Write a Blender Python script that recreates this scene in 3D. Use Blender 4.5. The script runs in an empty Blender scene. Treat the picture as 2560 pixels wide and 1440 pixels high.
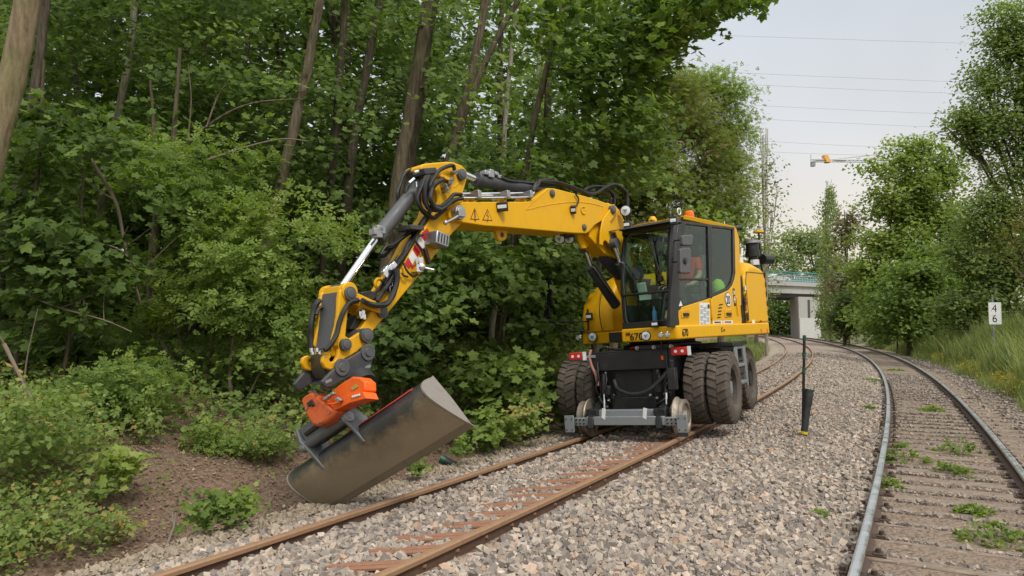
import bpy, bmesh, math, random
import numpy as np
from mathutils import Vector, Matrix
R_ = math.radians
scene = bpy.context.scene
COL = scene.collection

# ------------------------------------------------------------------ camera, sky, sun, exposure
F_PX, HOR, CAM_H = 1804.0, 811.0, 1.705          # focal length and horizon in pixels of the 2560 wide photo
PITCH = math.atan((HOR - 720) / F_PX)
cam_d = bpy.data.cameras.new("camera")
cam_d.sensor_width = 36.0
cam_d.lens = 36.0 * F_PX / 2560.0
cam_d.clip_start = 0.1
cam_d.clip_end = 2000.0
cam = bpy.data.objects.new("camera", cam_d)
COL.objects.link(cam)
cam.location = (0, 0, CAM_H)
cam.rotation_euler = (math.pi / 2 + PITCH, 0, 0)
scene.camera = cam

SUN_EL, SUN_AZ = R_(52), R_(150)                  # azimuth clockwise from +Y: from behind, to the right
world = bpy.data.worlds.new("World")
scene.world = world
world.use_nodes = True
nt = world.node_tree
for n_ in list(nt.nodes):
    nt.nodes.remove(n_)
wo = nt.nodes.new("ShaderNodeOutputWorld")
bg = nt.nodes.new("ShaderNodeBackground")
sky = nt.nodes.new("ShaderNodeTexSky")
sky.sky_type = 'NISHITA'
sky.sun_disc = False
sky.sun_elevation = SUN_EL
sky.sun_rotation = SUN_AZ
sky.air_density = 1.0
sky.dust_density = 3.0
# an overcast lid over the clear sky: grey blue above, cream towards the horizon
geo = nt.nodes.new("ShaderNodeTexCoord")
sep = nt.nodes.new("ShaderNodeSeparateXYZ")
nt.links.new(geo.outputs["Generated"], sep.inputs[0])
ramp = nt.nodes.new("ShaderNodeValToRGB")
cr = ramp.color_ramp
cr.elements[0].position = 0.0
cr.elements[0].color = (6.3, 5.4, 4.4, 1)
cr.elements[1].position = 1.0
cr.elements[1].color = (13.0, 13.4, 13.6, 1)
for p_, c_ in ((0.15, (6.0, 5.6, 5.05, 1)), (0.24, (5.4, 5.45, 5.5, 1)), (0.40, (4.9, 5.2, 5.5, 1)), (0.62, (8.0, 8.2, 8.4, 1))):
    e_ = cr.elements.new(p_)
    e_.color = c_
nt.links.new(sep.outputs["Z"], ramp.inputs[0])
cl = nt.nodes.new("ShaderNodeTexNoise")
cl.inputs["Scale"].default_value = 2.6
cl.inputs["Detail"].default_value = 4
nt.links.new(geo.outputs["Generated"], cl.inputs["Vector"])
clr = nt.nodes.new("ShaderNodeMapRange")
clr.inputs["From Min"].default_value = 0.3
clr.inputs["From Max"].default_value = 0.7
clr.inputs["To Min"].default_value = 0.90
clr.inputs["To Max"].default_value = 1.09
nt.links.new(cl.outputs["Fac"], clr.inputs["Value"])
mul = nt.nodes.new("ShaderNodeMixRGB")
mul.blend_type = 'MULTIPLY'
mul.inputs[0].default_value = 1
nt.links.new(ramp.outputs[0], mul.inputs[1])
nt.links.new(clr.outputs[0], mul.inputs[2])
mixs = nt.nodes.new("ShaderNodeMixRGB")
mixs.inputs[0].default_value = 0.88
nt.links.new(sky.outputs[0], mixs.inputs[1])
nt.links.new(mul.outputs[0], mixs.inputs[2])
nt.links.new(mixs.outputs[0], bg.inputs["Color"])
bg.inputs["Strength"].default_value = 0.1
nt.links.new(bg.outputs[0], wo.inputs[0])

sun_d = bpy.data.lights.new("sun", 'SUN')
sun_d.energy = 1.5
sun_d.angle = R_(14)
sun_d.color = (1.0, 0.95, 0.88)
sun = bpy.data.objects.new("sun", sun_d)
COL.objects.link(sun)
sun.location = (10, -20, 30)
to_sun = Vector((math.sin(SUN_AZ) * math.cos(SUN_EL), math.cos(SUN_AZ) * math.cos(SUN_EL), math.sin(SUN_EL)))
sun.rotation_euler = to_sun.to_track_quat('Z', 'Y').to_euler()

scene.view_settings.view_transform = 'Standard'
scene.view_settings.look = 'None'
scene.view_settings.gamma = 1.0
scene.view_settings.exposure = 0.55
scene.render.engine = 'CYCLES'
scene.cycles.max_bounces = 6
scene.cycles.diffuse_bounces = 3
scene.cycles.glossy_bounces = 3
scene.cycles.transmission_bounces = 4
scene.cycles.transparent_max_bounces = 12
scene.cycles.use_denoising = True
scene.cycles.caustics_reflective = False
scene.cycles.caustics_refractive = False

# ------------------------------------------------------------------ the line of sight of a photo pixel, met with a real plane
CP, SP = math.cos(PITCH), math.sin(PITCH)
EYE = Vector((0, 0, CAM_H))


def ray(px, py):
    a, b = (px - 1280) / F_PX, (720 - py) / F_PX
    return Vector((a, CP - b * SP, SP + b * CP))


def hit(px, py, o, n):
    d = ray(px, py)
    return EYE + d * ((Vector(o) - EYE).dot(n) / d.dot(n))


def ground_pt(px, py, z=0.0):
    return hit(px, py, (0, 0, z), Vector((0, 0, 1)))


# ------------------------------------------------------------------ helpers
def nrm(v):
    v = Vector(v)
    return v.normalized() if v.length > 1e-9 else Vector((0, 0, 1))


def perp(d):
    d = nrm(d)
    a = Vector((0, 0, 1)) if abs(d.z) < 0.9 else Vector((1, 0, 0))
    x = nrm(a.cross(d))
    return x, nrm(d.cross(x))


class MB:
    """collects shapes into one mesh"""

    def __init__(s):
        s.v, s.f, s.m = [], [], []

    def add(s, vs, fs, m=0):
        k = len(s.v)
        s.v += [tuple(v) for v in vs]
        s.f += [tuple(i + k for i in f) for f in fs]
        s.m += [m] * len(fs)
        return s

    def hexa(s, p, m=0):
        return s.add(p, [(0, 3, 2, 1), (4, 5, 6, 7), (0, 1, 5, 4), (1, 2, 6, 5), (2, 3, 7, 6), (3, 0, 4, 7)], m)

    def box(s, x0, x1, y0, y1, z0, z1, m=0):
        return s.hexa([(x0, y0, z0), (x1, y0, z0), (x1, y1, z0), (x0, y1, z0), (x0, y0, z1), (x1, y0, z1), (x1, y1, z1), (x0, y1, z1)], m)

    def obox(s, c, ax, ay, az, m=0):
        """box round c with half axes ax, ay, az"""
        c, ax, ay, az = Vector(c), Vector(ax), Vector(ay), Vector(az)
        return s.hexa([c - ax - ay - az, c + ax - ay - az, c + ax + ay - az, c - ax + ay - az, c - ax - ay + az, c + ax - ay + az, c + ax + ay + az, c - ax + ay + az], m)

    def prism(s, pts, ext, m=0):
        pts = [Vector(p) for p in pts]
        ext = Vector(ext)
        n = len(pts)
        nn = Vector((0, 0, 0))
        for i in range(n):
            nn += (pts[i] - pts[0]).cross(pts[(i + 1) % n] - pts[0])
        if nn.dot(ext) > 0:
            pts = pts[::-1]
        q = pts + [p + ext for p in pts]
        fs = [tuple(range(n)), tuple(range(2 * n - 1, n - 1, -1))]
        fs += [((i + 1) % n, i, i + n, (i + 1) % n + n) for i in range(n)]
        return s.add(q, fs, m)

    def tube(s, pts, rad, n=8, m=0, caps=True):
        pts = [Vector(p) for p in pts]
        rads = rad if isinstance(rad, (list, tuple)) else [rad] * len(pts)
        vs, fs = [], []
        d0 = nrm(pts[1] - pts[0])
        x, y = perp(d0)
        for i, p in enumerate(pts):
            if i == 0:
                d = pts[1] - pts[0]
            elif i == len(pts) - 1:
                d = pts[-1] - pts[-2]
            else:
                d = nrm(pts[i] - pts[i - 1]) + nrm(pts[i + 1] - pts[i])
            d = nrm(d)
            x = nrm(x - d * x.dot(d))
            y = d.cross(x)
            for k in range(n):
                a = 2 * math.pi * k / n
                vs.append(p + (x * math.cos(a) + y * math.sin(a)) * rads[i])
        for i in range(len(pts) - 1):
            for k in range(n):
                a, b = i * n + k, i * n + (k + 1) % n
                fs.append((a, b, b + n, a + n))
        if caps:
            fs.append(tuple(range(n - 1, -1, -1)))
            fs.append(tuple((len(pts) - 1) * n + k for k in range(n)))
        return s.add(vs, fs, m)

    def cyl(s, p0, p1, r, n=20, m=0, r1=None):
        return s.tube([p0, p1], [r, r if r1 is None else r1], n, m)

    def lathe(s, p0, axis, prof, n=32, m=0):
        """profile of (along, radius) about an axis from p0"""
        p0, d = Vector(p0), nrm(axis)
        x, y = perp(d)
        vs, fs = [], []
        for a_, r in prof:
            for k in range(n):
                a = 2 * math.pi * k / n
                vs.append(p0 + d * a_ + (x * math.cos(a) + y * math.sin(a)) * r)
        for i in range(len(prof) - 1):
            for k in range(n):
                a, b = i * n + k, i * n + (k + 1) % n
                fs.append((a, b, b + n, a + n))
        fs.append(tuple(range(n - 1, -1, -1)))
        fs.append(tuple((len(prof) - 1) * n + k for k in range(n)))
        return s.add(vs, fs, m)

    def ball(s, c, r, n=14, m=0, sc=(1, 1, 1)):
        c = Vector(c)
        vs, fs = [], []
        h = n // 2
        for i in range(h + 1):
            t = math.pi * i / h
            for k in range(n):
                a = 2 * math.pi * k / n
                vs.append(c + Vector((math.sin(t) * math.cos(a) * sc[0], math.sin(t) * math.sin(a) * sc[1], math.cos(t) * sc[2])) * r)
        for i in range(h):
            for k in range(n):
                a, b = i * n + k, i * n + (k + 1) % n
                fs.append((a, a + n, b + n, b))
        return s.add(vs, fs, m)

    def build(s, name, mats, parent=None, smooth=35, bevel=0.0, rotz=None, seg=2):
        me = bpy.data.meshes.new(name)
        me.from_pydata(s.v, [], s.f)
        for mt in (mats if isinstance(mats, (list, tuple)) else [mats]):
            me.materials.append(mt)
        if any(s.m):
            me.polygons.foreach_set('material_index', s.m)
        me.update()
        if smooth:
            me.shade_smooth()
            me.set_sharp_from_angle(angle=R_(smooth))
        o = bpy.data.objects.new(name, me)
        COL.objects.link(o)
        if parent is not None:
            o.parent = parent
        if rotz is not None:
            o.rotation_euler.z = rotz
        if bevel:
            b = o.modifiers.new('bevel', 'BEVEL')
            b.width = bevel
            b.segments = seg
            b.limit_method = 'ANGLE'
            b.angle_limit = R_(38)
        return o


def spline(pts, k=6):
    """Catmull-Rom through pts"""
    P = [Vector(p) for p in pts]
    P = [P[0] * 2 - P[1]] + P + [P[-1] * 2 - P[-2]]
    out = []
    for i in range(1, len(P) - 2):
        a, b, c, d = P[i - 1], P[i], P[i + 1], P[i + 2]
        for j in range(k):
            t = j / k
            out.append(0.5 * ((2 * b) + (c - a) * t + (2 * a - 5 * b + 4 * c - d) * t * t + (3 * b - a - 3 * c + d) * t ** 3))
    out.append(P[-2])
    return out


def tag(o, label=None, cat=None, group=None, kind=None):
    if label:
        o['label'] = label
    if cat:
        o['category'] = cat
    if group:
        o['group'] = group
    if kind:
        o['kind'] = kind
    return o


def empty(name, loc=(0, 0, 0), rotz=0.0, parent=None):
    o = bpy.data.objects.new(name, None)
    o.empty_display_size = 0.3
    COL.objects.link(o)
    o.location = loc
    o.rotation_euler.z = rotz
    if parent is not None:
        o.parent = parent
    return o


# ------------------------------------------------------------------ materials
def node_mat(name):
    m = bpy.data.materials.new(name)
    m.use_nodes = True
    t = m.node_tree
    return m, t, t.nodes["Principled BSDF"]


def noise(t, scale, detail=4, rough=0.6, coord='Object'):
    tc = t.nodes.new("ShaderNodeTexCoord")
    n = t.nodes.new("ShaderNodeTexNoise")
    n.inputs["Scale"].default_value = scale
    n.inputs["Detail"].default_value = detail
    n.inputs["Roughness"].default_value = rough
    t.links.new(tc.outputs[coord], n.inputs["Vector"])
    return n


def ramp_of(t, src, stops):
    r = t.nodes.new("ShaderNodeValToRGB")
    e = r.color_ramp.elements
    e[0].position, e[0].color = stops[0][0], (*stops[0][1], 1)
    e[1].position, e[1].color = stops[-1][0], (*stops[-1][1], 1)
    for p, c in stops[1:-1]:
        q = e.new(p)
        q.color = (*c, 1)
    t.links.new(src, r.inputs[0])
    return r


def bump(t, b, src, strength, dist=0.01):
    n = t.nodes.new("ShaderNodeBump")
    n.inputs["Strength"].default_value = strength
    n.inputs["Distance"].default_value = dist
    t.links.new(src, n.inputs["Height"])
    t.links.new(n.outputs[0], b.inputs["Normal"])


def pbr(name, col, rough=0.5, metal=0.0, dirt=None, amount=0.35, scale=6.0, coat=0.0, bmp=0.0, bscale=60.0, spec=0.5):
    m, t, b = node_mat(name)
    b.inputs["Base Color"].default_value = (*col, 1)
    b.inputs["Roughness"].default_value = rough
    b.inputs["Metallic"].default_value = metal
    b.inputs["Specular IOR Level"].default_value = spec
    if coat:
        b.inputs["Coat Weight"].default_value = coat
        b.inputs["Coat Roughness"].default_value = 0.15
    if dirt:
        n = noise(t, scale, 6, 0.65)
        lo = tuple(c * 0.93 for c in col)
        r = ramp_of(t, n.outputs["Fac"], [(0.3, lo), (0.52, col), (0.78, tuple(c * (1 - amount) + d * amount for c, d in zip(col, dirt)))])
        t.links.new(r.outputs[0], b.inputs["Base Color"])
        mr = t.nodes.new("ShaderNodeMapRange")
        mr.inputs["To Min"].default_value = max(0.05, rough - 0.08)
        mr.inputs["To Max"].default_value = min(1.0, rough + 0.25)
        mr.inputs["From Min"].default_value = 0.3
        mr.inputs["From Max"].default_value = 0.75
        t.links.new(n.outputs["Fac"], mr.inputs["Value"])
        t.links.new(mr.outputs[0], b.inputs["Roughness"])
    if bmp:
        n2 = noise(t, bscale, 5, 0.6)
        bump(t, b, n2.outputs["Fac"], bmp)
    return m


DUST = (0.25, 0.2, 0.14)
M = {}
M['yellow'] = pbr('yellow_paint', (0.73, 0.385, 0.004), 0.36, dirt=(0.48, 0.28, 0.03), amount=0.4, scale=3.0, spec=0.28)
M['yellow2'] = pbr('yellow_paint_worn', (0.71, 0.36, 0.006), 0.42, spec=0.3, dirt=(0.22, 0.15, 0.06), amount=0.55, scale=7.0)
M['black'] = pbr('black_paint', (0.012, 0.013, 0.014), 0.35, dirt=(0.06, 0.055, 0.045), amount=0.5, scale=5)
M['dark'] = pbr('dark_frame', (0.016, 0.017, 0.017), 0.5, dirt=(0.09, 0.075, 0.055), amount=0.5, scale=4)
M['hose'] = pbr('hose_rubber', (0.012, 0.012, 0.012), 0.42, dirt=(0.06, 0.055, 0.05), amount=0.4, scale=12)
M['grey'] = pbr('grey_paint', (0.085, 0.088, 0.092), 0.45, dirt=(0.16, 0.14, 0.11), amount=0.5, scale=6)
M['darkgrey'] = pbr('dark_grey_paint', (0.045, 0.047, 0.05), 0.45, dirt=(0.14, 0.12, 0.09), amount=0.45, scale=6)
M['chrome'] = pbr('chrome', (0.75, 0.76, 0.78), 0.14, 1.0)
M['steel'] = pbr('bare_steel', (0.42, 0.42, 0.42), 0.35, 0.9, dirt=(0.2, 0.17, 0.13), amount=0.4, scale=14)
M['galv'] = pbr('galvanised', (0.27, 0.29, 0.30), 0.45, 0.35, dirt=(0.2, 0.18, 0.15), amount=0.5, scale=9)
M['tyre'] = pbr('dusty_tyre', (0.105, 0.088, 0.072), 0.88, dirt=(0.25, 0.20, 0.15), amount=0.65, spec=0.25, scale=7, bmp=0.15, bscale=40)
M['orange'] = pbr('orange_paint', (0.85, 0.125, 0.008), 0.42, spec=0.3, dirt=(0.20, 0.10, 0.05), amount=0.45, scale=8)
M['orange_dirty'] = pbr('orange_paint_scuffed', (0.66, 0.12, 0.025), 0.6, dirt=(0.12, 0.08, 0.055), amount=0.75, scale=9)
M['red'] = pbr('red_reflector', (0.50, 0.016, 0.012), 0.35)
M['white'] = pbr('white_plate', (0.75, 0.75, 0.73), 0.45, dirt=(0.4, 0.38, 0.34), amount=0.3, scale=9)
M['ink'] = pbr('dark_lettering', (0.025, 0.012, 0.01), 0.5)
M['redink'] = pbr('brown_red_lettering', (0.13, 0.02, 0.012), 0.5)
M['lamp'] = pbr('lamp_glass', (0.72, 0.78, 0.8), 0.12)
M['amber'] = pbr('amber_lens', (0.85, 0.16, 0.02), 0.2)
M['hivis'] = pbr('hi_vis_red_shirt', (0.80, 0.05, 0.025), 0.8)
M['skin'] = pbr('skin', (0.48, 0.27, 0.18), 0.55)
M['hair'] = pbr('brown_hair', (0.04, 0.025, 0.015), 0.6)
M['lime'] = pbr('lime_cloth', (0.42, 0.55, 0.05), 0.8)
M['railwheel'] = pbr('rail_wheel_steel', (0.34, 0.29, 0.23), 0.5, 0.6, dirt=(0.16, 0.11, 0.07), amount=0.6, scale=12)
M['mint'] = pbr('pale_mint_label', (0.45, 0.62, 0.52), 0.5)


def glass_mat(name, tint, refl=0.06):
    m = bpy.data.materials.new(name)
    m.use_nodes = True
    t = m.node_tree
    t.nodes.remove(t.nodes["Principled BSDF"])
    out = t.nodes["Material Output"]
    tr = t.nodes.new("ShaderNodeBsdfTransparent")
    tr.inputs[0].default_value = (*tint, 1)
    gl = t.nodes.new("ShaderNodeBsdfGlossy")
    gl.inputs["Roughness"].default_value = 0.015
    gl.inputs["Color"].default_value = (0.9, 0.95, 0.93, 1)
    lwt = t.nodes.new("ShaderNodeLayerWeight")
    lwt.inputs["Blend"].default_value = 0.5
    pw = t.nodes.new("ShaderNodeMath")
    pw.operation = 'POWER'
    pw.inputs[1].default_value = 3.5
    t.links.new(lwt.outputs["Facing"], pw.inputs[0])
    fr = t.nodes.new("ShaderNodeMath")
    fr.operation = 'MULTIPLY_ADD'
    fr.inputs[1].default_value = 0.32
    fr.inputs[2].default_value = refl
    t.links.new(pw.outputs[0], fr.inputs[0])
    mx = t.nodes.new("ShaderNodeMixShader")
    t.links.new(fr.outputs[0], mx.inputs[0])
    t.links.new(tr.outputs[0], mx.inputs[1])
    t.links.new(gl.outputs[0], mx.inputs[2])
    t.links.new(mx.outputs[0], out.inputs[0])
    return m


M['glass'] = glass_mat('tinted_glass', (0.74, 0.88, 0.82), 0.03)


def letters(name, text, size, mat, parent, origin, xdir, ydir, depth=0.003, sx=1.0, bold=0.012):
    """flat lettering laid on a surface: origin is the lower left corner"""
    cu = bpy.data.curves.new(name, 'FONT')
    cu.body = text
    cu.size = size
    cu.extrude = depth
    cu.offset = size * bold
    tmp = bpy.data.objects.new(name + '_curve', cu)
    COL.objects.link(tmp)
    dg = bpy.context.evaluated_depsgraph_get()
    me = bpy.data.meshes.new_from_object(tmp.evaluated_get(dg))
    bpy.data.objects.remove(tmp)
    bpy.data.curves.remove(cu)
    me.name = name
    me.materials.clear()
    me.materials.append(mat)
    x, y = nrm(xdir), Vector(ydir)
    y = nrm(y - x * y.dot(x))
    z = x.cross(y)
    mt = Matrix((x * sx, y, z)).transposed().to_4x4()
    mt.translation = Vector(origin)
    me.transform(mt)
    o = bpy.data.objects.new(name, me)
    COL.objects.link(o)
    o.parent = parent
    return o


# ------------------------------------------------------------------ the two tracks, as curves on the ground
TL = (-2.05452174, 4.18370722, 0.531188629, 4.02536809e-03, -6.44487435e-06, -7.96592401e-08)
TR = (2.90146328, 4.53996122, 0.511335319, 2.80653483e-03, 1.10974811e-05, -1.25672435e-07)


class Track:
    def __init__(s, p, smin=-14, smax=175, n=1400):
        x0, y0, th0, k, k2, k3 = p
        S = np.linspace(smin, smax, n)
        d = S[1] - S[0]
        Sc = np.minimum(S, 125)
        th = th0 - k * Sc - k2 * Sc * Sc - k3 * Sc ** 3 - (S - Sc) * 0.004
        X = np.concatenate([[0], np.cumsum(.5 * (np.sin(th[1:]) + np.sin(th[:-1]))) * d])
        Y = np.concatenate([[0], np.cumsum(.5 * (np.cos(th[1:]) + np.cos(th[:-1]))) * d])
        s.S, s.X, s.Y, s.th = S, X + x0 - np.interp(-2, S, X), Y + y0 - np.interp(-2, S, Y), th

    def at(s, q, v=0.0):
        q = np.asarray(q, float)
        th = np.interp(q, s.S, s.th)
        return np.interp(q, s.S, s.X) + v * np.cos(th), np.interp(q, s.S, s.Y) - v * np.sin(th), th

    def sv(s, x, y):
        """nearest s and signed offset of world points"""
        x, y = np.atleast_1d(x).astype(float), np.atleast_1d(y).astype(float)
        S, V = np.empty(len(x)), np.empty(len(x))
        for i in range(0, len(x), 4000):
            dx, dy = x[i:i + 4000, None] - s.X[None, ::4], y[i:i + 4000, None] - s.Y[None, ::4]
            j = np.argmin(dx * dx + dy * dy, 1) * 4
            S[i:i + 4000] = s.S[j]
            V[i:i + 4000] = (x[i:i + 4000] - s.X[j]) * np.cos(s.th[j]) - (y[i:i + 4000] - s.Y[j]) * np.sin(s.th[j])
        return S, V


LT, RT = Track(TL), Track(TR)
CANT = 0.103
# ------------------------------------------------------------------ ground, ballast, rails and sleepers
rng = np.random.default_rng(11)
KL_V = [-60, -20, -10, -7, -5.2, -4.0, -3.3, -2.75, -2.25, -2.05, -1.85, -1.55, -1.3, -1.0, -.75, 0, .75, 1.2, 1.9, 2.6, 3.3]
KL_Z = [1.7, 1.4, 1.0, .75, .45, .12, -.12, -.34, -.46, -.40, -.20, -.165, -.155, -.13, -.12, -.055, -.035, -.03, -.08, -.15, -.20]
KR_V = [-3.0, -2.0, -1.5, -.9, 0, .9, 1.4, 1.9, 2.5, 3.3, 4.5, 6, 8, 12, 25, 60]
KR_Z = [-.03, -.10, -.17, -.235, -.235, -.235, -.24, -.30, -.26, .02, .42, .75, .95, 1.2, 1.4, 1.5]


def lump(x, y):
    return (np.sin(x * 1.7 + np.sin(y * 1.3) * 1.4) * np.cos(y * 1.9 + np.sin(x * .9)) * .6 + np.sin(x * 4.3 + 1.2 * np.sin(y * 3.1)) * np.sin(y * 3.7 + x) * .4)


def gz_sv(s, v, vr, x, y):
    a = np.interp(v, KL_V, KL_Z)
    b = np.interp(vr, KR_V, KR_Z)
    w = np.clip((v - 1.6) / .9, 0, 1)
    z = a * (1 - w) + b * w
    far = np.clip((s - 70) / 40, 0, 1)
    rough = np.where((v < -1.5), np.clip((-1.5 - v) / 1.2, 0, 1) * .10, 0) + np.where(vr > 2.4, np.clip((vr - 2.4), 0, 1) * .08, 0) + .012
    return z + lump(x, y) * rough


def gz(x, y):
    x, y = np.atleast_1d(np.asarray(x, float)), np.atleast_1d(np.asarray(y, float))
    s, v = LT.sv(x, y)
    _, vr = RT.sv(x, y)
    return gz_sv(s, v, vr, x, y)


def sheet(name, S, V, mat, fn=None, lift=0.0):
    SS, VV = np.meshgrid(S, V, indexing='ij')
    th = np.interp(SS, LT.S, LT.th)
    X = np.interp(SS, LT.S, LT.X) + VV * np.cos(th)
    Y = np.interp(SS, LT.S, LT.Y) - VV * np.sin(th)
    Z = gz(X.ravel(), Y.ravel()).reshape(X.shape) + lift
    if fn is not None:
        Z = fn(SS, VV, X, Y, Z)
    a, b = X.shape
    me = bpy.data.meshes.new(name)
    I = np.arange(a * b).reshape(a, b)
    F = np.stack([I[:-1, :-1], I[:-1, 1:], I[1:, 1:], I[1:, :-1]], -1).reshape(-1, 4)[:, ::-1]
    fill(me, np.stack([X, Y, Z], -1).reshape(-1, 3), F)
    me.materials.append(mat)
    me.shade_smooth()
    at = me.attributes.new("v", 'FLOAT', 'POINT')
    at.data.foreach_set('value', VV.ravel().astype(np.float32))
    _, vr = RT.sv(X.ravel(), Y.ravel())
    at = me.attributes.new("vr", 'FLOAT', 'POINT')
    at.data.foreach_set('value', vr.astype(np.float32))
    o = bpy.data.objects.new(name, me)
    COL.objects.link(o)
    return o


def fill(me, verts, faces):
    """all faces with the same number of corners"""
    verts = np.ascontiguousarray(verts, np.float32)
    faces = np.ascontiguousarray(faces, np.int32)
    n, k = faces.shape
    me.vertices.add(len(verts))
    me.vertices.foreach_set('co', verts.ravel())
    me.loops.add(n * k)
    me.loops.foreach_set('vertex_index', faces.ravel())
    me.polygons.add(n)
    me.polygons.foreach_set('loop_start', np.arange(n, dtype=np.int32) * k)
    me.update(calc_edges=True)
    me.validate()


def cluster_obj(name, verts, faces, mat, attr=None, parent=None, smooth=False):
    me = bpy.data.meshes.new(name)
    fill(me, verts, faces)
    me.materials.append(mat)
    if smooth:
        me.shade_smooth()
    else:
        me.shade_flat()
    if attr is not None:
        at = me.attributes.new("tint", 'FLOAT', 'FACE')
        at.data.foreach_set('value', np.ascontiguousarray(attr, np.float32))
    o = bpy.data.objects.new(name, me)
    COL.objects.link(o)
    if parent is not None:
        o.parent = parent
    return o


# soil: brown earth with litter, sandy strip along the ballast, dry dirt in the old track
sm_, t_, b_ = node_mat('soil')
av = t_.nodes.new("ShaderNodeAttribute")
av.attribute_name = "v"
nA = noise(t_, 1.3, 6, 0.65)
nB = noise(t_, 22, 8, 0.75)
nC = noise(t_, 90, 4, 0.7)
soil = ramp_of(t_, nB.outputs["Fac"], [(0.30, (.07, .043, .029)), (0.46, (.165, .105, .07)), (0.60, (.27, .18, .12)), (0.78, (.46, .36, .25))])
sand = ramp_of(t_, nC.outputs["Fac"], [(0.25, (.20, .16, .11)), (0.75, (.40, .33, .235))])
mr1 = t_.nodes.new("ShaderNodeMapRange")
wob = t_.nodes.new("ShaderNodeMath")
wob.operation = 'MULTIPLY_ADD'
wob.inputs[1].default_value = 0.9
nW = noise(t_, 2.5, 4, 0.6)
t_.links.new(nW.outputs["Fac"], wob.inputs[0])
t_.links.new(av.outputs["Fac"], wob.inputs[2])
mr1.inputs["From Min"].default_value = -1.62
mr1.inputs["From Max"].default_value = -1.38
t_.links.new(wob.outputs[0], mr1.inputs["Value"])
mx1 = t_.nodes.new("ShaderNodeMixRGB")
t_.links.new(mr1.outputs[0], mx1.inputs[0])
t_.links.new(soil.outputs[0], mx1.inputs[1])
t_.links.new(sand.outputs[0], mx1.inputs[2])
avg = t_.nodes.new("ShaderNodeAttribute")
avg.attribute_name = "vr"
mg_ = t_.nodes.new("ShaderNodeMapRange")
mg_.inputs["From Min"].default_value = 2.0
mg_.inputs["From Max"].default_value = 2.9
t_.links.new(avg.outputs["Fac"], mg_.inputs["Value"])
grn = ramp_of(t_, nB.outputs["Fac"], [(0.3, (.06, .075, .022)), (0.5, (.11, .135, .038)), (0.75, (.20, .19, .07))])
mx3 = t_.nodes.new("ShaderNodeMixRGB")
t_.links.new(mg_.outputs[0], mx3.inputs[0])
t_.links.new(mx1.outputs[0], mx3.inputs[1])
t_.links.new(grn.outputs[0], mx3.inputs[2])
t_.links.new(mx3.outputs[0], b_.inputs["Base Color"])
b_.inputs["Roughness"].default_value = 0.95
bump(t_, b_, nB.outputs["Fac"], 0.9, 0.04)

S1 = np.concatenate([np.arange(-9, 16, .16), np.arange(16, 40, .5), np.arange(40, 172, 2.0)])
V1 = np.concatenate([np.arange(-58, -10, 3.0), np.arange(-10, -5, .4), np.arange(-5, -1, .1), np.arange(-1, 8, .25), np.arange(8, 14, .5), np.arange(14, 62, 3.0)])
g_ = sheet('ground', S1, V1, sm_)
g_['kind'] = 'structure'
far_ = MB().add([(-900, -300, -.9), (900, -300, -.9), (900, 1500, -.9), (-900, 1500, -.9)], [(0, 1, 2, 3)]).build('terrain', pbr('far_meadow', (.07, .09, .03), .95, dirt=(.13, .12, .05), amount=.5, scale=.05), smooth=0)
far_['kind'] = 'structure'

# ballast bed: a gravel sheet that carries the loose stones
bm2, t_, b_ = node_mat('ballast_gravel')
tc = t_.nodes.new("ShaderNodeTexCoord")
vo = t_.nodes.new("ShaderNodeTexVoronoi")
vo.inputs["Scale"].default_value = 19
t_.links.new(tc.outputs["Object"], vo.inputs["Vector"])
hs = t_.nodes.new("ShaderNodeSeparateColor")
t_.links.new(vo.outputs["Color"], hs.inputs[0])
gr = ramp_of(t_, hs.outputs[0], [(0.0, (.17, .14, .12)), (0.3, (.27, .225, .185)), (0.6, (.36, .295, .24)), (0.9, (.47, .385, .30)), (1.0, (.40, .25, .16))])
nD = noise(t_, .7, 4, 0.6)
mxd = t_.nodes.new("ShaderNodeMixRGB")
mxd.blend_type = 'MULTIPLY'
mxd.inputs[0].default_value = 1
rd = ramp_of(t_, nD.outputs["Fac"], [(0.35, (.80, .76, .74)), (0.7, (1.05, 1.0, .98))])
t_.links.new(gr.outputs[0], mxd.inputs[1])
t_.links.new(rd.outputs[0], mxd.inputs[2])
# brown dust around the old right-hand track
avr = t_.nodes.new("ShaderNodeAttribute")
avr.attribute_name = "vr"
mrr = t_.nodes.new("ShaderNodeMapRange")
mrr.inputs["From Min"].default_value = -1.75
mrr.inputs["From Max"].default_value = -1.0
t_.links.new(avr.outputs["Fac"], mrr.inputs["Value"])
mrs = t_.nodes.new("ShaderNodeMapRange")
mrs.inputs["From Min"].default_value = 1.9
mrs.inputs["From Max"].default_value = 1.2
t_.links.new(avr.outputs["Fac"], mrs.inputs["Value"])
mm = t_.nodes.new("ShaderNodeMath")
mm.operation = 'MULTIPLY'
t_.links.new(mrr.outputs[0], mm.inputs[0])
t_.links.new(mrs.outputs[0], mm.inputs[1])
nE = noise(t_, 45, 6, 0.75)
dirt_ = ramp_of(t_, nE.outputs["Fac"], [(0.3, (.10, .07, .05)), (0.5, (.22, .16, .115)), (0.68, (.33, .25, .175)), (.85, (.46, .36, .25))])
mxe = t_.nodes.new("ShaderNodeMixRGB")
t_.links.new(mm.outputs[0], mxe.inputs[0])
t_.links.new(mxd.outputs[0], mxe.inputs[1])
t_.links.new(dirt_.outputs[0], mxe.inputs[2])
t_.links.new(mxe.outputs[0], b_.inputs["Base Color"])
b_.inputs["Roughness"].default_value = 0.92
vo2 = t_.nodes.new("ShaderNodeTexVoronoi")
vo2.inputs["Scale"].default_value = 19
t_.links.new(tc.outputs["Object"], vo2.inputs["Vector"])
bump(t_, b_, vo2.outputs["Distance"], 0.8, -0.05)
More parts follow.
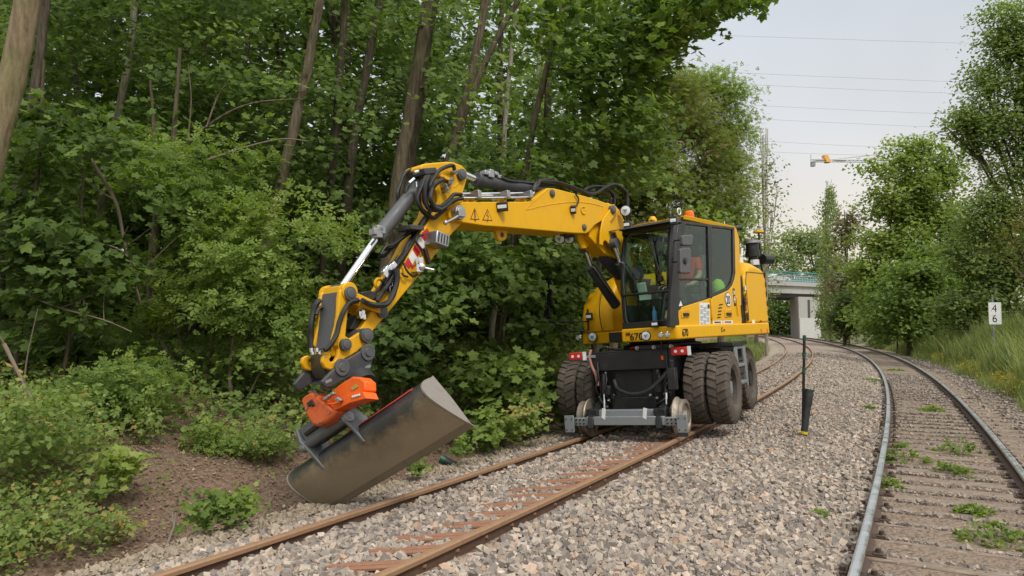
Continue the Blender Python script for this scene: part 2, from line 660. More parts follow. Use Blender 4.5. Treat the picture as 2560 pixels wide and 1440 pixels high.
V2 = np.concatenate([np.arange(-1.34, 2.2, .18), np.arange(2.2, 7.9, .25)])


def bedfn(SS, VV, X, Y, Z):
    _, vr = RT.sv(X.ravel(), Y.ravel())
    vr = vr.reshape(Z.shape)
    edge = np.clip((vr - 2.0) / .5, 0, 1) * .35 + np.clip((-1.22 - VV) / .10, 0, 1) * .06
    return Z + .012 - edge


bed = sheet('ballast_bed', S1, V2, bm2, bedfn)
bed['kind'] = 'structure'

# loose stones
CUB_V = np.array([(x, y, z) for x in (-1, 1) for y in (-1, 1) for z in (-1, 1)], float) * .86
CUB_F = np.array([(0, 1, 3), (0, 3, 2), (4, 6, 7), (4, 7, 5), (0, 4, 5), (0, 5, 1), (2, 3, 7), (2, 7, 6), (0, 2, 6), (0, 6, 4), (1, 5, 7), (1, 7, 3)])


def stones(n_, pick, size, name, mat, seed, tint=None):
    r = np.random.default_rng(seed)
    S, V = pick(r, n_)
    th = np.interp(S, LT.S, LT.th)
    X = np.interp(S, LT.S, LT.X) + V * np.cos(th)
    Y = np.interp(S, LT.S, LT.Y) - V * np.sin(th)
    sc = size * (.5 + 1.15 * r.random(len(X)) ** 1.6) * (1 + .02 * np.maximum(S - 8, 0))
    Z = gz(X, Y) + .014 + sc * r.uniform(-.05, .65, len(X))
    n = len(X)
    base = CUB_V[None] * r.uniform(.5, 1.0, (n, 8, 3)) * r.uniform(.55, 1.15, (n, 1, 3))
    q = r.normal(size=(n, 4))
    q /= np.linalg.norm(q, axis=1, keepdims=True)
    w, x, y, z = q.T
    Rm = np.stack([1 - 2 * (y * y + z * z), 2 * (x * y - z * w), 2 * (x * z + y * w), 2 * (x * y + z * w), 1 - 2 * (x * x + z * z), 2 * (y * z - x * w), 2 * (x * z - y * w), 2 * (y * z + x * w), 1 - 2 * (x * x + y * y)], -1).reshape(n, 3, 3)
    P = np.einsum('nij,nkj->nki', Rm, base) * sc[:, None, None] + np.stack([X, Y, Z], -1)[:, None]
    Fc = (CUB_F[None] + (np.arange(n) * 8)[:, None, None]).reshape(-1, 3)
    t = r.uniform(0, 1, n) if tint is None else tint(r, n, S, V)
    return cluster_obj(name, P.reshape(-1, 3), Fc, mat, np.repeat(t, 12))


stm, t_, b_ = node_mat('crushed_stone')
at_ = t_.nodes.new("ShaderNodeAttribute")
at_.attribute_name = "tint"
cr_ = ramp_of(t_, at_.outputs["Fac"], [(0.0, (.175, .155, .14)), (0.22, (.255, .22, .192)), (0.45, (.33, .285, .24)), (0.68, (.395, .338, .28)), (0.88, (.47, .395, .31)), (0.95, (.44, .30, .21)), (1.0, (.60, .53, .45))])
nF = noise(t_, 28, 5, 0.7)
rf = ramp_of(t_, nF.outputs["Fac"], [(0.3, (.78, .76, .74)), (0.7, (1.1, 1.07, 1.03))])
mxf = t_.nodes.new("ShaderNodeMixRGB")
mxf.blend_type = 'MULTIPLY'
mxf.inputs[0].default_value = 1
t_.links.new(cr_.outputs[0], mxf.inputs[1])
t_.links.new(rf.outputs[0], mxf.inputs[2])
t_.links.new(mxf.outputs[0], b_.inputs["Base Color"])
b_.inputs["Roughness"].default_value = 0.9

SLP_S = np.arange(-3.2, 9.5, .40)                      # rusty steel sleeper arms of the left track


def s_density(r, n, s0, s1, p=1.6):
    """more stones near the camera"""
    u = r.random(n)
    return s0 + (s1 - s0) * u ** p


def pick_main(r, n):
    S = s_density(r, n, -3.5, 42, 1.9)
    V = r.uniform(-1.36, 3.25, n)
    keep = np.ones(n, bool)
    for rv in (-.7525, .7525):
        keep &= np.abs(V - rv) > .085
    # sleeper arms lie open next to the right rail
    ph = np.abs(((S + .56 * (.75 - V) - SLP_S[0] + .2) % .40) - .2)
    arm = (V > .12 + .26 * np.sin(S * 9) ** 2) & (V < .75) & (ph < .095)
    keep &= ~(arm & (r.random(n) < .93))
    # thinning over the sandy shoulder
    keep &= ~((V < -1.2) & (r.random(n) < (-1.2 - V) / .14))
    return S[keep], V[keep]


st1 = stones(150000, pick_main, .029, 'ballast_stones', stm, 3)
tag(st1, kind='stuff')


def pick_right(r, n):
    S = s_density(r, n, -4, 40, 1.8)
    vr = np.where(r.random(n) < .5, r.uniform(-2.0, -.95, n), r.uniform(.9, 2.3, n))
    x, y, th = RT.at(S, 0)
    X, Y = x + vr * np.cos(th), y - vr * np.sin(th)
    s, v = LT.sv(X, Y)
    keep = (np.abs(np.abs(vr) - .7525) > .1) & ~((np.abs(vr) < 1.3) & (r.random(n) < .88))
    return s[keep], v[keep]


def tint_brown(r, n, S, V):
    return r.uniform(0, .7, n)


st2 = stones(22000, pick_right, .027, 'shoulder_stones', stm, 4, tint_brown)
tag(st2, kind='stuff')


def pick_dirt(r, n):
    S = s_density(r, n, -4, 20, 1.3)
    vr = r.uniform(-.68, .68, n)
    x, y, th = RT.at(S, 0)
    return LT.sv(x + vr * np.cos(th), y - vr * np.sin(th))


st3 = stones(22000, pick_dirt, .014, 'track_grit', stm, 6, lambda r, n, S, V: r.uniform(0, 1.0, n))
tag(st3, kind='stuff')


def pick_infill(r, n):
    S = s_density(r, n, -4, 24, 1.3)
    vr = r.uniform(-.66, .66, n)
    ph = np.abs(((S + 3.6) / .60) % 1 - .5)
    k = (ph < .33) | (r.random(n) < .10)
    x, y, th = RT.at(S, 0)
    return LT.sv((x + vr * np.cos(th))[k], (y - vr * np.sin(th))[k])


st6 = stones(9000, pick_infill, .024, 'track_infill_stones', stm, 12, lambda r, n, S, V: r.uniform(0, .55, n))
tag(st6, kind='stuff')


def pick_sand(r, n):
    S = s_density(r, n, -3.5, 18, 1.3)
    return S, r.normal(-1.56, .16, n)


sdm = pbr('sandy_crumbs', (.31, .25, .18), .95, dirt=(.34, .29, .21), amount=.6, scale=20)
st4 = stones(9000, pick_sand, .022, 'sand_crumbs', sdm, 8)
tag(st4, kind='stuff')


def pick_bank(r, n):
    S = s_density(r, n, -2, 14, 1.2)
    return S, r.uniform(-5.5, -1.75, n)


lit = pbr('bark_litter', (.25, .165, .11), .95, dirt=(.55, .45, .33), amount=.9, scale=40)
st5 = stones(15000, pick_bank, .011, 'bark_litter', lit, 9)
tag(st5, kind='stuff')

# rails
rust_h = pbr('rusty_rail_head', (.37, .22, .125), .5, .35, dirt=(.20, .095, .045), amount=.7, scale=9)
rust_w = pbr('rusty_rail_web', (.10, .055, .032), .85, dirt=(.18, .10, .055), amount=.6, scale=8)
shine = pbr('polished_rail_head', (.62, .63, .64), .28, .9, dirt=(.45, .43, .40), amount=.3, scale=6)
rust_d = pbr('dark_rail_web', (.085, .055, .040), .85, dirt=(.15, .10, .07), amount=.6, scale=8)
PROF_W = [(-.034, -.042), (-.009, -.055), (-.009, -.128), (-.068, -.150), (-.068, -.160), (.068, -.160), (.068, -.150), (.009, -.128), (.009, -.055), (.034, -.042)]
PROF_H = [(-.036, -.040), (-.036, -.010), (-.030, -.003), (-.018, 0), (.018, 0), (.030, -.003), (.036, -.010), (.036, -.040)]


def sweep(name, track, off, z, prof, mat, parent, S):
    x, y, th = track.at(S, off)
    P = np.array(prof)
    n = len(P)
    V = np.stack([x[:, None] + P[:, 0] * np.cos(th)[:, None], y[:, None] - P[:, 0] * np.sin(th)[:, None], z + np.broadcast_to(P[:, 1], (len(S), n))], -1).reshape(-1, 3)
    I = np.arange(len(S) * n).reshape(len(S), n)
    F = np.stack([I[:-1], np.roll(I[:-1], -1, 1), np.roll(I[1:], -1, 1), I[1:]], -1).reshape(-1, 4)[:, ::-1]
    return cluster_obj(name, V, F, mat, None, parent)


SR = np.concatenate([np.arange(-8, 60, .5), np.arange(60, 171, 1.5)])
tl_root = empty('railway_track')
tag(tl_root, 'railway track with rusty brown rails under the yellow excavator', 'railway track')
tr_root = empty('railway_track')
tag(tr_root, 'older railway track with shiny worn rails and weeds between its sleepers', 'railway track')
for track, root, zz, mw, mh in ((LT, tl_root, (0, CANT), rust_w, rust_h), (RT, tr_root, (-.065, -.053), rust_d, shine)):
    for off, z in ((-.7525, zz[0]), (.7525, zz[1])):
        w_ = sweep('rail', track, off, z, PROF_W, mw, root, SR)
        sweep('rail_head', track, off, z, PROF_H, mh, w_, SR)
slm = pbr('rusty_steel_sleeper', (.26, .125, .07), .75, dirt=(.36, .20, .12), amount=.6, scale=12)
for k, s in enumerate(SLP_S):
    x, y, th = (float(q) for q in LT.at(s))
    n2 = Vector((math.cos(th), -math.sin(th), 0))
    h2 = Vector((math.sin(th), math.cos(th), 0))
    e0 = Vector((x, y, 0)) + n2 * .745 + Vector((0, 0, -.078 + CANT))
    L_ = .62 + .1 * math.sin(k * 2.3)
    d2 = nrm(-n2 * .87 - h2 * .49 + Vector((0, 0, -.062)))
    e1 = e0 + d2 * (L_ + .15)
    wv = nrm(d2.cross(Vector((0, 0, 1))))
    MB().obox((e0 + e1) / 2, (e1 - e0) / 2, wv * .078, nrm(wv.cross(d2)) * .012).obox((e0 + e1) / 2 + Vector((0, 0, .012)), (e1 - e0) / 2, wv * .022, nrm(wv.cross(d2)) * .008).build('sleeper', slm, tl_root, bevel=.006)
wsm, t_, b_ = node_mat('weathered_wood_sleeper')
tcw = t_.nodes.new("ShaderNodeTexCoord")
mpw = t_.nodes.new("ShaderNodeMapping")
mpw.inputs["Scale"].default_value = (3, 28, 28)
t_.links.new(tcw.outputs["Object"], mpw.inputs["Vector"])
nw = t_.nodes.new("ShaderNodeTexNoise")
nw.inputs["Scale"].default_value = 2.0
nw.inputs["Detail"].default_value = 8
t_.links.new(mpw.outputs[0], nw.inputs["Vector"])
rw_ = ramp_of(t_, nw.outputs["Fac"], [(0.3, (.12, .085, .063)), (0.5, (.22, .165, .12)), (0.7, (.33, .26, .19))])
t_.links.new(rw_.outputs[0], b_.inputs["Base Color"])
b_.inputs["Roughness"].default_value = 0.9
bump(t_, b_, nw.outputs["Fac"], .5, .01)
slp = MB().box(-1.3, 1.3, -.12, .12, -.15, 0)
sl_proto = None
rr0 = random.Random(3)
fast_m = pbr('rusty_fastening', (.07, .045, .03), .85, dirt=(.14, .09, .06), amount=.6, scale=20)
for k in range(98):
    s = -3.6 + k * .60
    x, y, th = (float(q) for q in RT.at(s))
    if sl_proto is None:
        o = slp.build('sleeper', wsm, tr_root, bevel=.015)
        fs_ = []
        for sx in (-.7525, .7525):
            fm = MB().box(sx - .17, sx + .17, -.07, .07, -.005, .012)
            for e in (-1, 1):
                fm.box(sx + e * .11 - .035, sx + e * .11 + .035, -.06, .06, .012, .026).cyl((sx + e * .11, 0, .02), (sx + e * .11, 0, .06), .022, 8)
            fs_.append(fm.build('rail_fastening', fast_m, o))
        sl_proto = (o, fs_)
    else:
        o = sl_proto[0].copy()
        COL.objects.link(o)
        o.parent = tr_root
        if k < 40:
            for f_ in sl_proto[1]:
                f_ = f_.copy()
                COL.objects.link(f_)
                f_.parent = o
    o.location = (x, y, -.213 + rr0.uniform(-.008, .012))
    o.rotation_euler = (rr0.uniform(-.02, .02), rr0.uniform(-.008, .008), -th + rr0.uniform(-.02, .02))
# ------------------------------------------------------------------ the road-rail excavator
s0_, DELTA = 7.5, R_(12)
cx_, cy_, th_ = (float(q) for q in LT.at(s0_))
cant_ = math.atan(CANT / 1.505)
h0 = Vector((math.sin(th_), math.cos(th_), 0))
n0 = Vector((math.cos(th_), -math.sin(th_), 0)) * math.cos(cant_) + Vector((0, 0, 1)) * math.sin(cant_)
EU = Vector((-math.cos(th_) * math.sin(cant_), math.sin(th_) * math.sin(cant_), math.cos(cant_)))
ER_ = n0 * math.cos(DELTA) - h0 * math.sin(DELTA)       # to the machine's right (cab side)
EB = h0 * math.cos(DELTA) + n0 * math.sin(DELTA)        # to its rear
EO = Vector((cx_, cy_, CANT / 2))
exc = empty('rail_excavator')
EM = Matrix((ER_, EB, EU)).transposed().to_4x4()
EM.translation = EO
exc.matrix_world = EM
EMI = EM.inverted()
tag(exc, 'yellow road-rail wheeled excavator numbered 670 with its boom reaching over the ditch', 'excavator')


def Lr(px, py, r):
    """photo pixel met with the machine's lengthwise plane at offset r, in machine coordinates"""
    return EMI @ hit(px, py, EO + ER_ * r, ER_)


def Lb(px, py, b):
    """... with the crosswise plane at b"""
    return EMI @ hit(px, py, EO + EB * b, EB)


def z1(x, y): return 1340 + x / 4, 460 + y / 4
def z2(x, y): return 1340 + x / 4, 780 + y / 4
def z3(x, y): return 960 + x / 4, 380 + y / 4
def z4(x, y): return 720 + x / 4, 640 + y / 4
def z5(x, y): return 700 + x / 3.272, 880 + y / 3.272
def z8(x, y): return 1520 + x / 4.236, 520 + y / 4.236


def tr(zf, pts, r): return [Lr(*zf(*p), r) for p in pts]


def trb(zf, pts, b): return [Lb(*zf(*p), b) for p in pts]


def mbp(*a, **k):
    return MB().prism(*a, **k)


X_, Y_, Z_ = Vector((1, 0, 0)), Vector((0, 1, 0)), Vector((0, 0, 1))

# ---------- undercarriage: x across, y towards the rear, turned by DELTA against the upper carriage
def under(mb, name, mat, parent=exc, **k):
    return mb.build(name, mat, parent, rotz=DELTA if parent is exc else None, **k)


ch = MB()
ch.box(-.46, .46, -1.45, 1.75, .62, 1.12)
ch.box(-.30, .30, -1.6, -1.4, .45, 1.0)
ch.prism([(-.6, -.98, 1.12), (.6, -.98, 1.12), (.68, 1.5, 1.12), (-.68, 1.5, 1.12)], (0, 0, .08))
chassis = under(ch, 'chassis', M['dark'], bevel=.015)
ap = MB()
ap.box(-.60, .60, -1.74, -1.68, .97, 1.24)
ap.box(-.60, .60, -1.74, -1.0, 1.235, 1.262)
ap.box(-.64, -.60, -1.72, -1.2, .80, 1.25)
ap.box(.60, .64, -1.72, -1.2, .80, 1.25)
under(ap, 'front_plate', M['black'], bevel=.01)
tn = MB().lathe((0, 0, 1.2), Z_, [(0, .60), (.05, .66), (.12, .66), (.14, .56), (.36, .56)], 40)
under(tn, 'turntable', M['black'])
cv = MB().box(-.44, .44, -1.58, -1.46, .30, .98)
cv.box(-.36, .36, -1.66, -1.56, .34, .56)
under(cv, 'axle_guard', M['black'], bevel=.02)


def tyre_bm(w, R, rr):
    """radial tyre along x with staggered herringbone lugs"""
    m = MB()
    hw = w / 2
    pr = [(-hw * .78, rr), (-hw, rr + .06), (-hw * 1.02, R - .12), (-hw * .93, R - .045), (-hw * .75, R - .02), (0, R - .012),
          (hw * .75, R - .02), (hw * .93, R - .045), (hw * 1.02, R - .12), (hw, rr + .06), (hw * .78, rr)]
    n = 60
    vs, fs = [], []
    for a_, r in pr:
        for k in range(n):
            a = 2 * math.pi * k / n
            vs.append((a_, r * math.cos(a), r * math.sin(a)))
    for i in range(len(pr)):
        j = (i + 1) % len(pr)
        for k in range(n):
            fs.append((i * n + k, j * n + k, j * n + (k + 1) % n, i * n + (k + 1) % n))
    m.add(vs, fs)
    L = 27
    for sgn in (-1, 1):
        for k in range(L):
            a0 = 2 * math.pi * (k + (0.5 if sgn > 0 else 0)) / L
            da = 2 * math.pi / L
            cols = []
            for t, sk, rad in ((.04, .42, R + .004), (.45, .18, R + .006), (.80, .0, R), (.99, -.04, R - .05), (1.03, -.04, R - .11)):
                x = sgn * hw * t
                wid = .31 if t < .9 else .27
                q = []
                for e in (-wid, wid):
                    a = a0 + da * (e + sk)
                    q.append((x, a, rad))
                cols.append(q)
            vs = []
            for q in cols:
                for (x, a, rad) in q:
                    vs.append((x, rad * math.cos(a), rad * math.sin(a)))
                for (x, a, rad) in q:
                    vs.append((x, (rad - .03) * math.cos(a), (rad - .03) * math.sin(a)))
            fs = []
            for i in range(len(cols) - 1):
                b = i * 4
                c = b + 4
                for e in ((0, 1, 5, 4), (1, 3, 7, 5), (2, 0, 4, 6)):
                    f = tuple(b + q for q in e)
                    fs.append(f if sgn > 0 else f[::-1])
            fs.append((0, 2, 3, 1) if sgn > 0 else (1, 3, 2, 0))
            m.add(vs, fs)
    return m


TW, TRAD = .325, .545
tyre_proto = tyre_bm(TW, TRAD, .29)
rim_side = [(-.13, .30), (-.12, .275), (-.02, .25), (.03, .235), (.05, .17), (.05, .11), (.10, .10), (.11, .04)]
first_tyre = None
for (y0, xs) in ((-.97, (1.215, .865, -.865, -1.215)), (1.2, (1.06, .72, -.72, -1.06))):
    for x in xs:
        w = empty('wheel', parent=exc)
        ca, sa = math.cos(DELTA), math.sin(DELTA)
        w.location = (x * ca - y0 * sa, x * sa + y0 * ca, .615)
        w.rotation_euler = (random.Random(x).random() * 3, 0, DELTA)
        if first_tyre is None:
            first_tyre = tyre_proto.build('tyre', M['tyre'], w, smooth=28)
            rm = MB().lathe((0, 0, 0), X_, rim_side, 36)
            for k in range(10):
                a = 2 * math.pi * k / 10
                rm.cyl((.05, .17 * math.cos(a), .17 * math.sin(a)), (.085, .17 * math.cos(a), .17 * math.sin(a)), .016, 8)
            first_rim = rm.build('rim', M['galv'], w)
        else:
            for src in (first_tyre, first_rim):
                c = src.copy()
                COL.objects.link(c)
                c.parent = w
                if src is first_rim and x < 0:
                    c.scale.x = -1
for y0 in (-.97, 1.2):
    under(MB().cyl((-1.2, y0, .615), (1.2, y0, .615), .13, 20).ball((0, y0, .615), .27, 18), 'axle', M['dark'])

# rail guide gear, front and rear
for sg in (-1, 1):
    yb = sg * 2.08 if sg < 0 else 2.2
    for x in (-.52, .52):
        arm = MB()
        arm.obox((x, yb - sg * .32, .42), (.045, 0, 0), (0, .40, -sg * .19), (0, .02, .08))
        arm.box(x - .09, x + .09, min(yb, yb - sg * .2), max(yb, yb - sg * .2), .18, .42)
        arm.box(x - .03, x + .03, min(yb - sg * .5, yb - sg * .62), max(yb - sg * .5, yb - sg * .62), .5, 1.05)
        under(arm, 'guide_arm', M['black'], bevel=.012)
    if sg < 0:
        bm_ = MB()
        bm_.box(-.60, .60, yb - .05, yb + .05, .19, .315)
        bm_.box(-.86, -.60, yb - .035, yb + .035, .18, .30)
        bm_.box(.60, .84, yb - .035, yb + .035, .18, .30)
        bm_.box(-.58, .58, yb + .06, yb + .2, .25, .40)
        beam = under(bm_, 'guide_beam', M['galv'], bevel=.008)
        bt = MB()
        for x in (-.82, -.76, -.70, -.64, .64, .70, .76):
            for z in (.215, .27):
                bt.cyl((x, yb - .034, z), (x, yb - .052, z), .014, 8)
        for x in (-.50, .53):
            bt.cyl((x, yb - .05, .265), (x, yb - .056, .265), .03, 12)
        under(bt, 'beam_bolt', M['dark'])
        st_ = MB()
        for x in (-.315, .315):
            st_.prism([(x - .03, yb - .056, .30), (x + .02, yb - .056, .27), (x + .045, yb - .056, .43), (x - .01, yb - .056, .44)], (0, .012, 0))
        under(st_, 'strap', M['white'])
    else:
        under(MB().box(-.86, .86, yb - .05, yb + .05, .19, .32), 'guide_beam', M['galv'], bevel=.008)
    for x in (-.86, .86):
        pl = MB().box(x - .075, x + .075, yb + sg * .06, yb + sg * .085, .09, .34)
        p_ = under(pl, 'rail_sweeper', M['galv'], bevel=.004)
        rb = MB().box(x - .07, x + .07, yb + sg * .055, yb + sg * .09, .035, .089)
        for (ex, ez) in ((-.045, .13), (.045, .13), (-.045, .29), (.045, .29)):
            rb.cyl((x + ex, yb + sg * .086, ez), (x + ex, yb + sg * .095, ez), .009, 8)
        rb.build('rubber_flap', M['dark'], p_)
    for x in (-.7525, .7525):
        wy = yb - sg * .34
        sx = 1 if x > 0 else -1
        rw = MB().lathe((x - sx * .085, wy, .262), (sx, 0, 0), [(0, .20), (.0, .285), (.016, .295), (.03, .285), (.045, .268), (.062, .262), (.085, .258), (.088, .246),
                                                            (.10, .246), (.103, .257), (.145, .254), (.15, .235), (.15, .20), (.12, .19), (.115, .10), (.17, .09), (.175, .0)], 44)
        under(rw, 'rail_wheel', M['railwheel'])
    under(MB().cyl((-.70, yb - sg * .34, .262), (.70, yb - sg * .34, .262), .055, 14), 'rail_axle', M['dark'])
# chrome rams on the guide gear
for x in (-.42, .55):
    cyl_ = under(MB().cyl((x, -1.78, .62), (x, -1.74, .92), .04, 12), 'guide_cylinder', M['black'])
    MB().cyl((x, -1.82, .36), (x, -1.78, .64), .018, 10).build('rod', M['chrome'], cyl_)
hz = spline([(-.25, -1.76, .82), (-.17, -1.84, .70), (.05, -1.9, .62), (.30, -1.88, .66), (.52, -1.82, .84), (.63, -1.8, .97), (.66, -1.76, 1.05)], 6)
under(MB().tube(hz, .032, 10), 'hose', M['hose'])
for k, (x0, x1) in enumerate(((-.50, -.46), (.58, .50), (.62, .66))):
    under(MB().tube(spline([(x0, -1.76, 1.1), (x0 + .03, -1.83, .9), (x1, -1.8, .7), (x1 - .03, -1.7, .5)], 6), .014, 8), 'hose', M['hose'])
under(MB().box(.60, .72, -1.84, -1.70, .66, .98).cyl((.66, -1.80, .98), (.67, -1.82, 1.10), .04, 12), 'coupling_block', M['dark'], bevel=.01)
for (x, w_) in ((-.83, .115), (.80, .12)):
    rl_ = under(MB().box(x - w_, x + w_, -1.83, -1.77, 1.155, 1.275), 'marker_light', M['red'], bevel=.012)
    for e in (-.05, .05):
        MB().cyl((x + e, -1.829, 1.215), (x + e, -1.838, 1.215), .022, 12).build('bulb', M['lamp'], rl_)
    MB().box(x + w_ + .004, x + w_ + .04, -1.83, -1.77, 1.15, 1.28).build('side_lens', M['lamp'], rl_)
    under(MB().box(x - .015 if x > 0 else x, x if x > 0 else x + .3, -1.77, -1.72, 1.18, 1.22), 'light_bracket', M['galv'])
for k, (x0, zA, x1, zB) in enumerate(((-.54, .98, -.50, .55), (-.40, .95, -.36, .50), (.42, .95, .40, .52), (.58, .92, .60, .60), (-.30, .60, .30, .56), (-.52, .62, -.40, .40), (.48, .60, .44, .38))):
    under(MB().tube(spline([(x0, -1.70, zA), (x0 + .04, -1.80, zA * .7 + zB * .3), (x1 - .03, -1.82, zA * .35 + zB * .65), (x1, -1.70, zB)], 6), .013, 8), 'hose', M['hose'])
    under(MB().cyl((x0, -1.70, zA), (x0 + .01, -1.745, zA - .03), .02, 10).cyl((x1, -1.72, zB), (x1, -1.76, zB + .03), .02, 10), 'hose_fitting', M['steel'])
under(MB().box(-.50, -.34, -1.74, -1.66, .60, .74).box(.34, .50, -1.74, -1.66, .62, .72), 'axle_bracket', M['darkgrey'], bevel=.01)
# things lying on the front plate: red straps, a hose coil
under(MB().tube(spline([(-.02, -1.55, 1.28), (.05, -1.62, 1.30), (.16, -1.66, 1.31), (.24, -1.6, 1.30), (.16, -1.5, 1.29), (.04, -1.5, 1.29), (.3, -1.45, 1.29)], 5), .022, 8), 'lashing_strap', M['red'])
under(MB().tube(spline([(-.62, -1.7, 1.30), (-.63, -1.75, 1.2), (-.60, -1.76, 1.05), (-.55, -1.76, .93), (-.52, -1.75, .75)], 6), .022, 8), 'lashing_strap', pbr('faded_strap', (.38, .17, .14), .8))
under(MB().tube(spline([(-.50, -1.62, 1.28), (-.44, -1.68, 1.31), (-.36, -1.7, 1.33), (-.30, -1.66, 1.30), (-.22, -1.7, 1.29), (-.12, -1.66, 1.29)], 6), .02, 8), 'hose', M['hose'])
under(MB().cyl((.52, -1.74, 1.15), (.52, -1.74, 1.50), .012, 8), 'marker_rod', M['black'])
under(MB().cyl((.52, -1.74, 1.49), (.52, -1.74, 1.545), .026, 10).cyl((.52, -1.74, 1.10), (.52, -1.74, 1.16), .022, 10), 'rod_cap', M['orange'])
for k, x in enumerate((.14, .40, .66)):
    under(MB().cyl((x, -1.68, 1.29), (x, -1.735, 1.29), .03, 12).cyl((x, -1.735, 1.29), (x, -1.78, 1.29), .018, 10), 'coupling', M['steel'])
under(MB().box(.10, .62, -1.72, -1.62, 1.262, 1.33), 'valve_rail', M['dark'], bevel=.008)

# side step with galvanised ladder and mudguard plate between the wheels on the cab side
ld = MB()
for y in (-.24, .42):
    ld.prism([(1.28, y - .11, 1.22), (1.28, y + .11, 1.22), (1.30, y + .05, .55), (1.30, y - .05, .55)], (-.035, 0, 0))
for z in (.60, .88):
    ld.box(1.02, 1.30, -.20, .38, z, z + .05)
ld.box(1.05, 1.27, -.30, .50, 1.17, 1.22)
ladder = under(ld, 'ladder', M['galv'], bevel=.006)
under(MB().box(.55, 1.30, -.55, .62, 1.225, 1.29).box(.46, 1.0, -.3, .4, .80, 1.2), 'mudguard', M['black'], bevel=.01)
under(MB().box(-1.30, -.55, -.45, .5, .70, 1.22), 'toolbox', M['dark'], bevel=.02)
ca_, sa_ = math.cos(DELTA), math.sin(DELTA)

# ---------- upper carriage
CR = 1.22                                              # plane of the cab side
up = MB()
fp = [(.31, -1.78), (1.22, -1.78), (1.26, -1.74), (1.26, 1.62), (1.10, 1.76), (-1.10, 1.76), (-1.28, 1.6), (-1.28, -.55), (-.36, -.55), (-.36, -.2), (.31, -.2)]
up.prism([(x, y, 1.385) for x, y in fp], (0, 0, .20))
deck = up.build('deck', M['yellow'], exc, bevel=.025, seg=3)
MB().box(-.36, .31, -1.1, 1.4, 1.40, 1.56).build('boom_foot_frame', M['dark'], exc, bevel=.01)
# numbers on the deck edge
letters('number_marking', '670', .155, M['ink'], deck, (1.263, Lr(*z2(1465, 245), 1.263).y, 1.425), Y_, Z_, sx=.80)
letters('number_marking', '670', .15, M['ink'], deck, (Lb(*z2(938, 260), -1.784).x, -1.784, 1.412), X_, Z_, sx=1.02)
tk = MB()
for k in range(6):
    x = Lb(*z2(898, 220), -1.784).x + .013 * k
    tk.box(x, x + .008, -1.786, -1.781, 1.485, 1.525 + .008 * (k % 2))
tk.build('small_marking', M['redink'], deck)
sy = Lr(*z2(1855, 190), 1.263).y
MB().box(1.261, 1.265, sy, sy + .05, 1.46, 1.53).box(1.261, 1.265, sy + .08, sy + .13, 1.47, 1.50).build('small_marking', M['ink'], deck)
MB().box(1.262, 1.266, sy + .012, sy + .038, 1.475, 1.515).build('small_marking', M['yellow'], deck)
for zx in (2255, 2315):
    p = Lr(*z2(zx, 185), 1.263)
    MB().box(1.261, 1.265, p.y - .03, p.y + .02, p.z - .03, p.z + .03).build('small_marking', M['orange'], deck)


def round_lamp(c, d, r, name='work_lamp', parent=exc, depth=.07):
    c, d = Vector(c), nrm(d)
    h = MB().lathe(c - d * depth, d, [(0, r * .55), (depth * .5, r * .95), (depth, r * 1.05), (depth + .004, r * .9)], 24).build(name, M['black'], parent)
    MB().lathe(c, d, [(.0, r * .88), (.012, r * .84), (.02, r * .4), (.022, 0.001)], 24).build('lens', M['lamp'], h)
    g = MB()
    for k in range(3):
        a = 2 * math.pi * k / 3 + .5
        x, y = perp(d)
        g.obox(c + d * .022 + (x * math.cos(a) + y * math.sin(a)) * r * .35, x * .006, y * .006, d * .004)
    x, y = perp(d)
    g.obox(c + d * .022, x * r * .22, y * r * .22, d * .003)
    g.build('reflector', M['galv'], h)
    return h


def box_lamp(c, d, w, h_, name='work_lamp', parent=exc):
    c, d = Vector(c), nrm(d)
    x, y = perp(d)
    if abs(x.z) > abs(y.z):
        x, y = y, x
    b = MB().obox(c - d * .035, x * w, y * h_, d * .035).build(name, M['black'], parent, bevel=.01)
    MB().obox(c + d * .002, x * w * .82, y * h_ * .36 , d * .004).obox(c + d * .002 + y * h_ * .0, x * w * .82, y * h_ * .02, d * .006).build('lens', M['lamp'], b)
    return b


FWD = Vector((0, -1, 0))
round_lamp(Lb(*z2(1100, 238), -1.80), FWD + Vector((.25, 0, 0)), .072)
round_lamp(Lb(*z2(565, 250), -.62), FWD + Vector((.25, 0, 0)), .085)
for (zx, zy, r, b) in ((1243, 230, .042, -1.785), (1310, 226, .042, -1.785)):
    c = Lb(*z2(zx, zy), b)
    hd = MB().lathe(c + Vector((0, .05, 0)), FWD, [(0, r), (.05, r * 1.08), (.058, r * .9)], 20).build('headlight', M['chrome'], exc)
    MB().lathe(c + Vector((0, -.004, 0)), FWD, [(0, r * .85), (.008, r * .6), (.01, .001)], 20).build('lens', M['lamp'], hd)
c = Lb(*z2(420, 258), -.60)
hd = MB().lathe(c + Vector((0, .05, 0)), FWD, [(0, .06), (.05, .065), (.058, .05)], 20).build('headlight', M['chrome'], exc)
MB().lathe(c + Vector((0, -.004, 0)), FWD, [(0, .05), (.008, .04), (.01, .001)], 20).build('lens', M['lamp'], hd)

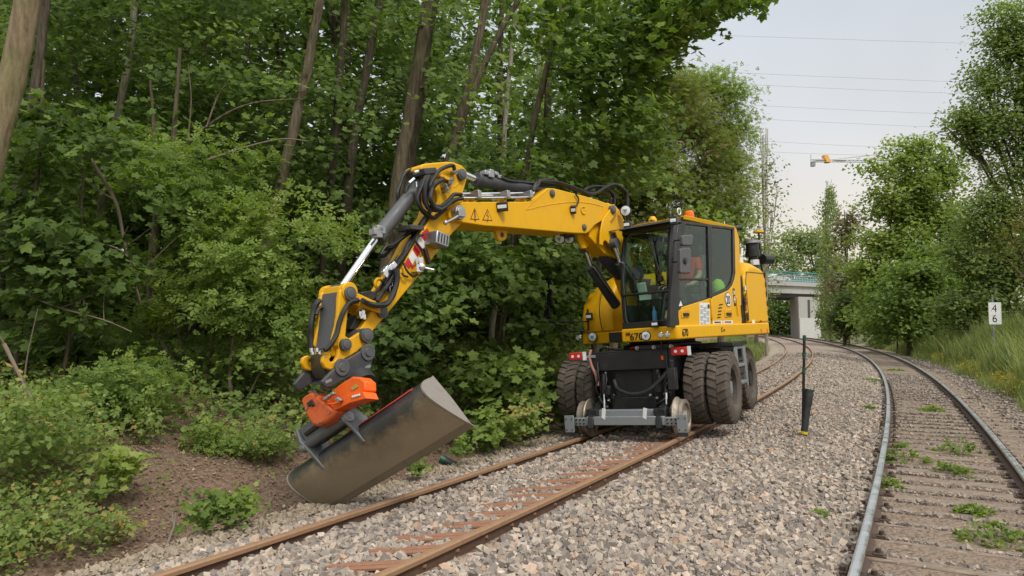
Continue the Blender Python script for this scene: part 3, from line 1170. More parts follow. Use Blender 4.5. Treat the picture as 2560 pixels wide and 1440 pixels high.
# ---------- left body beside the boom
lbp = [(-.98, -.55, 1.585), (-.98, -.60, 1.9), (-.98, -.52, 2.2), (-.98, -.30, 2.5), (-.98, .0, 2.66), (-.98, .5, 2.72), (-.98, .5, 1.585)]
lb = MB()
prof = [(p[1], p[2]) for p in lbp]
vs = []
for x, k in ((-1.27, .92), (-1.22, 1.0), (-.66, 1.0), (-.60, .97)):
    for (y, z) in prof:
        yy = .5 + (y - .5) * k
        zz = 1.585 + (z - 1.585) * (k if z > 1.6 else 1)
        # the outer edge falls away downhill like a fender
        if x < -1.2:
            zz = 1.585 + (zz - 1.585) * .80
        vs.append((x, yy, zz))
n = len(prof)
fs = []
for i in range(3):
    for j in range(n):
        fs.append((i * n + j, i * n + (j + 1) % n, (i + 1) * n + (j + 1) % n, (i + 1) * n + j))
fs += [tuple(range(n - 1, -1, -1)), tuple(range(3 * n, 4 * n))]
lb.add(vs, fs)
hood = lb.build('side_hood', M['yellow'], exc, bevel=.03, seg=3, smooth=50)
MB().tube(spline([(-.80, -.61, 1.60), (-.80, -.665, 1.9), (-.80, -.585, 2.2), (-.80, -.36, 2.5)], 4), .008, 6).build('panel_seam', M['ink'], hood)
MB().prism([(-1.285, -.3, 1.95), (-1.285, .3, 2.2), (-1.285, .45, 2.45), (-1.285, -.1, 2.35)], (-.03, 0, 0)).build('side_vent', M['dark'], hood)
MB().box(-1.15, -.62, .5, 1.0, 1.59, 2.55).build('hydraulic_tank', M['dark'], exc, bevel=.03)
box_lamp(Lb(*z2(525, 45), -.70), FWD + Vector((.2, 0, 0)), .055, .065)
# mirror on a tube frame
mf = MB()
mo = Lb(*z2(525, 100), -.72)
ends = [Lb(*z2(x, y), -.95) for x, y in ((160, 105), (300, 190), (80, 70))]
a0, a1 = Lb(*z2(525, 95), -.66), Lb(*z2(525, 185), -.66)
mf.tube([a0, ends[0], ends[2]], .013, 8)
mf.tube([a1, ends[1], ends[2]], .013, 8)
mf.tube([a0 + Vector((0, 0, .22)), a1], .018, 8)
mf.tube([ends[2], Lb(*z1(95, 1180), -.97), Lb(*z1(140, 1240), -.97)], .014, 8)
mirf = mf.build('mirror_frame', M['black'], exc)
mp = [Lb(*z1(x, y), -.97) for x, y in ((110, 985), (125, 962), (150, 965), (160, 990), (158, 1200), (140, 1225), (115, 1220), (105, 1190))]
MB().prism(mp, (0, .05, 0)).build('mirror', M['black'], mirf, bevel=.012)
mp = [Lb(*z1(x, y), -.97) for x, y in ((85, 1245), (135, 1245), (140, 1350), (90, 1355))]
MB().prism(mp, (0, .05, 0)).build('mirror', M['black'], mirf, bevel=.012)

# ---------- engine hood and counterweight behind the cab
eh = MB()
f0 = Lr(*z1(2065, 900), 1.20).y
pts = [(1.20, f0, 1.59), (1.20, 1.70, 1.59), (1.20, 1.74, 1.7), (1.20, 1.74, 2.46), (1.20, 1.66, 2.6), (1.20, 1.35, 2.66), (1.20, f0 + .28, 2.66), (1.20, f0 + .06, 2.5), (1.20, f0, 2.35)]
vs = []
for x, dz in ((1.22, 0), (1.10, .0), (-1.15, 0), (-1.25, 0)):
    for p in pts:
        zz = p[2] - (.10 if abs(x) > 1.18 and p[2] > 2.4 else 0)
        vs.append((x, p[1], zz))
n = len(pts)
fs = []
for i in range(3):
    for j in range(n):
        fs.append((i * n + (j + 1) % n, i * n + j, (i + 1) * n + j, (i + 1) * n + (j + 1) % n))
fs += [tuple(range(n)), tuple(range(4 * n - 1, 3 * n - 1, -1))]
cw = MB().add(vs, fs).build('engine_hood', M['yellow'], exc, bevel=.03, seg=3)
MB().tube([(1.222, f0 + .05, 1.64), (1.222, f0 + .05, 2.30), (1.222, f0 + .12, 2.47), (1.222, 1.66, 2.47)], .007, 6).build('panel_seam', M['ink'], cw)
MB().box(-1.1, 1.19, .52, f0 + .02, 1.59, 2.40).build('engine_bay', M['dark'], exc, bevel=.02)
for (zx, zy, w_, h_, mt) in ((2095, 1040, .03, .04, 'white'), (2095, 1110, .018, .03, 'redink'), (2097, 1172, .035, .06, 'ink'), (2095, 1235, .035, .055, 'ink'), (2118, 1327, .035, .07, 'ink'),
                             (2175, 1380, .06, .035, 'white'), (2250, 1375, .03, .02, 'redink')):
    p = Lr(*z1(zx, zy), 1.223)
    MB().box(1.219, 1.226, p.y - w_, p.y + w_, p.z - h_, p.z + h_).build('warning_label' if mt != 'ink' or zy < 1300 else 'hood_latch', M[mt], cw)
for k in range(5):
    z = 1.68 + k * .17
    MB().prism([(1.18, 1.735, z), (1.235, 1.70, z + .04), (1.235, 1.70, z + .13), (1.18, 1.735, z + .09)], (0, .03, 0)).build('hazard_stripe', M['ink'], cw)
for (zx, zy, s) in ((2097, 1165, .018), (2095, 1238, .018)):
    p = Lr(*z1(zx, zy), 1.227)
    MB().prism([(1.226, p.y - s, p.z - s), (1.226, p.y + s, p.z - s), (1.226, p.y, p.z + s)], (.002, 0, 0)).build('warning_symbol', M['red'], cw)
# what stands on the hood
pc = Lr(*z1(2135, 800), .80)
pre = MB().lathe((pc.x, pc.y + .2, 2.64), Z_, [(0, .10), (.16, .10), (.17, .085), (.22, .085), (.225, .135), (.34, .135), (.35, .12), (.47, .115), (.48, .15), (.52, .15), (.56, .06)], 28).build('air_precleaner', M['black'], exc)
MB().lathe((pc.x, pc.y + .2, 2.70), Z_, [(0, .102), (.0, .108), (.10, .108), (.1, .102)], 28).build('chrome_band', M['chrome'], pre)
MB().lathe((pc.x, pc.y + .2, 3.12), Z_, [(0, .151), (.0, .156), (.05, .156), (.05, .151)], 28).build('chrome_band', M['steel'], pre)
p = Lr(*z1(2250, 750), .75)
MB().cyl(p + Vector((0, .05, 0)), p + Vector((.05, .35, 0)), .10, 20).build('exhaust_pipe', M['black'], exc)
p = Lr(*z1(2050, 680), .95)
MB().cyl(p + Vector((0, 0, -.08)), p + Vector((0, .06, .07)), .022, 10).build('grab_handle', M['white'], exc)
p = Lr(*z1(2225, 480), .55)
MB().cyl((p.x, p.y, 2.6), (p.x, p.y, p.z - .02), .02, 8).build('antenna_pole', M['black'], exc)
MB().lathe((p.x, p.y, p.z - .03), Z_, [(0, .05), (.015, .11), (.05, .10), (.065, .04)], 20).build('antenna', M['yellow'], exc)
MB().box(.3, .9, 1.35, 1.65, 2.62, 2.86).build('filter_housing', M['white'], exc, bevel=.06, seg=3)

# ---------- cab
cab = MB()
# yellow side skin: lower door panel and rear panel, the window line swept up behind
dr = tr(z8, [(735, 1092), (778, 1050), (1094, 950), (1094, 1246), (757, 1258)], CR)
door = MB().prism(dr, (-.05, 0, 0)).build('cab_door', M['yellow'], exc, bevel=.012)
sk = tr(z8, [(1105, 944), (1200, 905), (1280, 868), (1322, 815), (1342, 745), (1352, 680), (1342, 210), (1362, 215), (1392, 330), (1420, 1240), (1105, 1248)], CR)
skin = MB().prism(sk, (-.05, 0, 0)).build('cab_side_panel', M['yellow'], exc, bevel=.012)
cb = Lr(*z8(1342, 210), CR).y
ct = Lr(*z8(1342, 210), CR).z
cbl = Lr(*z8(1410, 1100), CR).y
MB().prism([(-.0 + .31, cb, ct), (CR - .052, cb, ct), (CR - .052, cbl, 1.6), (.31, cbl, 1.6)][0:4], (0, -.03, 0)).build('cab_rear_frame', M['black'], exc)
# roof
rf0 = Lr(*z8(820, 110), CR).y
roof = MB()
zr = 3.20
rp = [(CR - .03, ct + .02), (CR, ct + .045), (CR - .02, zr - .02), (CR - .10, zr + .02), (.42, zr + .02), (.33, zr - .02), (.31, ct + .02)]
vs = []
for y, dz in ((rf0 - .02, 0), (cb + .01, -.01), (cb + .06, -.06)):
    for (x, z) in rp:
        vs.append((x, y, z + dz))
n = len(rp)
fs = []
for i in range(2):
    for j in range(n):
        fs.append((i * n + j, i * n + (j + 1) % n, (i + 1) * n + (j + 1) % n, (i + 1) * n + j))
fs += [tuple(range(n - 1, -1, -1)), tuple(range(2 * n, 3 * n))]
roof_o = MB().add(vs, fs).build('cab_roof', M['yellow'], exc, bevel=.02, seg=3)
# black front visor of the roof
WF = -1.70                                             # windscreen foot, and its head further back
wb = Vector((0, -1.72, 1.60))
wt = Vector((0, Lr(*z8(715, 185), CR).y, 3.10))


def wp(x, t, off=0.0):
    """point on the bowed windscreen: across x, up t"""
    p = wb.lerp(wt, t)
    return Vector((x, p.y - math.sin(t * math.pi) * .10 - off + abs((x - .76) / .46) ** 3 * .05, p.z))


vis = MB()
vy = wt.y - .12
vis.hexa([(.30, vy, 3.10), (CR - .02, vy, 3.10), (CR - .02, rf0, 3.12), (.32, rf0, 3.12), (.34, vy + .06, 3.14), (CR - .08, vy + .06, 3.14), (CR - .06, rf0, zr + .015), (.36, rf0, zr + .015)])
vis.build('roof_visor', M['black'], exc, bevel=.01)
MB().hexa([(.24, vy - .16, 3.085), (CR - .06, vy - .05, 3.10), (CR - .06, rf0, 3.20), (.30, rf0, 3.20), (.24, vy - .16, 3.10), (CR - .06, vy - .05, 3.115), (CR - .06, rf0, 3.215), (.30, rf0, 3.215)]).build('rain_guard', M['grey'], exc)
# frame posts
fr = MB()


def post(pts, w, d):
    for a, b in zip(pts[:-1], pts[1:]):
        a, b = Vector(a), Vector(b)
        fr.obox((a + b) / 2, Vector((w, 0, 0)), Vector((0, d, 0)), (b - a) / 2 * 1.02)


N_ = 8
for x in (.335, 1.155):
    w_ = .04 if x < .5 else .065
    fr.tube([wp(x, t / N_) + Vector((0, .03, 0)) for t in range(N_ + 1)], w_, 10)
post([(CR - .03, -1.66, 1.60), (CR - .03, -1.64, 2.0)], .03, .10)
ap_ = tr(z8, [(652, 1262), (665, 900), (690, 600), (722, 330), (745, 175), (835, 150), (790, 330), (762, 600), (752, 900), (748, 1262)], CR)
fr.prism(ap_, (-.05, 0, 0))
bp = tr(z8, [(1062, 185), (1102, 188), (1106, 940), (1076, 955)], CR)
fr.prism(bp, (-.05, 0, 0))
fr.prism(tr(z8, [(745, 150), (838, 140), (1342, 205), (1342, 232), (838, 175)], CR - .004), (-.05, 0, 0))
fr.prism(tr(z8, [(1325, 205), (1345, 215), (1352, 690), (1342, 750), (1318, 820), (1276, 872), (1098, 955), (1098, 925), (1262, 845), (1300, 800), (1322, 735), (1330, 680)], CR - .004), (-.05, 0, 0))
fr.prism(tr(z8, [(760, 738), (1064, 745), (1064, 768), (758, 762)], CR - .004), (-.04, 0, 0))
fr.prism(tr(z8, [(735, 1092), (752, 1040), (1090, 940), (1094, 955), (778, 1055)], CR - .004), (-.05, 0, 0))
# left side posts and rails
fr.box(.31, .36, -1.55, cb, 3.02, 3.12)
fr.box(.31, .36, -.62, -.54, 1.6, 3.1)
fr.box(.31, .36, cb - .12, cb, 1.6, 3.1)
fr.box(.31, .35, -1.68, cb, 1.6, 1.95)
# under and over the windscreen
fr.box(.32, 1.18, -1.75, -1.62, 1.585, 1.68)
fr.box(.34, 1.17, wt.y - .05, wt.y + .08, 3.03, 3.11)
fr.tube([wp(.34, .33, .012), wp(.76, .33, .012), wp(1.15, .33, .012)], .022, 8)
frame = fr.build('cab_frame', M['black'], exc, bevel=.008)
# glazing
gl = MB()
nx, ny = 8, 10
vs, fs = [], []
for j in range(ny + 1):
    for i in range(nx + 1):
        vs.append(wp(.345 + (1.145 - .345) * i / nx, .03 + .94 * j / ny))
for j in range(ny):
    for i in range(nx):
        a = j * (nx + 1) + i
        fs.append((a, a + 1, a + nx + 2, a + nx + 1))
gl.add(vs, fs)
MBg = gl.build('windscreen', M['glass'], exc, smooth=60)
# a bright seal round the windscreen
ring = []
for (x, t) in ((.375, .10), (.39, .06), (.43, .04), (1.02, .04), (1.08, .06), (1.10, .10), (1.12, .5), (1.11, .92), (1.06, .965), (.46, .965), (.40, .92), (.37, .5), (.375, .10)):
    ring.append(wp(x, t, .012))
MB().tube(ring, .011, 6).build('window_seal', M['darkgrey'], frame)
MB().prism(tr(z8, [(800, 180), (1062, 190), (1064, 745), (755, 742), (775, 420)], CR - .025), (-.006, 0, 0)).build('door_window', M['glass'], exc, smooth=0)
MB().prism(tr(z8, [(756, 760), (1064, 760), (1085, 945), (770, 1045), (750, 1050)], CR - .025), (-.006, 0, 0)).build('door_window', M['glass'], exc, smooth=0)
MB().prism(tr(z8, [(1100, 200), (1330, 225), (1332, 690), (1290, 830), (1100, 935)], CR - .025), (-.006, 0, 0)).build('side_window', M['glass'], exc, smooth=0)
MB().box(.328, .334, -1.55, -.62, 1.95, 3.03).build('side_window', M['glass'], exc, smooth=0)
MB().box(.328, .334, -.54, cb - .12, 1.95, 3.03).build('side_window', M['glass'], exc, smooth=0)
MB().box(.42, CR - .12, cb - .02, cb - .014, 2.2, 3.0).build('rear_window', M['glass'], exc, smooth=0)
# door fittings
for q in ([(778, 1085), (878, 1068), (862, 1160), (782, 1165)], [(1240, 1080), (1312, 1072), (1318, 1150), (1244, 1160)]):
    hd = MB().prism(tr(z8, q, CR + .012), (-.014, 0, 0)).build('handle_recess', M['yellow2'], door, bevel=.006)
    c = sum(tr(z8, q, CR + .014), Vector()) / 4
    MB().box(c.x - .002, c.x + .012, c.y - .085, c.y + .085, c.z - .035, c.z + .01).build('handle', M['ink'], hd)
p0 = tr(z8, [(970, 1002), (1078, 1005), (1080, 1245), (972, 1245)], CR + .004)
tb = MB().prism(p0, (-.006, 0, 0)).build('load_table', M['white'], door)
tx = MB()
for k in range(15):
    t = .14 + k * .057
    a, b = p0[0].lerp(p0[3], t), p0[1].lerp(p0[2], t)
    for (u0, u1) in ((.06, .30), (.36, .60), (.66, .92)):
        if (k * 7 + int(u0 * 30)) % 5 == 0:
            continue
        q0, q1 = a.lerp(b, u0), a.lerp(b, u1)
        tx.obox((q0 + q1) / 2 + Vector((.001, 0, 0)), (.0015, 0, 0), (q1 - q0) / 2, (0, 0, .006))
tx.build('table_print', pbr('grey_print', (.33, .34, .35), .6), tb)
q = p0[0].lerp(p0[1], .88).lerp(p0[3].lerp(p0[2], .88), .15)
MB().box(q.x - .001, q.x + .003, q.y - .03, q.y + .03, q.z - .03, q.z + .03).build('table_print', M['ink'], tb)
for k, (a, b) in enumerate(((1180, 1027), (1172, 1062), (1168, 1098), (1164, 1132), (1160, 1163))):
    MB().prism(tr(z8, [(a, b - 9), (a + 38 - k, b - 14), (a + 34, b), (a - 4, b + 6)], CR + .003), (-.004, 0, 0)).build('vent_slot', M['ink'], skin)
c = Lr(*z8(1272, 970), CR + .002)
sg_ = MB()
sg_.lathe(c, X_, [(0, .118), (.004, .118), (.004, .001)], 36)
sign20 = sg_.build('speed_disc', M['ink'], skin)
MB().lathe(c + Vector((.002, 0, 0)), X_, [(0, .108), (.004, .108), (.004, .001)], 36).build('disc_face', M['white'], sign20)
letters('speed_number', '20', .19, M['ink'], sign20, c + Vector((.007, -.088, -.068)), Y_, Z_, sx=.80)
for q in ([(1112, 1196), (1210, 1193), (1210, 1224), (1114, 1228)], [(1222, 1192), (1322, 1190), (1322, 1222), (1224, 1226)]):
    pts_ = tr(z8, q, CR + .003)
    tb2 = MB().prism(pts_, (-.004, 0, 0)).build('data_plate', M['white'], skin)
    m_ = (pts_[0] + pts_[1] + pts_[2] + pts_[3]) / 4
    dd = (pts_[1] - pts_[0])
    dm = MB()
    for k in range(7):
        e = m_ + dd * (-.32 + k * .1)
        dm.obox(e + Vector((.0015, 0, 0)), (.0015, 0, 0), (0, .012, 0), (0, 0, .012))
    dm.build('plate_print', M['ink'], tb2)
p = Lr(*z8(1340, 960), CR + .003)
MB().box(p.x - .003, p.x + .002, p.y - .035, p.y + .035, p.z - .12, p.z + .17).build('warning_label', M['ink'], skin)
MB().box(p.x, p.x + .004, p.y - .011, p.y + .011, p.z - .075, p.z + .04).box(p.x, p.x + .0045, p.y - .026, p.y + .026, p.z - .03, p.z + .005).build('cross_symbol', M['white'], skin)
MB().box(p.x, p.x + .004, p.y - .022, p.y - .004, p.z + .06, p.z + .14).box(p.x, p.x + .004, p.y + .006, p.y + .022, p.z + .07, p.z + .13).build('warning_symbol', M['white'], skin)
MB().prism(tr(z8, [(752, 1040), (770, 980), (790, 1036)], CR + .003), (-.004, 0, 0)).build('white_triangle', M['white'], frame)
hb = Lr(*z8(1370, 1050), CR + .01)
MB().box(hb.x - .01, hb.x + .012, hb.y - .02, hb.y + .02, hb.z - .13, hb.z + .16).build('hinge', M['yellow'], skin, bevel=.005)
hb = Lr(*z8(1417, 1080), CR + .01)
MB().box(hb.x - .02, hb.x + .012, hb.y - .012, hb.y + .012, hb.z - .12, hb.z + .08).build('hinge', M['ink'], skin)
hb = Lr(*z8(1095, 1060), CR + .01)
MB().box(hb.x - .01, hb.x + .016, hb.y - .022, hb.y + .022, hb.z - .16, hb.z + .14).build('hinge', M['yellow'], door, bevel=.005)
# wiper, grab rail, mirrors on the right
MB().tube(spline([wp(1.05, .42, .03), wp(1.0, .55, .03), wp(.9, .75, .03), wp(.80, .95, .03)], 4), .009, 6).tube([wp(1.10, .40, .03), wp(.97, .62, .03), wp(.84, .93, .03)], .007, 6).build('wiper', M['black'], exc)
gr_ = MB().tube(spline([wp(1.13, .93, .05), wp(1.10, .88, .10), wp(1.08, .7, .11), wp(1.06, .5, .10), wp(1.05, .42, .08)], 5), .013, 8)
for t in (.70, .45):
    gr_.obox(wp(1.06, t, .09), (.03, 0, 0), (0, .03, 0), (0, 0, .035))
gr_.build('grab_rail', M['black'], exc)
mr = MB().tube([Lr(*z8(705, 345), CR), Lr(*z8(790, 335), CR + .22), Lr(*z8(830, 335), CR + .24)], .011, 8)
mr.tube([Lr(*z8(690, 572), CR), Lr(*z8(780, 568), CR + .22), Lr(*z8(820, 560), CR + .24)], .011, 8)
mr_o = mr.build('mirror_arm', M['black'], exc)
for q in ([(790, 300), (800, 285), (895, 282), (906, 298), (900, 380), (885, 400), (800, 398), (790, 385)], [(768, 440), (780, 424), (868, 424), (882, 440), (880, 680), (868, 692), (776, 690), (766, 676)]):
    MB().prism(tr(z8, q, CR + .30), (-.07, .03, 0)).build('mirror', M['grey'], mr_o, bevel=.018, seg=3)
c = Lr(*z8(820, 560), CR + .31)
MB().lathe(c, X_, [(-.01, .05), (.008, .045), (.01, .03), (.014, .03), (.015, .001)], 20).build('mirror_knob', M['black'], mr_o)
# beacons, lamps and aerials on the roof
p = Lr(*z1(1460, 300), .80)
bc = MB().cyl((p.x, p.y + .25, zr), (p.x, p.y + .25, zr + .12), .025, 10).lathe((p.x, p.y + .25, zr + .11), Z_, [(0, .05), (.03, .07), (.04, .07)], 20).build('beacon', M['black'], exc)
MB().lathe((p.x, p.y + .25, zr + .15), Z_, [(0, .075), (.02, .085), (.11, .078), (.135, .05), (.14, .001)], 20).build('beacon_lens', M['amber'], bc)
p = Lb(*z1(1160, 290), -.9)
bc = MB().lathe((p.x, -.9, zr), Z_, [(0, .05), (.06, .06), (.08, .07)], 20).build('beacon', M['black'], exc)
MB().lathe((p.x, -.9, zr + .08), Z_, [(0, .07), (.05, .066), (.09, .04), (.10, .001)], 20).build('beacon_lens', M['yellow'], bc)
round_lamp(Lb(*z1(895, 268), -1.35), FWD + Vector((.25, 0, 0)), .09, depth=.12)
MB().tube([Lb(*z1(910, 320), -1.32), Lb(*z1(915, 380), -1.25), (.36, -1.2, 3.12)], .02, 8).build('lamp_bracket', M['black'], exc)
box_lamp(Lb(*z1(1370, 362), vy - .03), FWD + Vector((.3, 0, 0)), .05, .065)
box_lamp(Lb(*z1(905, 405), vy - .03), FWD + Vector((.3, 0, 0)), .05, .06)
box_lamp(Lb(*z1(1185, 1400), -1.86), FWD + Vector((.3, 0, 0)), .05, .05)
c = Vector((CR - .1, cb + .06, zr + .01))
MB().cyl(c + Vector((.0, -.04, 0)), c + Vector((.12, .14, .01)), .045, 14).cyl(c + Vector((-.12, .02, .01)), c + Vector((.0, .14, .0)), .04, 14).build('rear_camera', M['black'], exc)
MB().tube([(CR - .12, cb - .12, zr), (CR - .12, cb - .12, zr + .13)], .006, 6).build('aerial', M['white'], exc)
p = Lr(*z1(1432, 295), CR - .08)
MB().tube([p + Vector((0, .05 * math.cos(k * .7), .05 * math.sin(k * .7) + .03)) for k in range(10)], .01, 6).build('lifting_eye', M['white'], exc)
mi = MB()
for k, x in enumerate((.40, .47, .55, .62)):
    mi.box(x, x + .04, -1.2, -1.12, zr - .02, zr + .05 + .02 * (k % 2))
mi.build('roof_fitting', M['grey'], exc)

# cab interior
it = MB()
it.box(.36, CR - .06, -1.66, .38, 1.59, 1.66)
it.prism([(.40, -.05, 1.66), (.40, .36, 1.66), (.40, .36, 2.35), (.40, .05, 2.2)], (.72, 0, 0))
it.box(.38, .56, -.95, -.1, 1.66, 2.08)
it.box(CR - .24, CR - .07, -.85, -.1, 1.66, 2.02)
inter = it.build('cab_interior', M['dark'], exc, bevel=.02)
seat = MB().box(.58, .98, -.72, -.22, 1.95, 2.09).prism([(.60, -.30, 2.05), (.60, -.16, 2.05), (.60, -.02, 2.75), (.60, -.14, 2.75)], (.36, 0, 0)).box(.66, .90, -.12, -.03, 2.76, 2.95)
seat.box(.64, .92, -.62, -.3, 1.66, 1.96)
seat.build('driver_seat', M['darkgrey'], exc, bevel=.035, seg=3)
js = MB().tube([(.50, -.92, 2.06), (.50, -.98, 2.2)], .02, 8).tube([(1.04, -.86, 2.0), (1.04, -.93, 2.16)], .02, 8).tube([(.78, -1.35, 1.66), (.78, -1.22, 2.02), (.78, -1.16, 2.1)], .03, 8)
js.build('joystick', M['black'], exc)
sw = [(.78 + .17 * math.cos(a), -1.14 + .09 * math.sin(a), 2.12 + .12 * math.sin(a)) for a in [2 * math.pi * k / 20 for k in range(21)]]
MB().tube(sw, .014, 8).build('steering_wheel', M['black'], exc)
MB().obox((.52, -1.42, 2.18), (.07, 0, 0), (0, .02, .01), (0, -.02, .10)).build('display_screen', M['mint'], exc, bevel=.006)
MB().obox((.46, -1.40, 2.46), (.07, .02, 0), (0, .02, .01), (0, -.02, .09)).build('display_screen', M['grey'], exc, bevel=.006)
MB().obox(wp(.72, .29, -.05), (.10, 0, 0), (0, .003, 0), (0, 0, .035)).build('paper_label', M['mint'], exc)
MB().lathe((.74, -1.5, 1.66), Z_, [(0, .035), (.16, .035), (.19, .014), (.24, .014)], 14).build('drink_bottle', pbr('blue_bottle', (.08, .28, .55), .2), exc)
lv = MB().ball((1.04, .14, 2.16), .16, 14, sc=(.7, .9, 1.15))
lv.build('lime_jacket', M['lime'], exc)
MB().box(.80, .98, .12, .30, 2.2, 2.30).build('storage_box', M['mint'], exc, bevel=.02)
# ---------- boom: upper link and base link, outlines met with the machine's lengthwise plane and given their width
BW = .20
fb = [(652, 650), (645, 600), (680, 550), (730, 515), (800, 497), (1440, 497), (1640, 358), (1710, 364), (1860, 402), (2010, 440), (2150, 482), (2240, 515), (2320, 540), (2350, 580), (2325, 625),
      (2250, 640), (2195, 680), (2110, 730), (2060, 790), (2025, 815), (1900, 812), (1200, 752), (1000, 738), (690, 690)]
boom = MB().prism(tr(z3, fb, BW), (-2 * BW, 0, 0)).build('boom', M['yellow'], exc, bevel=.014, seg=3)
sm = MB().tube(spline(tr(z3, [(1640, 372), (1530, 470), (1420, 575), (1560, 545), (1760, 512), (1900, 502), (2050, 512), (2190, 545)], BW + .001), 5), .006, 6)
sm.tube(tr(z3, [(2190, 545), (2180, 680)], BW + .001), .006, 6)
sm.build('weld_seam', M['yellow2'], boom)
MB().prism(tr(z3, [(1112, 745), (1250, 748), (1228, 870), (1198, 888), (1152, 888), (1132, 845)], .03), (-.06, 0, 0)).build('lifting_lug', M['yellow'], boom, bevel=.012)
c = Lr(*z3(1182, 828), .032)
MB().cyl(c, c - Vector((.064, 0, 0)), .035, 16).build('lug_hole', M['ink'], boom)
base = MB()
base.prism(tr(z3, [(2235, 505), (2300, 530), (2352, 575), (2402, 680), (2440, 900), (2700, 1500), (2560, 1600), (2370, 1080), (2210, 1020), (2055, 850), (2050, 790), (2110, 730), (2195, 680)], .13), (-.26, 0, 0))
bl = base.build('boom_base', M['yellow'], exc, bevel=.014, seg=3)
for r in (BW + .035, -BW - .005):
    MB().prism(tr(z3, [(2192, 676), (2215, 640), (2300, 520), (2350, 580), (2262, 700), (2312, 780), (2334, 850), (2318, 915), (2270, 942), (2240, 905), (2212, 880), (2192, 905), (2196, 935), (2162, 925), (2168, 790)], r), (-.03, 0, 0)).build('link_plate', M['yellow'], bl, bevel=.008)


def pin(zf, x, y, r0, r1, rad, parent, mat='grey', name='pin'):
    a, b = Lr(*zf(x, y), r1), None
    b = Vector((r0, a.y, a.z))
    o = MB().cyl(b, a, rad, 24).lathe(a, X_, [(0, rad * .75), (.008, rad * .75), (.012, rad * .6), (.012, .001)], 20).build(name, M[mat], parent, bevel=.004)
    return o


pin(z3, 2302, 862, -.26, BW + .06, .075, bl)
pin(z3, 2300, 575, -.26, BW + .06, .07, bl)
pin(z3, 1690, 412, -.24, BW + .02, .055, boom)
pin(z3, 2010, 752, -.24, BW + .02, .05, boom)
pin(z3, 770, 603, -.30, BW + .09, .085, boom, 'steel')
hp = Lr(*z3(770, 620), BW + .11)
MB().tube([hp, Lr(*z3(700, 665), BW + .11), Lr(*z3(615, 708), BW + .11)], .017, 8).ball(Lr(*z3(615, 708), BW + .11), .03, 10).obox(hp, (.02, 0, 0), (0, .06, 0), (0, 0, .03)).build('pin_lever', M['steel'], boom)
# lift cylinders between upper carriage and boom, one each side
for r in (-.27, .27):
    foot, neck = Lr(*z1(800, 1215), -.27), Lr(*z1(562, 850), -.27)
    top = Lr(*z1(487, 640), -.27)
    if r > 0:
        foot, neck, top = (Vector((r, p.y, p.z)) for p in (foot, neck, top))
    cyl_ = MB().cyl(foot, neck, .085, 20).cyl(neck, neck + (neck - foot).normalized() * .06, .075, 20).build('lift_cylinder', M['darkgrey'], exc, bevel=.006)
    MB().cyl(neck, top, .04, 14).build('rod', M['chrome'], cyl_)
    MB().cyl(top - Vector((.07, 0, 0)), top + Vector((.07, 0, 0)), .075, 16).build('rod_eye', M['grey'], cyl_)
    MB().tube(spline([foot + Vector((.1, -.05, .05)), foot.lerp(neck, .5) + Vector((.1, -.1, .03)), neck + Vector((.1, -.08, 0)), neck + Vector((.02, -.07, .02))], 5), .012, 8).build('pipe', M['steel'], cyl_)
for r in (.19, -.23):
    MB().prism(tr(z3, [(1900, 800), (2020, 800), (2035, 930), (2005, 968), (1960, 968), (1930, 900)], -.02), (.04, 0, 0)).build('cylinder_lug', M['yellow'], boom, bevel=.01) if r > 0 else None
# adjusting cylinder between the base link and the upper link, behind the cab post
a, b, c = Lr(*z1(840, 905), .0), Lr(*z1(690, 745), .0), Lr(*z1(500, 515), .0)
cyl_ = MB().cyl(a, b, .10, 22).cyl(b, b + (b - a).normalized() * .07, .085, 22).build('adjusting_cylinder', M['darkgrey'], exc)
MB().cyl(b, c, .05, 16).build('rod', M['grey'], cyl_)
a, b, c = Lr(*z1(850, 745), .16), Lr(*z1(770, 640), .16), Lr(*z1(700, 560), .16)
MB().cyl(a, b, .03, 12).cyl(b, c, .02, 10).build('pipe', M['grey'], exc)
# stick cylinder along the boom
a, b, c = Lr(*z3(1690, 412), 0), Lr(*z3(945, 285), 0), Lr(*z3(800, 222), 0)
cyl_ = MB().cyl(a, b, .085, 24).cyl(b, b + (c - b).normalized() * .05, .095, 24).build('stick_cylinder', M['darkgrey'], exc, bevel=.008)
MB().cyl(b, c, .045, 16).build('rod', M['chrome'], cyl_)
sv_ = MB()
for (x, y, s) in ((1010, 212, .05), (1060, 200, .045), (1110, 220, .04), (1045, 235, .06), (1140, 250, .04)):
    sv_.obox(Lr(*z3(x, y), .05), (s, 0, 0), (0, s * .9, 0), (0, 0, s * .6))
sv_.build('pipe_clamp', M['steel'], cyl_, bevel=.008)
# lamps on the boom
l1 = Lr(*z3(1180, 545), BW + .07)
box_lamp(l1, Vector((.5, -.8, -.1)), .07, .06, parent=exc)
box_lamp(Lr(*z3(1892, 580), BW + .05), Vector((.5, -.8, -.3)), .04, .06, parent=exc)
MB().tube(spline(tr(z3, [(1915, 415), (1945, 470), (1935, 520), (1900, 560)], BW + .03), 5), .012, 8).build('lamp_cable', M['hose'], boom)
for x in (1755, 1848):
    round_lamp(Lr(*z3(x, 865), -.02), Vector((.2, -.85, -.5)), .085, parent=exc)
MB().box(-.1, .1, Lr(*z3(1800, 830), 0).y - .12, Lr(*z3(1800, 830), 0).y + .12, Lr(*z3(1800, 832), 0).z - .03, Lr(*z3(1800, 832), 0).z + .03).build('lamp_bracket', M['dark'], boom)
MB().tube([Lr(*z3(1995, 585), BW + .006) + Vector((0, .06 * math.cos(k * .5), .055 * math.sin(k * .5))) for k in range(2, 14)], .009, 6).build('weld_ring', M['yellow2'], boom)
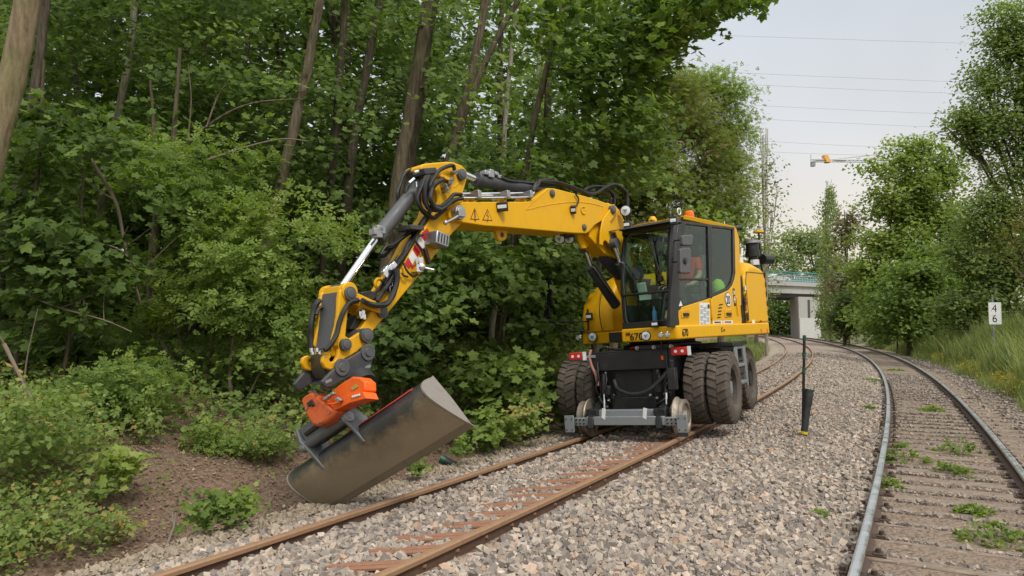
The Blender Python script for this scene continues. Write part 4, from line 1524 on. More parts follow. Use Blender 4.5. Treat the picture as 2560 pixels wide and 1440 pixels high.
# warning triangles
for (cx2, cy2, sym) in ((908, 625, '!'), (1035, 635, 'z')):
    k = 1.0 if sym == '!' else 1.1
    o_ = tr(z3, [(cx2 - 46 * k, cy2 + 48), (cx2 + 46 * k, cy2 + 54), (cx2, cy2 - 66)], BW + .003)
    tri = MB().prism(o_, (-.004, 0, 0)).build('warning_triangle', M['redink'], boom)
    cc = sum(o_, Vector()) / 3
    MB().prism([cc + (p - cc) * .80 + Vector((.002, 0, 0)) for p in o_], (-.004, 0, 0)).build('triangle_field', M['yellow'], tri)
    if sym == '!':
        MB().obox(cc + Vector((.003, 0, .02)), (.0015, 0, 0), (0, .010, 0), (0, 0, .05)).obox(cc + Vector((.003, 0, -.055)), (.0015, 0, 0), (0, .010, 0), (0, 0, .010)).build('warning_symbol', M['redink'], tri)
    else:
        b_ = MB()
        zz = [cc + Vector((.003, y, z)) for y, z in ((.018, .075), (-.018, .01), (.014, .012), (-.01, -.065))]
        for p, q in zip(zz[:-1], zz[1:]):
            b_.tube([p, q], .005, 6)
        b_.build('warning_symbol', M['redink'], tri)
# steel pipes on top of the boom
pp = MB()
for k, (y, r) in enumerate(((418, .05), (418, .10), (462, .15), (462, .20), (440, .0))):
    pp.tube(spline(tr(z3, [(765, y), (1100, y - 3), (1430, y - 8), (1470, y - 25), (1500, y - 60)], r), 4), .016, 8)
pipes = pp.build('steel_pipe', M['chrome'], exc)
cl_ = MB()
for x in (880, 1170, 1400):
    cl_.obox(Lr(*z3(x, 440), .1), (.14, 0, 0), (0, .03, 0), (0, 0, .05))
cl_.build('pipe_clamp', M['steel'], pipes, bevel=.006)
bk = MB()
for x in (800, 870, 1180, 1380):
    bk.obox(Lr(*z3(x, 490), .12), (.06, 0, 0), (0, .03, 0), (0, 0, .035))
bk.build('pipe_bracket', M['yellow2'], boom, bevel=.006)
rg = random.Random(5)


def hose(pts, rs, rad, zf=z3, jit=6, parent=exc, mat='hose', k=6):
    for r in rs:
        q = [Lr(*zf(x + rg.uniform(-jit, jit), y + rg.uniform(-jit, jit)), r + rg.uniform(-.015, .015)) for x, y in pts]
        MB().tube(spline(q, k), rad, 8).build('hose', M[mat], parent)


hose([(1490, 385), (1530, 325), (1580, 292), (1670, 285), (1760, 312), (1900, 366), (2040, 402), (2130, 404), (2210, 365), (2290, 330), (2360, 345), (2420, 420), (2440, 520), (2445, 600)], (.19, .12, .05, -.02, -.1), .022, jit=12)
hose([(2010, 385), (2060, 350), (2150, 345), (2230, 355), (2290, 420), (2310, 520)], (.05, -.05, .12), .02, jit=10)
hose([(2130, 395), (2190, 400), (2250, 450), (2290, 540)], (.1, 0, -.1), .02, jit=8)
hose([(1130, 235), (1250, 285), (1400, 305), (1560, 320), (1760, 335)], (.08, .03), .018, jit=6)
hose([(775, 425), (700, 432), (640, 490), (560, 540), (490, 520), (450, 440), (455, 340), (500, 250), (570, 170), (680, 135), (705, 185)], (.24,), .024)
hose([(780, 465), (700, 485), (620, 545), (540, 580), (450, 560), (405, 470), (410, 340), (460, 240)], (.22, .26), .024, jit=10)
hose([(590, 270), (520, 310), (480, 380), (470, 470), (500, 545), (575, 575)], (.27, .30), .026, jit=8)
hose([(620, 570), (560, 630), (500, 650), (430, 620), (370, 560), (345, 450), (370, 330), (420, 230)], (.2, .12), .024, jit=12)
hose([(290, 185), (210, 230), (150, 320), (145, 440), (170, 560), (215, 620)], (-.05, -.12), .018, jit=14)
hose([(350, 240), (260, 300), (215, 400), (225, 500), (260, 560)], (.0, -.06), .016, jit=10)
vb = MB()
vb.obox(Lr(*z3(375, 215), .05), (.16, 0, 0), (0, .10, .02), (0, -.01, .035))
vbo = vb.build('valve_block', M['darkgrey'], exc, bevel=.008)
ft = MB()
for (x0, y0, x1, y1) in ((300, 270, 250, 315), (322, 300, 325, 355), (410, 250, 395, 300), (340, 195, 300, 210)):
    ft.cyl(Lr(*z3(x0, y0), .16), Lr(*z3(x1, y1), .16), .022, 10)
ft.build('hose_fitting', M['chrome'], vbo)

# ---------- stick
sp = [Lr(*z3(x, y), .15) for x, y in ((368, 165), (372, 138), (400, 118), (500, 106), (640, 96), (700, 102), (780, 132), (825, 180), (838, 235), (818, 320), (795, 400), (800, 560), (830, 640), (765, 735), (690, 810), (640, 868), (480, 1075))]
sp += [Lr(*z4(x, y), .15) for x, y in ((1285, 228), (1000, 575), (850, 752), (826, 800), (790, 812), (750, 770), (690, 755), (742, 705), (842, 540), (890, 480), (962, 372), (1062, 228), (1165, 80))]
sp += [Lr(*z3(x, y), .15) for x, y in ((205, 1105), (310, 900), (400, 765), (500, 610), (535, 490), (528, 400), (455, 260), (380, 190))]
stick = MB().prism(sp, (-.30, 0, 0)).build('stick', M['yellow'], exc, bevel=.016, seg=3)
MB().tube(tr(z3, [(700, 355), (820, 245)], .152), .007, 6).build('weld_seam', M['yellow2'], stick)
pin(z3, 790, 222, -.19, .20, .07, stick)
for (x, y) in ((690, 205), (655, 285), (605, 385), (590, 345), (640, 320)):
    c = Lr(*z3(x, y), .17)
    MB().cyl(c - Vector((.03, 0, 0)), c + Vector((.05, 0, 0)), .03, 12).cyl(c + Vector((.05, 0, 0)), c + Vector((.07, -.04, 0)), .02, 10).build('hose_fitting', M['steel'], stick)
MB().obox(Lr(*z3(600, 262), .18), (.04, 0, 0), (0, .09, -.02), (0, .01, .02)).build('hose_bracket', M['yellow'], stick, bevel=.006)
# red and white reflective stripes on the stick side
A0, A1 = Lr(*z3(392, 790), .153), Lr(*z3(205, 1120), .153)
B0, B1 = Lr(*z3(482, 830), .153), Lr(*z3(250, 1172), .153)
cuts = [(-.08, .07), (.16, .26), (.38, .46), (.58, .66), (.80, .86), (1.0, 1.0)]
cols_ = ['red', 'white', 'red', 'white', 'red']
for i in range(5):
    (l0, r0), (l1, r1) = cuts[i], cuts[i + 1]
    if i == 0:
        q = [Lr(*z3(432, 762), .153), B0.lerp(B1, r0 - .05), B0.lerp(B1, r1), A0.lerp(A1, l1), A0.lerp(A1, .04)]
    else:
        q = [A0.lerp(A1, l0), B0.lerp(B1, r0), B0.lerp(B1, r1), A0.lerp(A1, l1)]
    MB().prism(q, (-.004, 0, 0)).build('reflective_stripe', M[cols_[i]], stick)
# lamp, plug and valve on the stick side
gb = Lr(*z3(530, 880), .25)
d_ = (Lr(*z3(620, 920), .2) - Lr(*z3(470, 860), .2)).normalized()
MB().obox(gb, (.10, 0, 0), d_ * .10, d_.cross(X_) * .075).build('junction_box', M['steel'], stick, bevel=.01)
gs = MB()
for k in (-.6, -.2, .2, .6):
    gs.obox(gb + d_.cross(X_) * .0 + d_ * .1 * k * 1.1 , (.103, 0, 0), d_ * .008, d_.cross(X_) * .055)
gs.build('box_grille', M['dark'], stick)
p = Lr(*z3(425, 1040), .18)
MB().obox(p, (.03, 0, 0), (0, .02, .01), (0, -.03, .09)).build('plug', M['ink'], stick, bevel=.01)
p0_, p1_ = Lr(*z3(375, 1150), .24), Lr(*z3(500, 1180), .34)
MB().cyl(p0_, p1_, .014, 8).ball(p0_, .05, 10).obox(Lr(*z3(330, 1165), .2), (.05, 0, 0), (0, .05, 0), (0, 0, .04)).obox(Lr(*z3(355, 1110), .2), (.03, 0, 0), (0, .03, 0), (0, 0, .06)).build('shutoff_valve', M['chrome'], stick)
# bucket cylinder in front of the stick
a, b, c = Lr(*z3(470, 190), 0), Lr(*z3(-75, 862), 0), Lr(*z4(500, 372), 0)
b0 = Lr(*z3(-20, 800), 0)
cyl_ = MB().cyl(a, b, .082, 24).cyl(b0, b, .094, 24).build('bucket_cylinder', M['grey'], exc, bevel=.006)
MB().cyl(b, c, .042, 16).build('rod', M['chrome'], cyl_)
MB().cyl(c - Vector((.06, 0, 0)), c + Vector((.06, 0, 0)), .09, 18).build('rod_eye', M['grey'], cyl_)
vs_ = MB()
for (x, y) in ((-60, 770), (-95, 800), (-70, 830), (-40, 790)):
    vs_.obox(Lr(*z3(x, y), .10), (.05, 0, 0), (0, .04, 0), (0, 0, .035))
vs_.build('hose_fitting', M['steel'], cyl_, bevel=.006)
# hoses and valves running down the stick
for k in range(9):
    o_ = k * 9
    hose([(470 - o_ * .5, 600 + o_ * .4), (400 - o_ * .6, 700 + o_ * .6), (330 - o_ * .7, 800 + o_ * .8), (260 - o_ * .6, 930 + o_ * .5), (170 - o_ * .4, 1060), (80, 1190 - o_), (0, 1330 - o_)], (.16 - .03 * k,), .018, jit=16)
for k in range(5):
    hose([(330 - k * 12, 760 + k * 6), (200 - k * 8, 850), (90, 920 + 10 * k), (10, 960 + 16 * k), (-40, 1010 + 12 * k)], (.1 - .04 * k,), .016, jit=14)
MB().obox(Lr(*z3(265, 770), .12), (.12, 0, 0), (0, .10, .0), (0, 0, .025)).build('valve_block', M['darkgrey'], exc, bevel=.006)
hose([(395, 830), (330, 850), (325, 905), (370, 975), (385, 1040)], (.2,), .014, jit=4)
hose([(1090, 130), (1085, 260), (1050, 400), (990, 475), (900, 495), (800, 470), (740, 445)], (.24, .28), .028, z4, 6)
hose([(1060, 170), (1000, 300), (940, 380), (880, 440)], (.18, .22, .1), .022, z4, 12)
hose([(700, 445), (620, 470), (560, 545), (515, 660), (480, 780), (430, 880), (370, 940)], (.20, .23), .026, z4, 6)
hose([(370, 440), (295, 462), (255, 560), (235, 680), (225, 800), (245, 930)], (-.20, -.16, -.24), .03, z4, 8)
hose([(385, 500), (310, 530), (280, 590)], (-.1,), .02, z4, 4)
hose([(1150, 60), (1190, 150), (1250, 205), (1300, 180)], (.2,), .012, z4, 3)
hose([(1140, 170), (1160, 195), (1200, 210)], (.2,), .012, z4, 3)
hose([(1110, 60), (1000, 210), (900, 340), (850, 380)], (.05, .0, -.05, .1), .018, z4, 14)
fv = MB()
for (x, y) in ((985, 130), (1020, 110), (1050, 90), (960, 160), (1000, 155), (1035, 140), (970, 185)):
    fv.obox(Lr(*z4(x, y), .2), (.03, 0, 0), (0, .022, -.02), (0, .02, .022))
fv.build('hose_fitting', M['chrome'], stick, bevel=.005)
fv = MB()
for (x, y) in ((720, 600), (750, 610), (710, 580), (740, 560)):
    fv.obox(Lr(*z4(x, y), .12), (.03, 0, 0), (0, .02, 0), (0, .0, .03))
fv.build('hose_fitting', M['chrome'], stick, bevel=.005)
fv = MB()
for (x, y) in ((1045, 290), (1030, 330), (1020, 345)):
    fv.obox(Lr(*z4(x, y), .18), (.025, 0, 0), (0, .02, 0), (0, 0, .04))
fv.build('hose_fitting', M['chrome'], stick, bevel=.005)
dz = MB()
dz.prism(tr(z4, [(730, 360), (830, 345), (900, 370), (890, 440), (760, 435), (735, 400)], .17), (-.30, 0, 0))
dz.prism(tr(z4, [(690, 590), (800, 560), (770, 680), (660, 740), (620, 730)], .08), (-.14, 0, 0))
dz.build('valve_block', M['dark'], exc, bevel=.01)
MB().tube([Lr(*z4(910, 278), .02) + Vector((0, .055 * math.cos(k * .65), .055 * math.sin(k * .65))) for k in range(11)], .018, 8).build('lifting_eye', M['yellow'], stick)
pin(z4, 955, 548, -.19, .19, .075, stick)
pin(z4, 800, 792, -.24, .25, .075, stick)

# ---------- linkage
lk = MB()
LA, LBt = Lr(*z4(500, 372), 0), Lr(*z4(440, 885), 0)
right = [(520, 345), (560, 312), (620, 306), (655, 335), (662, 390), (610, 440), (602, 540), (575, 830), (520, 905), (455, 900), (440, 870), (500, 640), (508, 430)]
lk.prism(tr(z4, right, .19), (-.055, 0, 0))
lw = MB()
for r0 in (.19, -.13):
    q = [Vector((r0, p.y, p.z)) for p in tr(z4, right, .19)]
    lw.prism(q, (-.055, 0, 0))
q = [p for p in tr(z4, right, .19)]
dl = (LBt - LA).normalized()
fw = Vector((0, dl.z, -dl.y))
if fw.y > 0:
    fw = -fw
lw.obox(LA.lerp(LBt, .58) + fw * .06, (.14, 0, 0), dl * .36, fw * .03)
link = lw.build('tipping_link', M['yellow'], exc, bevel=.012)
MB().obox(LA.lerp(LBt, .60) + fw * .095, (.125, 0, 0), dl * .30, fw * .004).build('wear_plate', M['grey'], link)
for r0, r1 in ((.13, .21), (-.21, -.13)):
    MB().cyl((r0, LA.y, LA.z), (r1, LA.y, LA.z), .095, 22).build('link_boss', M['yellow'], link, bevel=.008)
pin(z4, 632, 372, -.24, .235, .07, link)
for r in (.16, -.2):
    rk = [Vector((r, p.y, p.z)) for p in tr(z4, [(600, 470), (640, 360), (700, 385), (990, 520), (985, 570), (940, 590)], .16)]
    MB().prism(rk, (.04, 0, 0)).build('rocker', M['yellow'], exc, bevel=.01)
MB().cyl((-.2, LBt.y, LBt.z), (.2, LBt.y, LBt.z), .075, 18).build('link_boss', M['yellow'], link)

# ---------- quick coupler (yellow) and grey head of the tiltrotator
qc = [(828, 722), (850, 770), (842, 830), (775, 885), (690, 960), (560, 1035), (500, 1110), (430, 1142), (375, 1120), (345, 1060), (355, 1005), (405, 978), (440, 1000), (415, 1035), (430, 1062), (470, 1050), (500, 990), (512, 900), (560, 840), (640, 815), (720, 760), (770, 722)]
cp_ = MB()
for r0 in (.20, -.15):
    cp_.prism([Vector((r0, p.y, p.z)) for p in tr(z4, qc, .20)], (-.05, 0, 0))
q0 = tr(z4, [(690, 850), (760, 830), (760, 880), (560, 1010), (500, 960)], .15)
cp_.prism(q0, (-.30, 0, 0))
coup = cp_.build('quick_coupler', M['yellow2'], exc, bevel=.012)
pin(z4, 590, 886, -.24, .25, .062, coup)
a, b = Lr(*z4(440, 985), .1), Lr(*z4(500, 945), .1)
MB().cyl(a, b, .035, 12).build('locking_ram', M['steel'], coup)
q0 = tr(z4, [(225, 985), (335, 985), (360, 1090), (350, 1245), (270, 1235), (222, 1150)], -.16)
vb2 = MB().prism(q0, (.22, .0, 0)).build('hydraulic_coupling', pbr('oily_steel', (.09, .085, .06), .4, .4), exc, bevel=.015)
vt = MB()
for (x, y) in ((240, 960), (295, 958), (318, 985), (250, 985)):
    c = Lr(*z4(x, y), -.05)
    vt.cyl(c, c + Vector((0, 0, .04)), .028, 10)
vt.build('hose_fitting', M['chrome'], vb2)
hd_ = MB()
gp = [(800, 905), (838, 920), (852, 965), (832, 1195), (775, 1165), (720, 1175), (560, 1240), (440, 1310), (380, 1322), (338, 1258), (430, 1160), (530, 1062), (690, 975)]
hd_.prism(tr(z4, gp, .235), (-.05, 0, 0))
gp2 = [(770, 905), (808, 920), (822, 965), (802, 1195), (745, 1165), (530, 1240), (380, 1340), (350, 1345), (308, 1275), (400, 1160), (500, 1062), (660, 975)]
lft = [Vector((-.235, p.y, p.z)) for p in tr(z4, gp2, .235)]
hd_.prism(lft, (.05, 0, 0))
hd_.prism(tr(z4, [(760, 1130), (640, 1190), (430, 1290), (460, 1250), (640, 1120), (760, 1090)], .18), (-.36, 0, 0))
head = hd_.build('tiltrotator_head', M['darkgrey'], exc, bevel=.014)
for (x, y) in ((542, 1112), (800, 962)):
    c = Lr(*z4(x, y), .24)
    MB().lathe(c - Vector((.02, 0, 0)), X_, [(0, .085), (.03, .085), (.034, .06), (.03, .05), (.045, .04), (.045, .001)], 24).build('pin', M['grey'], head)
for (x, y) in ((798, 1108), (405, 1250)):
    c = Lr(*z4(x, y), .237)
    MB().obox(c, (.003, 0, 0), (0, .035, .01), (0, -.005, .014)).build('plate_marking', M['galv'], head)

# ---------- tiltrotator body and bucket, along the bucket's own cutting edge
BA = Vector((-2.077, 7.653, -.30))
Ba = nrm((.688, -.557, .465))
BL = 2.459
Bw = Vector((-.359, .424, .367))
Bm = nrm(Ba.cross(Bw))
if Bm.y > 0:
    Bm = -Bm
rot3 = EMI.to_3x3()
la, lw_, lm_ = rot3 @ Ba, rot3 @ Bw, rot3 @ Bm
lA = EMI @ BA


def bk_pt(t, u, w):
    """t metres along the edge, u from edge (0) to rim (1), w metres out of the back"""
    return lA + la * t + lw_ * u + lm_ * w


prof_ = [(0, 0), (.10, .045), (.22, .115), (.36, .185), (.50, .225), (.64, .23), (.78, .195), (.90, .125), (.97, .06), (1.0, 0.0)]
prof_ = [(0, 0), (.12, .075), (.25, .150), (.40, .222), (.55, .262), (.70, .255), (.84, .190), (.94, .090), (1.0, 0.0)]
bkm, t_, b_ = node_mat('bucket_steel')
n1 = noise(t_, 3.2, 9, 0.72)
tcn = t_.nodes.new("ShaderNodeAttribute")
tcn.attribute_name = "mud"
ad = t_.nodes.new("ShaderNodeMath")
ad.operation = 'MULTIPLY_ADD'
ad.inputs[1].default_value = 0.75
t_.links.new(n1.outputs["Fac"], ad.inputs[0])
t_.links.new(tcn.outputs["Fac"], ad.inputs[2])
rr_ = ramp_of(t_, ad.outputs[0], [(0.42, (.028, .031, .034)), (0.60, (.065, .06, .05)), (.76, (.22, .17, .105)), (1.0, (.30, .24, .16))])
t_.links.new(rr_.outputs[0], b_.inputs["Base Color"])
rr2 = ramp_of(t_, ad.outputs[0], [(0.45, (.32, .32, .32)), (0.8, (.50, .50, .50))])
t_.links.new(rr2.outputs[0], b_.inputs["Roughness"])
n2 = noise(t_, 26, 6, 0.7)
bump(t_, b_, n2.outputs["Fac"], 0.35, 0.02)
bs = MB()
NT = 24
BT0 = .21
mud = []
vs, fs = [], []
inner = [(u * .94 + .03, w - .025) for u, w in prof_]
loop = [(u, w) for u, w in prof_] + [(u, max(w - .022, -.012)) for u, w in prof_[::-1]]
fine = []
for i in range(len(prof_) - 1):
    for j in range(4):
        k = j / 4
        fine.append(tuple(prof_[i][q] * (1 - k) + prof_[i + 1][q] * k for q in (0, 1)))
fine.append(prof_[-1])
fine2 = []
for i, (u, w) in enumerate(fine):
    a_, b2 = fine[max(0, i - 2)], fine[min(len(fine) - 1, i + 2)]
    fine2.append(((a_[0] + u + b2[0]) / 3 if 2 <= i < len(fine) - 2 else u, (a_[1] + w + b2[1]) / 3 if 2 <= i < len(fine) - 2 else w))
fine = fine2
loop = fine + [(u, w - .024) for u, w in fine[::-1]]
nl = len(loop)
for i in range(NT + 1):
    t = BT0 + (BL - BT0) * i / NT
    for (u, w) in loop:
        vs.append(bk_pt(t, u, w))
        mud.append(max(0, .84 - 1.0 * u + .10 * math.sin(t * 2.1 + 1)))
for i in range(NT):
    for j in range(nl):
        fs.append((i * nl + j, (i + 1) * nl + j, (i + 1) * nl + (j + 1) % nl, i * nl + (j + 1) % nl))
fs += [tuple(range(nl)), tuple(range(NT * nl + nl - 1, NT * nl - 1, -1))]
bs.add(vs, fs)
bucket = bs.build('ditch_bucket', bkm, exc, smooth=45)
at_ = bucket.data.attributes.new("mud", 'FLOAT', 'POINT')
at_.data.foreach_set('value', mud)
M['edge'] = pbr('muddy_cutting_edge', (.17, .135, .085), .7, dirt=(.10, .085, .06), amount=.6, scale=7)
M['endplate'] = pbr('lit_end_plate', (.24, .21, .18), .6, 0.2, dirt=(.13, .10, .07), amount=.6, scale=6)  # paler than the shell: the light it catches is in the colour, with dirt
for t, e in ((BT0, -.03), (BL, .028)):
    q = [bk_pt(t, u, w + .006) for (u, w) in fine] + [bk_pt(t, 1.04, -.01), bk_pt(t, .55, -.03), bk_pt(t, -.02, -.02)]
    MB().prism(q, la * e).build('end_plate', M['endplate'], bucket, bevel=.006)
# cutting edge with a weld line above it
MB().prism([bk_pt(BT0 - .03, -.07, -.028), bk_pt(BT0 - .03, .05, .026), bk_pt(BT0 - .03, .05, .004), bk_pt(BT0 - .03, -.06, -.044)], la * (BL - BT0 + .06)).build('cutting_edge', M['edge'], bucket, bevel=.004)
MB().tube([bk_pt(BT0, .055, .022), bk_pt(BL, .055, .022)], .007, 6).build('weld_seam', M['endplate'], bucket)
# red stripe with dark lettering specks along the rim
rs = []
for (t, u) in ((1.30, .88), (2.32, .88), (2.32, .80), (1.30, .80)):
    w = np.interp(u, [p[0] for p in fine], [p[1] for p in fine])
    rs.append(bk_pt(t, u, float(w) + .014))
MB().prism(rs, -lm_ * .008).build('red_strip', pbr('worn_red', (.45, .035, .03), .5, dirt=(.05, .04, .04), amount=.7, scale=30), bucket)
# mounting: two ears and a bracket tube on the back near the rim
MT = 1.12
ear = MB()


def ear_shape(t):
    return [bk_pt(t, .52, .20), bk_pt(t, .62, .235), bk_pt(t, 1.02, .02), bk_pt(t, 1.22, .10), bk_pt(t, 1.40, .20), bk_pt(t, 1.36, .33), bk_pt(t, 1.05, .36), bk_pt(t, .80, .30), bk_pt(t, .46, .245)]


for t in (MT - .36, MT + .34):
    ear.prism(ear_shape(t), la * .045)
M['coupler'] = pbr('worn_grey_coupler', (.15, .155, .16), .4, .2, dirt=(.22, .19, .15), amount=.6, scale=9)
ears = ear.build('bucket_ear', M['coupler'], bucket, bevel=.012)
for t in (MT - .40, MT + .36):
    for (u, w) in ((1.27, .235), (.98, .29)):
        MB().cyl(bk_pt(t, u, w), bk_pt(t + .07, u, w), .055, 18).cyl(bk_pt(t, u, w), bk_pt(t + .075, u, w), .03, 14).build('pin', M['galv'], ears, bevel=.006)
MB().obox(bk_pt(MT, 1.17, .215), la * .31, nrm(lw_) * .12, lm_ * .10).cyl(bk_pt(MT - .32, 1.0, .27), bk_pt(MT + .32, 1.0, .27), .05, 16).build('tool_coupler', M['coupler'], exc, bevel=.02)
MB().obox(bk_pt(MT - .02, 1.15, .325), la * .22, nrm(lw_) * .022, lm_ * .012).build('coupler_slot', M['ink'], exc)
# the orange rotor body above the coupler
uu = nrm(lw_)
tc_ = bk_pt(MT, 1.56, .20)


def tp(x, y):
    """photo pixel met with the plane of the rotor's front, which runs along the bucket"""
    w_ = hit(*z5(x, y), EM @ (tc_ + lm_ * .2), Bm)
    return EMI @ w_


ob = MB()
ob.prism([tp(*q) for q in ((390, 350), (480, 268), (590, 200), (650, 205), (692, 240), (694, 320), (560, 372), (430, 440), (330, 368))], -lm_ * .14)
rot_ = ob.build('rotor_housing', M['orange'], exc, bevel=.018, seg=3)
ob = MB()
ob.prism([tp(*q) + lm_ * .03 for q in ((330, 372), (420, 425), (470, 480), (590, 420), (725, 382), (700, 325), (640, 335), (600, 352), (560, 360), (470, 420), (410, 408))], -lm_ * .15)
ob.build('rotor_housing', M['orange'], exc, bevel=.012)
ob = MB()
ob.prism([tp(*q) + lm_ * .03 for q in ((185, 392), (215, 360), (270, 328), (320, 360), (420, 440), (485, 485), (440, 540), (400, 575), (325, 612), (282, 600), (232, 520))], -lm_ * .20)
tl_ = ob.build('tilt_cylinder_guard', M['orange_dirty'], exc, bevel=.03, seg=3)
c = tp(275, 420) + lm_ * .035
MB().obox(c, la * .05, uu * .03, lm_ * .012).obox(c - uu * .04 + la * .02, la * .025, uu * .02, lm_ * .012).build('guard_opening', M['dark'], tl_, bevel=.01)
MB().tube(spline([tp(240, 330) + lm_ * .0, tp(285, 318), tp(325, 350) + lm_ * .04], 5), .012, 8).build('pipe', M['steel'], tl_)
fb_ = MB()
for q in ((415, 385), (440, 365), (470, 345), (510, 388), (525, 400)):
    fb_.obox(tp(*q) + lm_ * .05, la * .028, uu * .018, lm_ * .02)
fb_.build('hose_fitting', M['steel'], rot_, bevel=.006)
MB().obox(tp(612, 290) + lm_ * .004, la * .045, uu * .02, lm_ * .003).build('type_plate', pbr('brass_plate', (.36, .33, .06), .4), rot_)
for k in range(4):
    c = tp(622 + k * 17, 368 - k * 5) + lm_ * .036
    MB().obox(c, la * .011, uu * .012, lm_ * .003).build('small_marking', M['white'], rot_)
MB().tube(spline([tp(430, 425) + lm_ * .06, tp(480, 430) + lm_ * .07, tp(530, 415) + lm_ * .06], 5), .008, 6).build('pipe', M['orange'], rot_)
for q in ((430, 495), (350, 575), (245, 465)):
    c = tp(*q) + lm_ * .036
    MB().cyl(c - lm_ * .02, c + lm_ * .008, .014, 10).build('bolt', M['steel'], tl_)
# swivel ring between head and rotor
a = tp(560, 250) - lm_ * .18
MB().cyl(a - uu * .02, a + uu * .10, .13, 24).build('swivel_ring', M['dark'], exc)

# ---------- driver, seated in the cab: a thing of its own
drv = empty('person')
drv.matrix_world = EM
tag(drv, 'driver in a red short-sleeved shirt sitting in the excavator cab', 'person')


def skin_body(name, verts, edges, rads, mat, parent, sub=2):
    me = bpy.data.meshes.new(name)
    me.from_pydata(verts, edges, [])
    o = bpy.data.objects.new(name, me)
    COL.objects.link(o)
    o.parent = parent
    md = o.modifiers.new('skin', 'SKIN')
    for i, r in enumerate(rads):
        sv = me.skin_vertices[0].data[i]
        sv.radius = r if isinstance(r, tuple) else (r, r)
        sv.use_root = (i == 0)
    sb = o.modifiers.new('subsurf', 'SUBSURF')
    sb.levels = sb.render_levels = sub
    me.materials.append(mat)
    md.use_smooth_shade = True
    return o


px0, py0 = .80, -.40
bv = [(px0, py0, 2.17), (px0, py0 - .02, 2.36), (px0, py0 - .02, 2.56), (px0, py0 - .02, 2.66), (px0, py0 - .03, 2.73), (px0, py0 - .06, 2.80), (px0, py0 - .07, 2.89), (px0, py0 - .06, 2.965)]
be = [(i, i + 1) for i in range(7)]
br = [(.16, .13), (.155, .12), (.175, .12), (.11, .085), .052, (.072, .085), (.08, .098), (.055, .068)]
for sgn in (-1, 1):
    k = len(bv)
    bv += [(px0 + sgn * .19, py0 - .02, 2.61), (px0 + sgn * .235, py0 - .10, 2.38), (px0 + sgn * .24, py0 - .35, 2.24), (px0 + sgn * .24, py0 - .45, 2.22)]
    be += [(2, k), (k, k + 1), (k + 1, k + 2), (k + 2, k + 3)]
    br += [.068, .05, .036, .034]
    k = len(bv)
    bv += [(px0 + sgn * .09, py0 - .05, 2.15), (px0 + sgn * .13, py0 - .46, 2.17), (px0 + sgn * .13, py0 - .58, 1.78), (px0 + sgn * .13, py0 - .70, 1.70)]
    be += [(0, k), (k, k + 1), (k + 1, k + 2), (k + 2, k + 3)]
    br += [.085, .068, .05, .04]
    hx = px0 + sgn * .24
    k = len(bv)
    for f, (dx, dz, ln) in enumerate(((-.024, .012, .075), (-.008, .016, .085), (.008, .014, .08), (.022, .006, .065), (-.034 * sgn, -.015, .05))):
        q = len(bv)
        bv += [(hx + dx, py0 - .49, 2.215 + dz), (hx + dx * 1.1, py0 - .49 - ln * .55, 2.21 + dz), (hx + dx * 1.1, py0 - .49 - ln * .75, 2.18 + dz)]
        be += [(k - 8 + 3, q), (q, q + 1), (q + 1, q + 2)]
        br += [.011, .010, .008]
body = skin_body('body', bv, be, br, M['skin'], drv)
sh = [(px0, py0, 2.16), (px0, py0 - .02, 2.36), (px0, py0 - .02, 2.56), (px0, py0 - .02, 2.67)]
se = [(0, 1), (1, 2), (2, 3)]
sr = [(.178, .148), (.172, .137), (.19, .135), (.10, .08)]
for sgn in (-1, 1):
    k = len(sh)
    sh += [(px0 + sgn * .19, py0 - .02, 2.615), (px0 + sgn * .23, py0 - .085, 2.42)]
    se += [(2, k), (k, k + 1)]
    sr += [.082, .07]
skin_body('shirt', sh, se, sr, M['hivis'], drv)
tv = [(px0, py0, 2.14)]
te, trd = [], [(.172, .14)]
for sgn in (-1, 1):
    k = len(tv)
    tv += [(px0 + sgn * .09, py0 - .05, 2.145), (px0 + sgn * .13, py0 - .46, 2.17), (px0 + sgn * .13, py0 - .57, 1.80)]
    te += [(0, k), (k, k + 1), (k + 1, k + 2)]
    trd += [.097, .08, .066]
skin_body('trousers', tv, te, trd, pbr('dark_trousers', (.03, .035, .045), .85), drv)
MB().ball((px0, py0 - .045, 2.915), .1, 18, sc=(.88, 1.05, .95)).build('hair', M['hair'], drv)
fc = MB()
for sgn in (-1, 1):
    fc.ball((px0 + sgn * .033, py0 - .158, 2.885), .012, 10)
fc.build('eye', M['ink'], drv)
MB().ball((px0, py0 - .172, 2.86), .017, 10, sc=(.8, 1, 1.3)).ball((px0 - .083, py0 - .07, 2.87), .024, 10, sc=(.5, .8, 1.2)).ball((px0 + .083, py0 - .07, 2.87), .024, 10, sc=(.5, .8, 1.2)).build('face_feature', M['skin'], drv)
MB().obox((px0, py0 - .16, 2.825), (.026, 0, 0), (0, .006, 0), (0, 0, .006)).build('mouth', pbr('lip', (.36, .14, .11), .5), drv)
# ------------------------------------------------------------------ foliage
def kites(specs):
    """flat leaf of kite-shaped lobes: (angle, length, width, base) each; vertices x across, y along, z up"""
    V, Fq = [], []
    for (a, L, W, bx, by, k) in specs:
        c, s = math.sin(a), math.cos(a)
        pts = [(0, 0), (-W, L * k), (0, L), (W, L * k)]
        i = len(V)
        for (x, y) in pts:
            V.append((bx + x * s + y * c, by - x * c + y * s, -.25 * abs(x) - .10 * y * y))
        Fq.append((i, i + 1, i + 2, i + 3))
    return np.array(V), np.array(Fq)


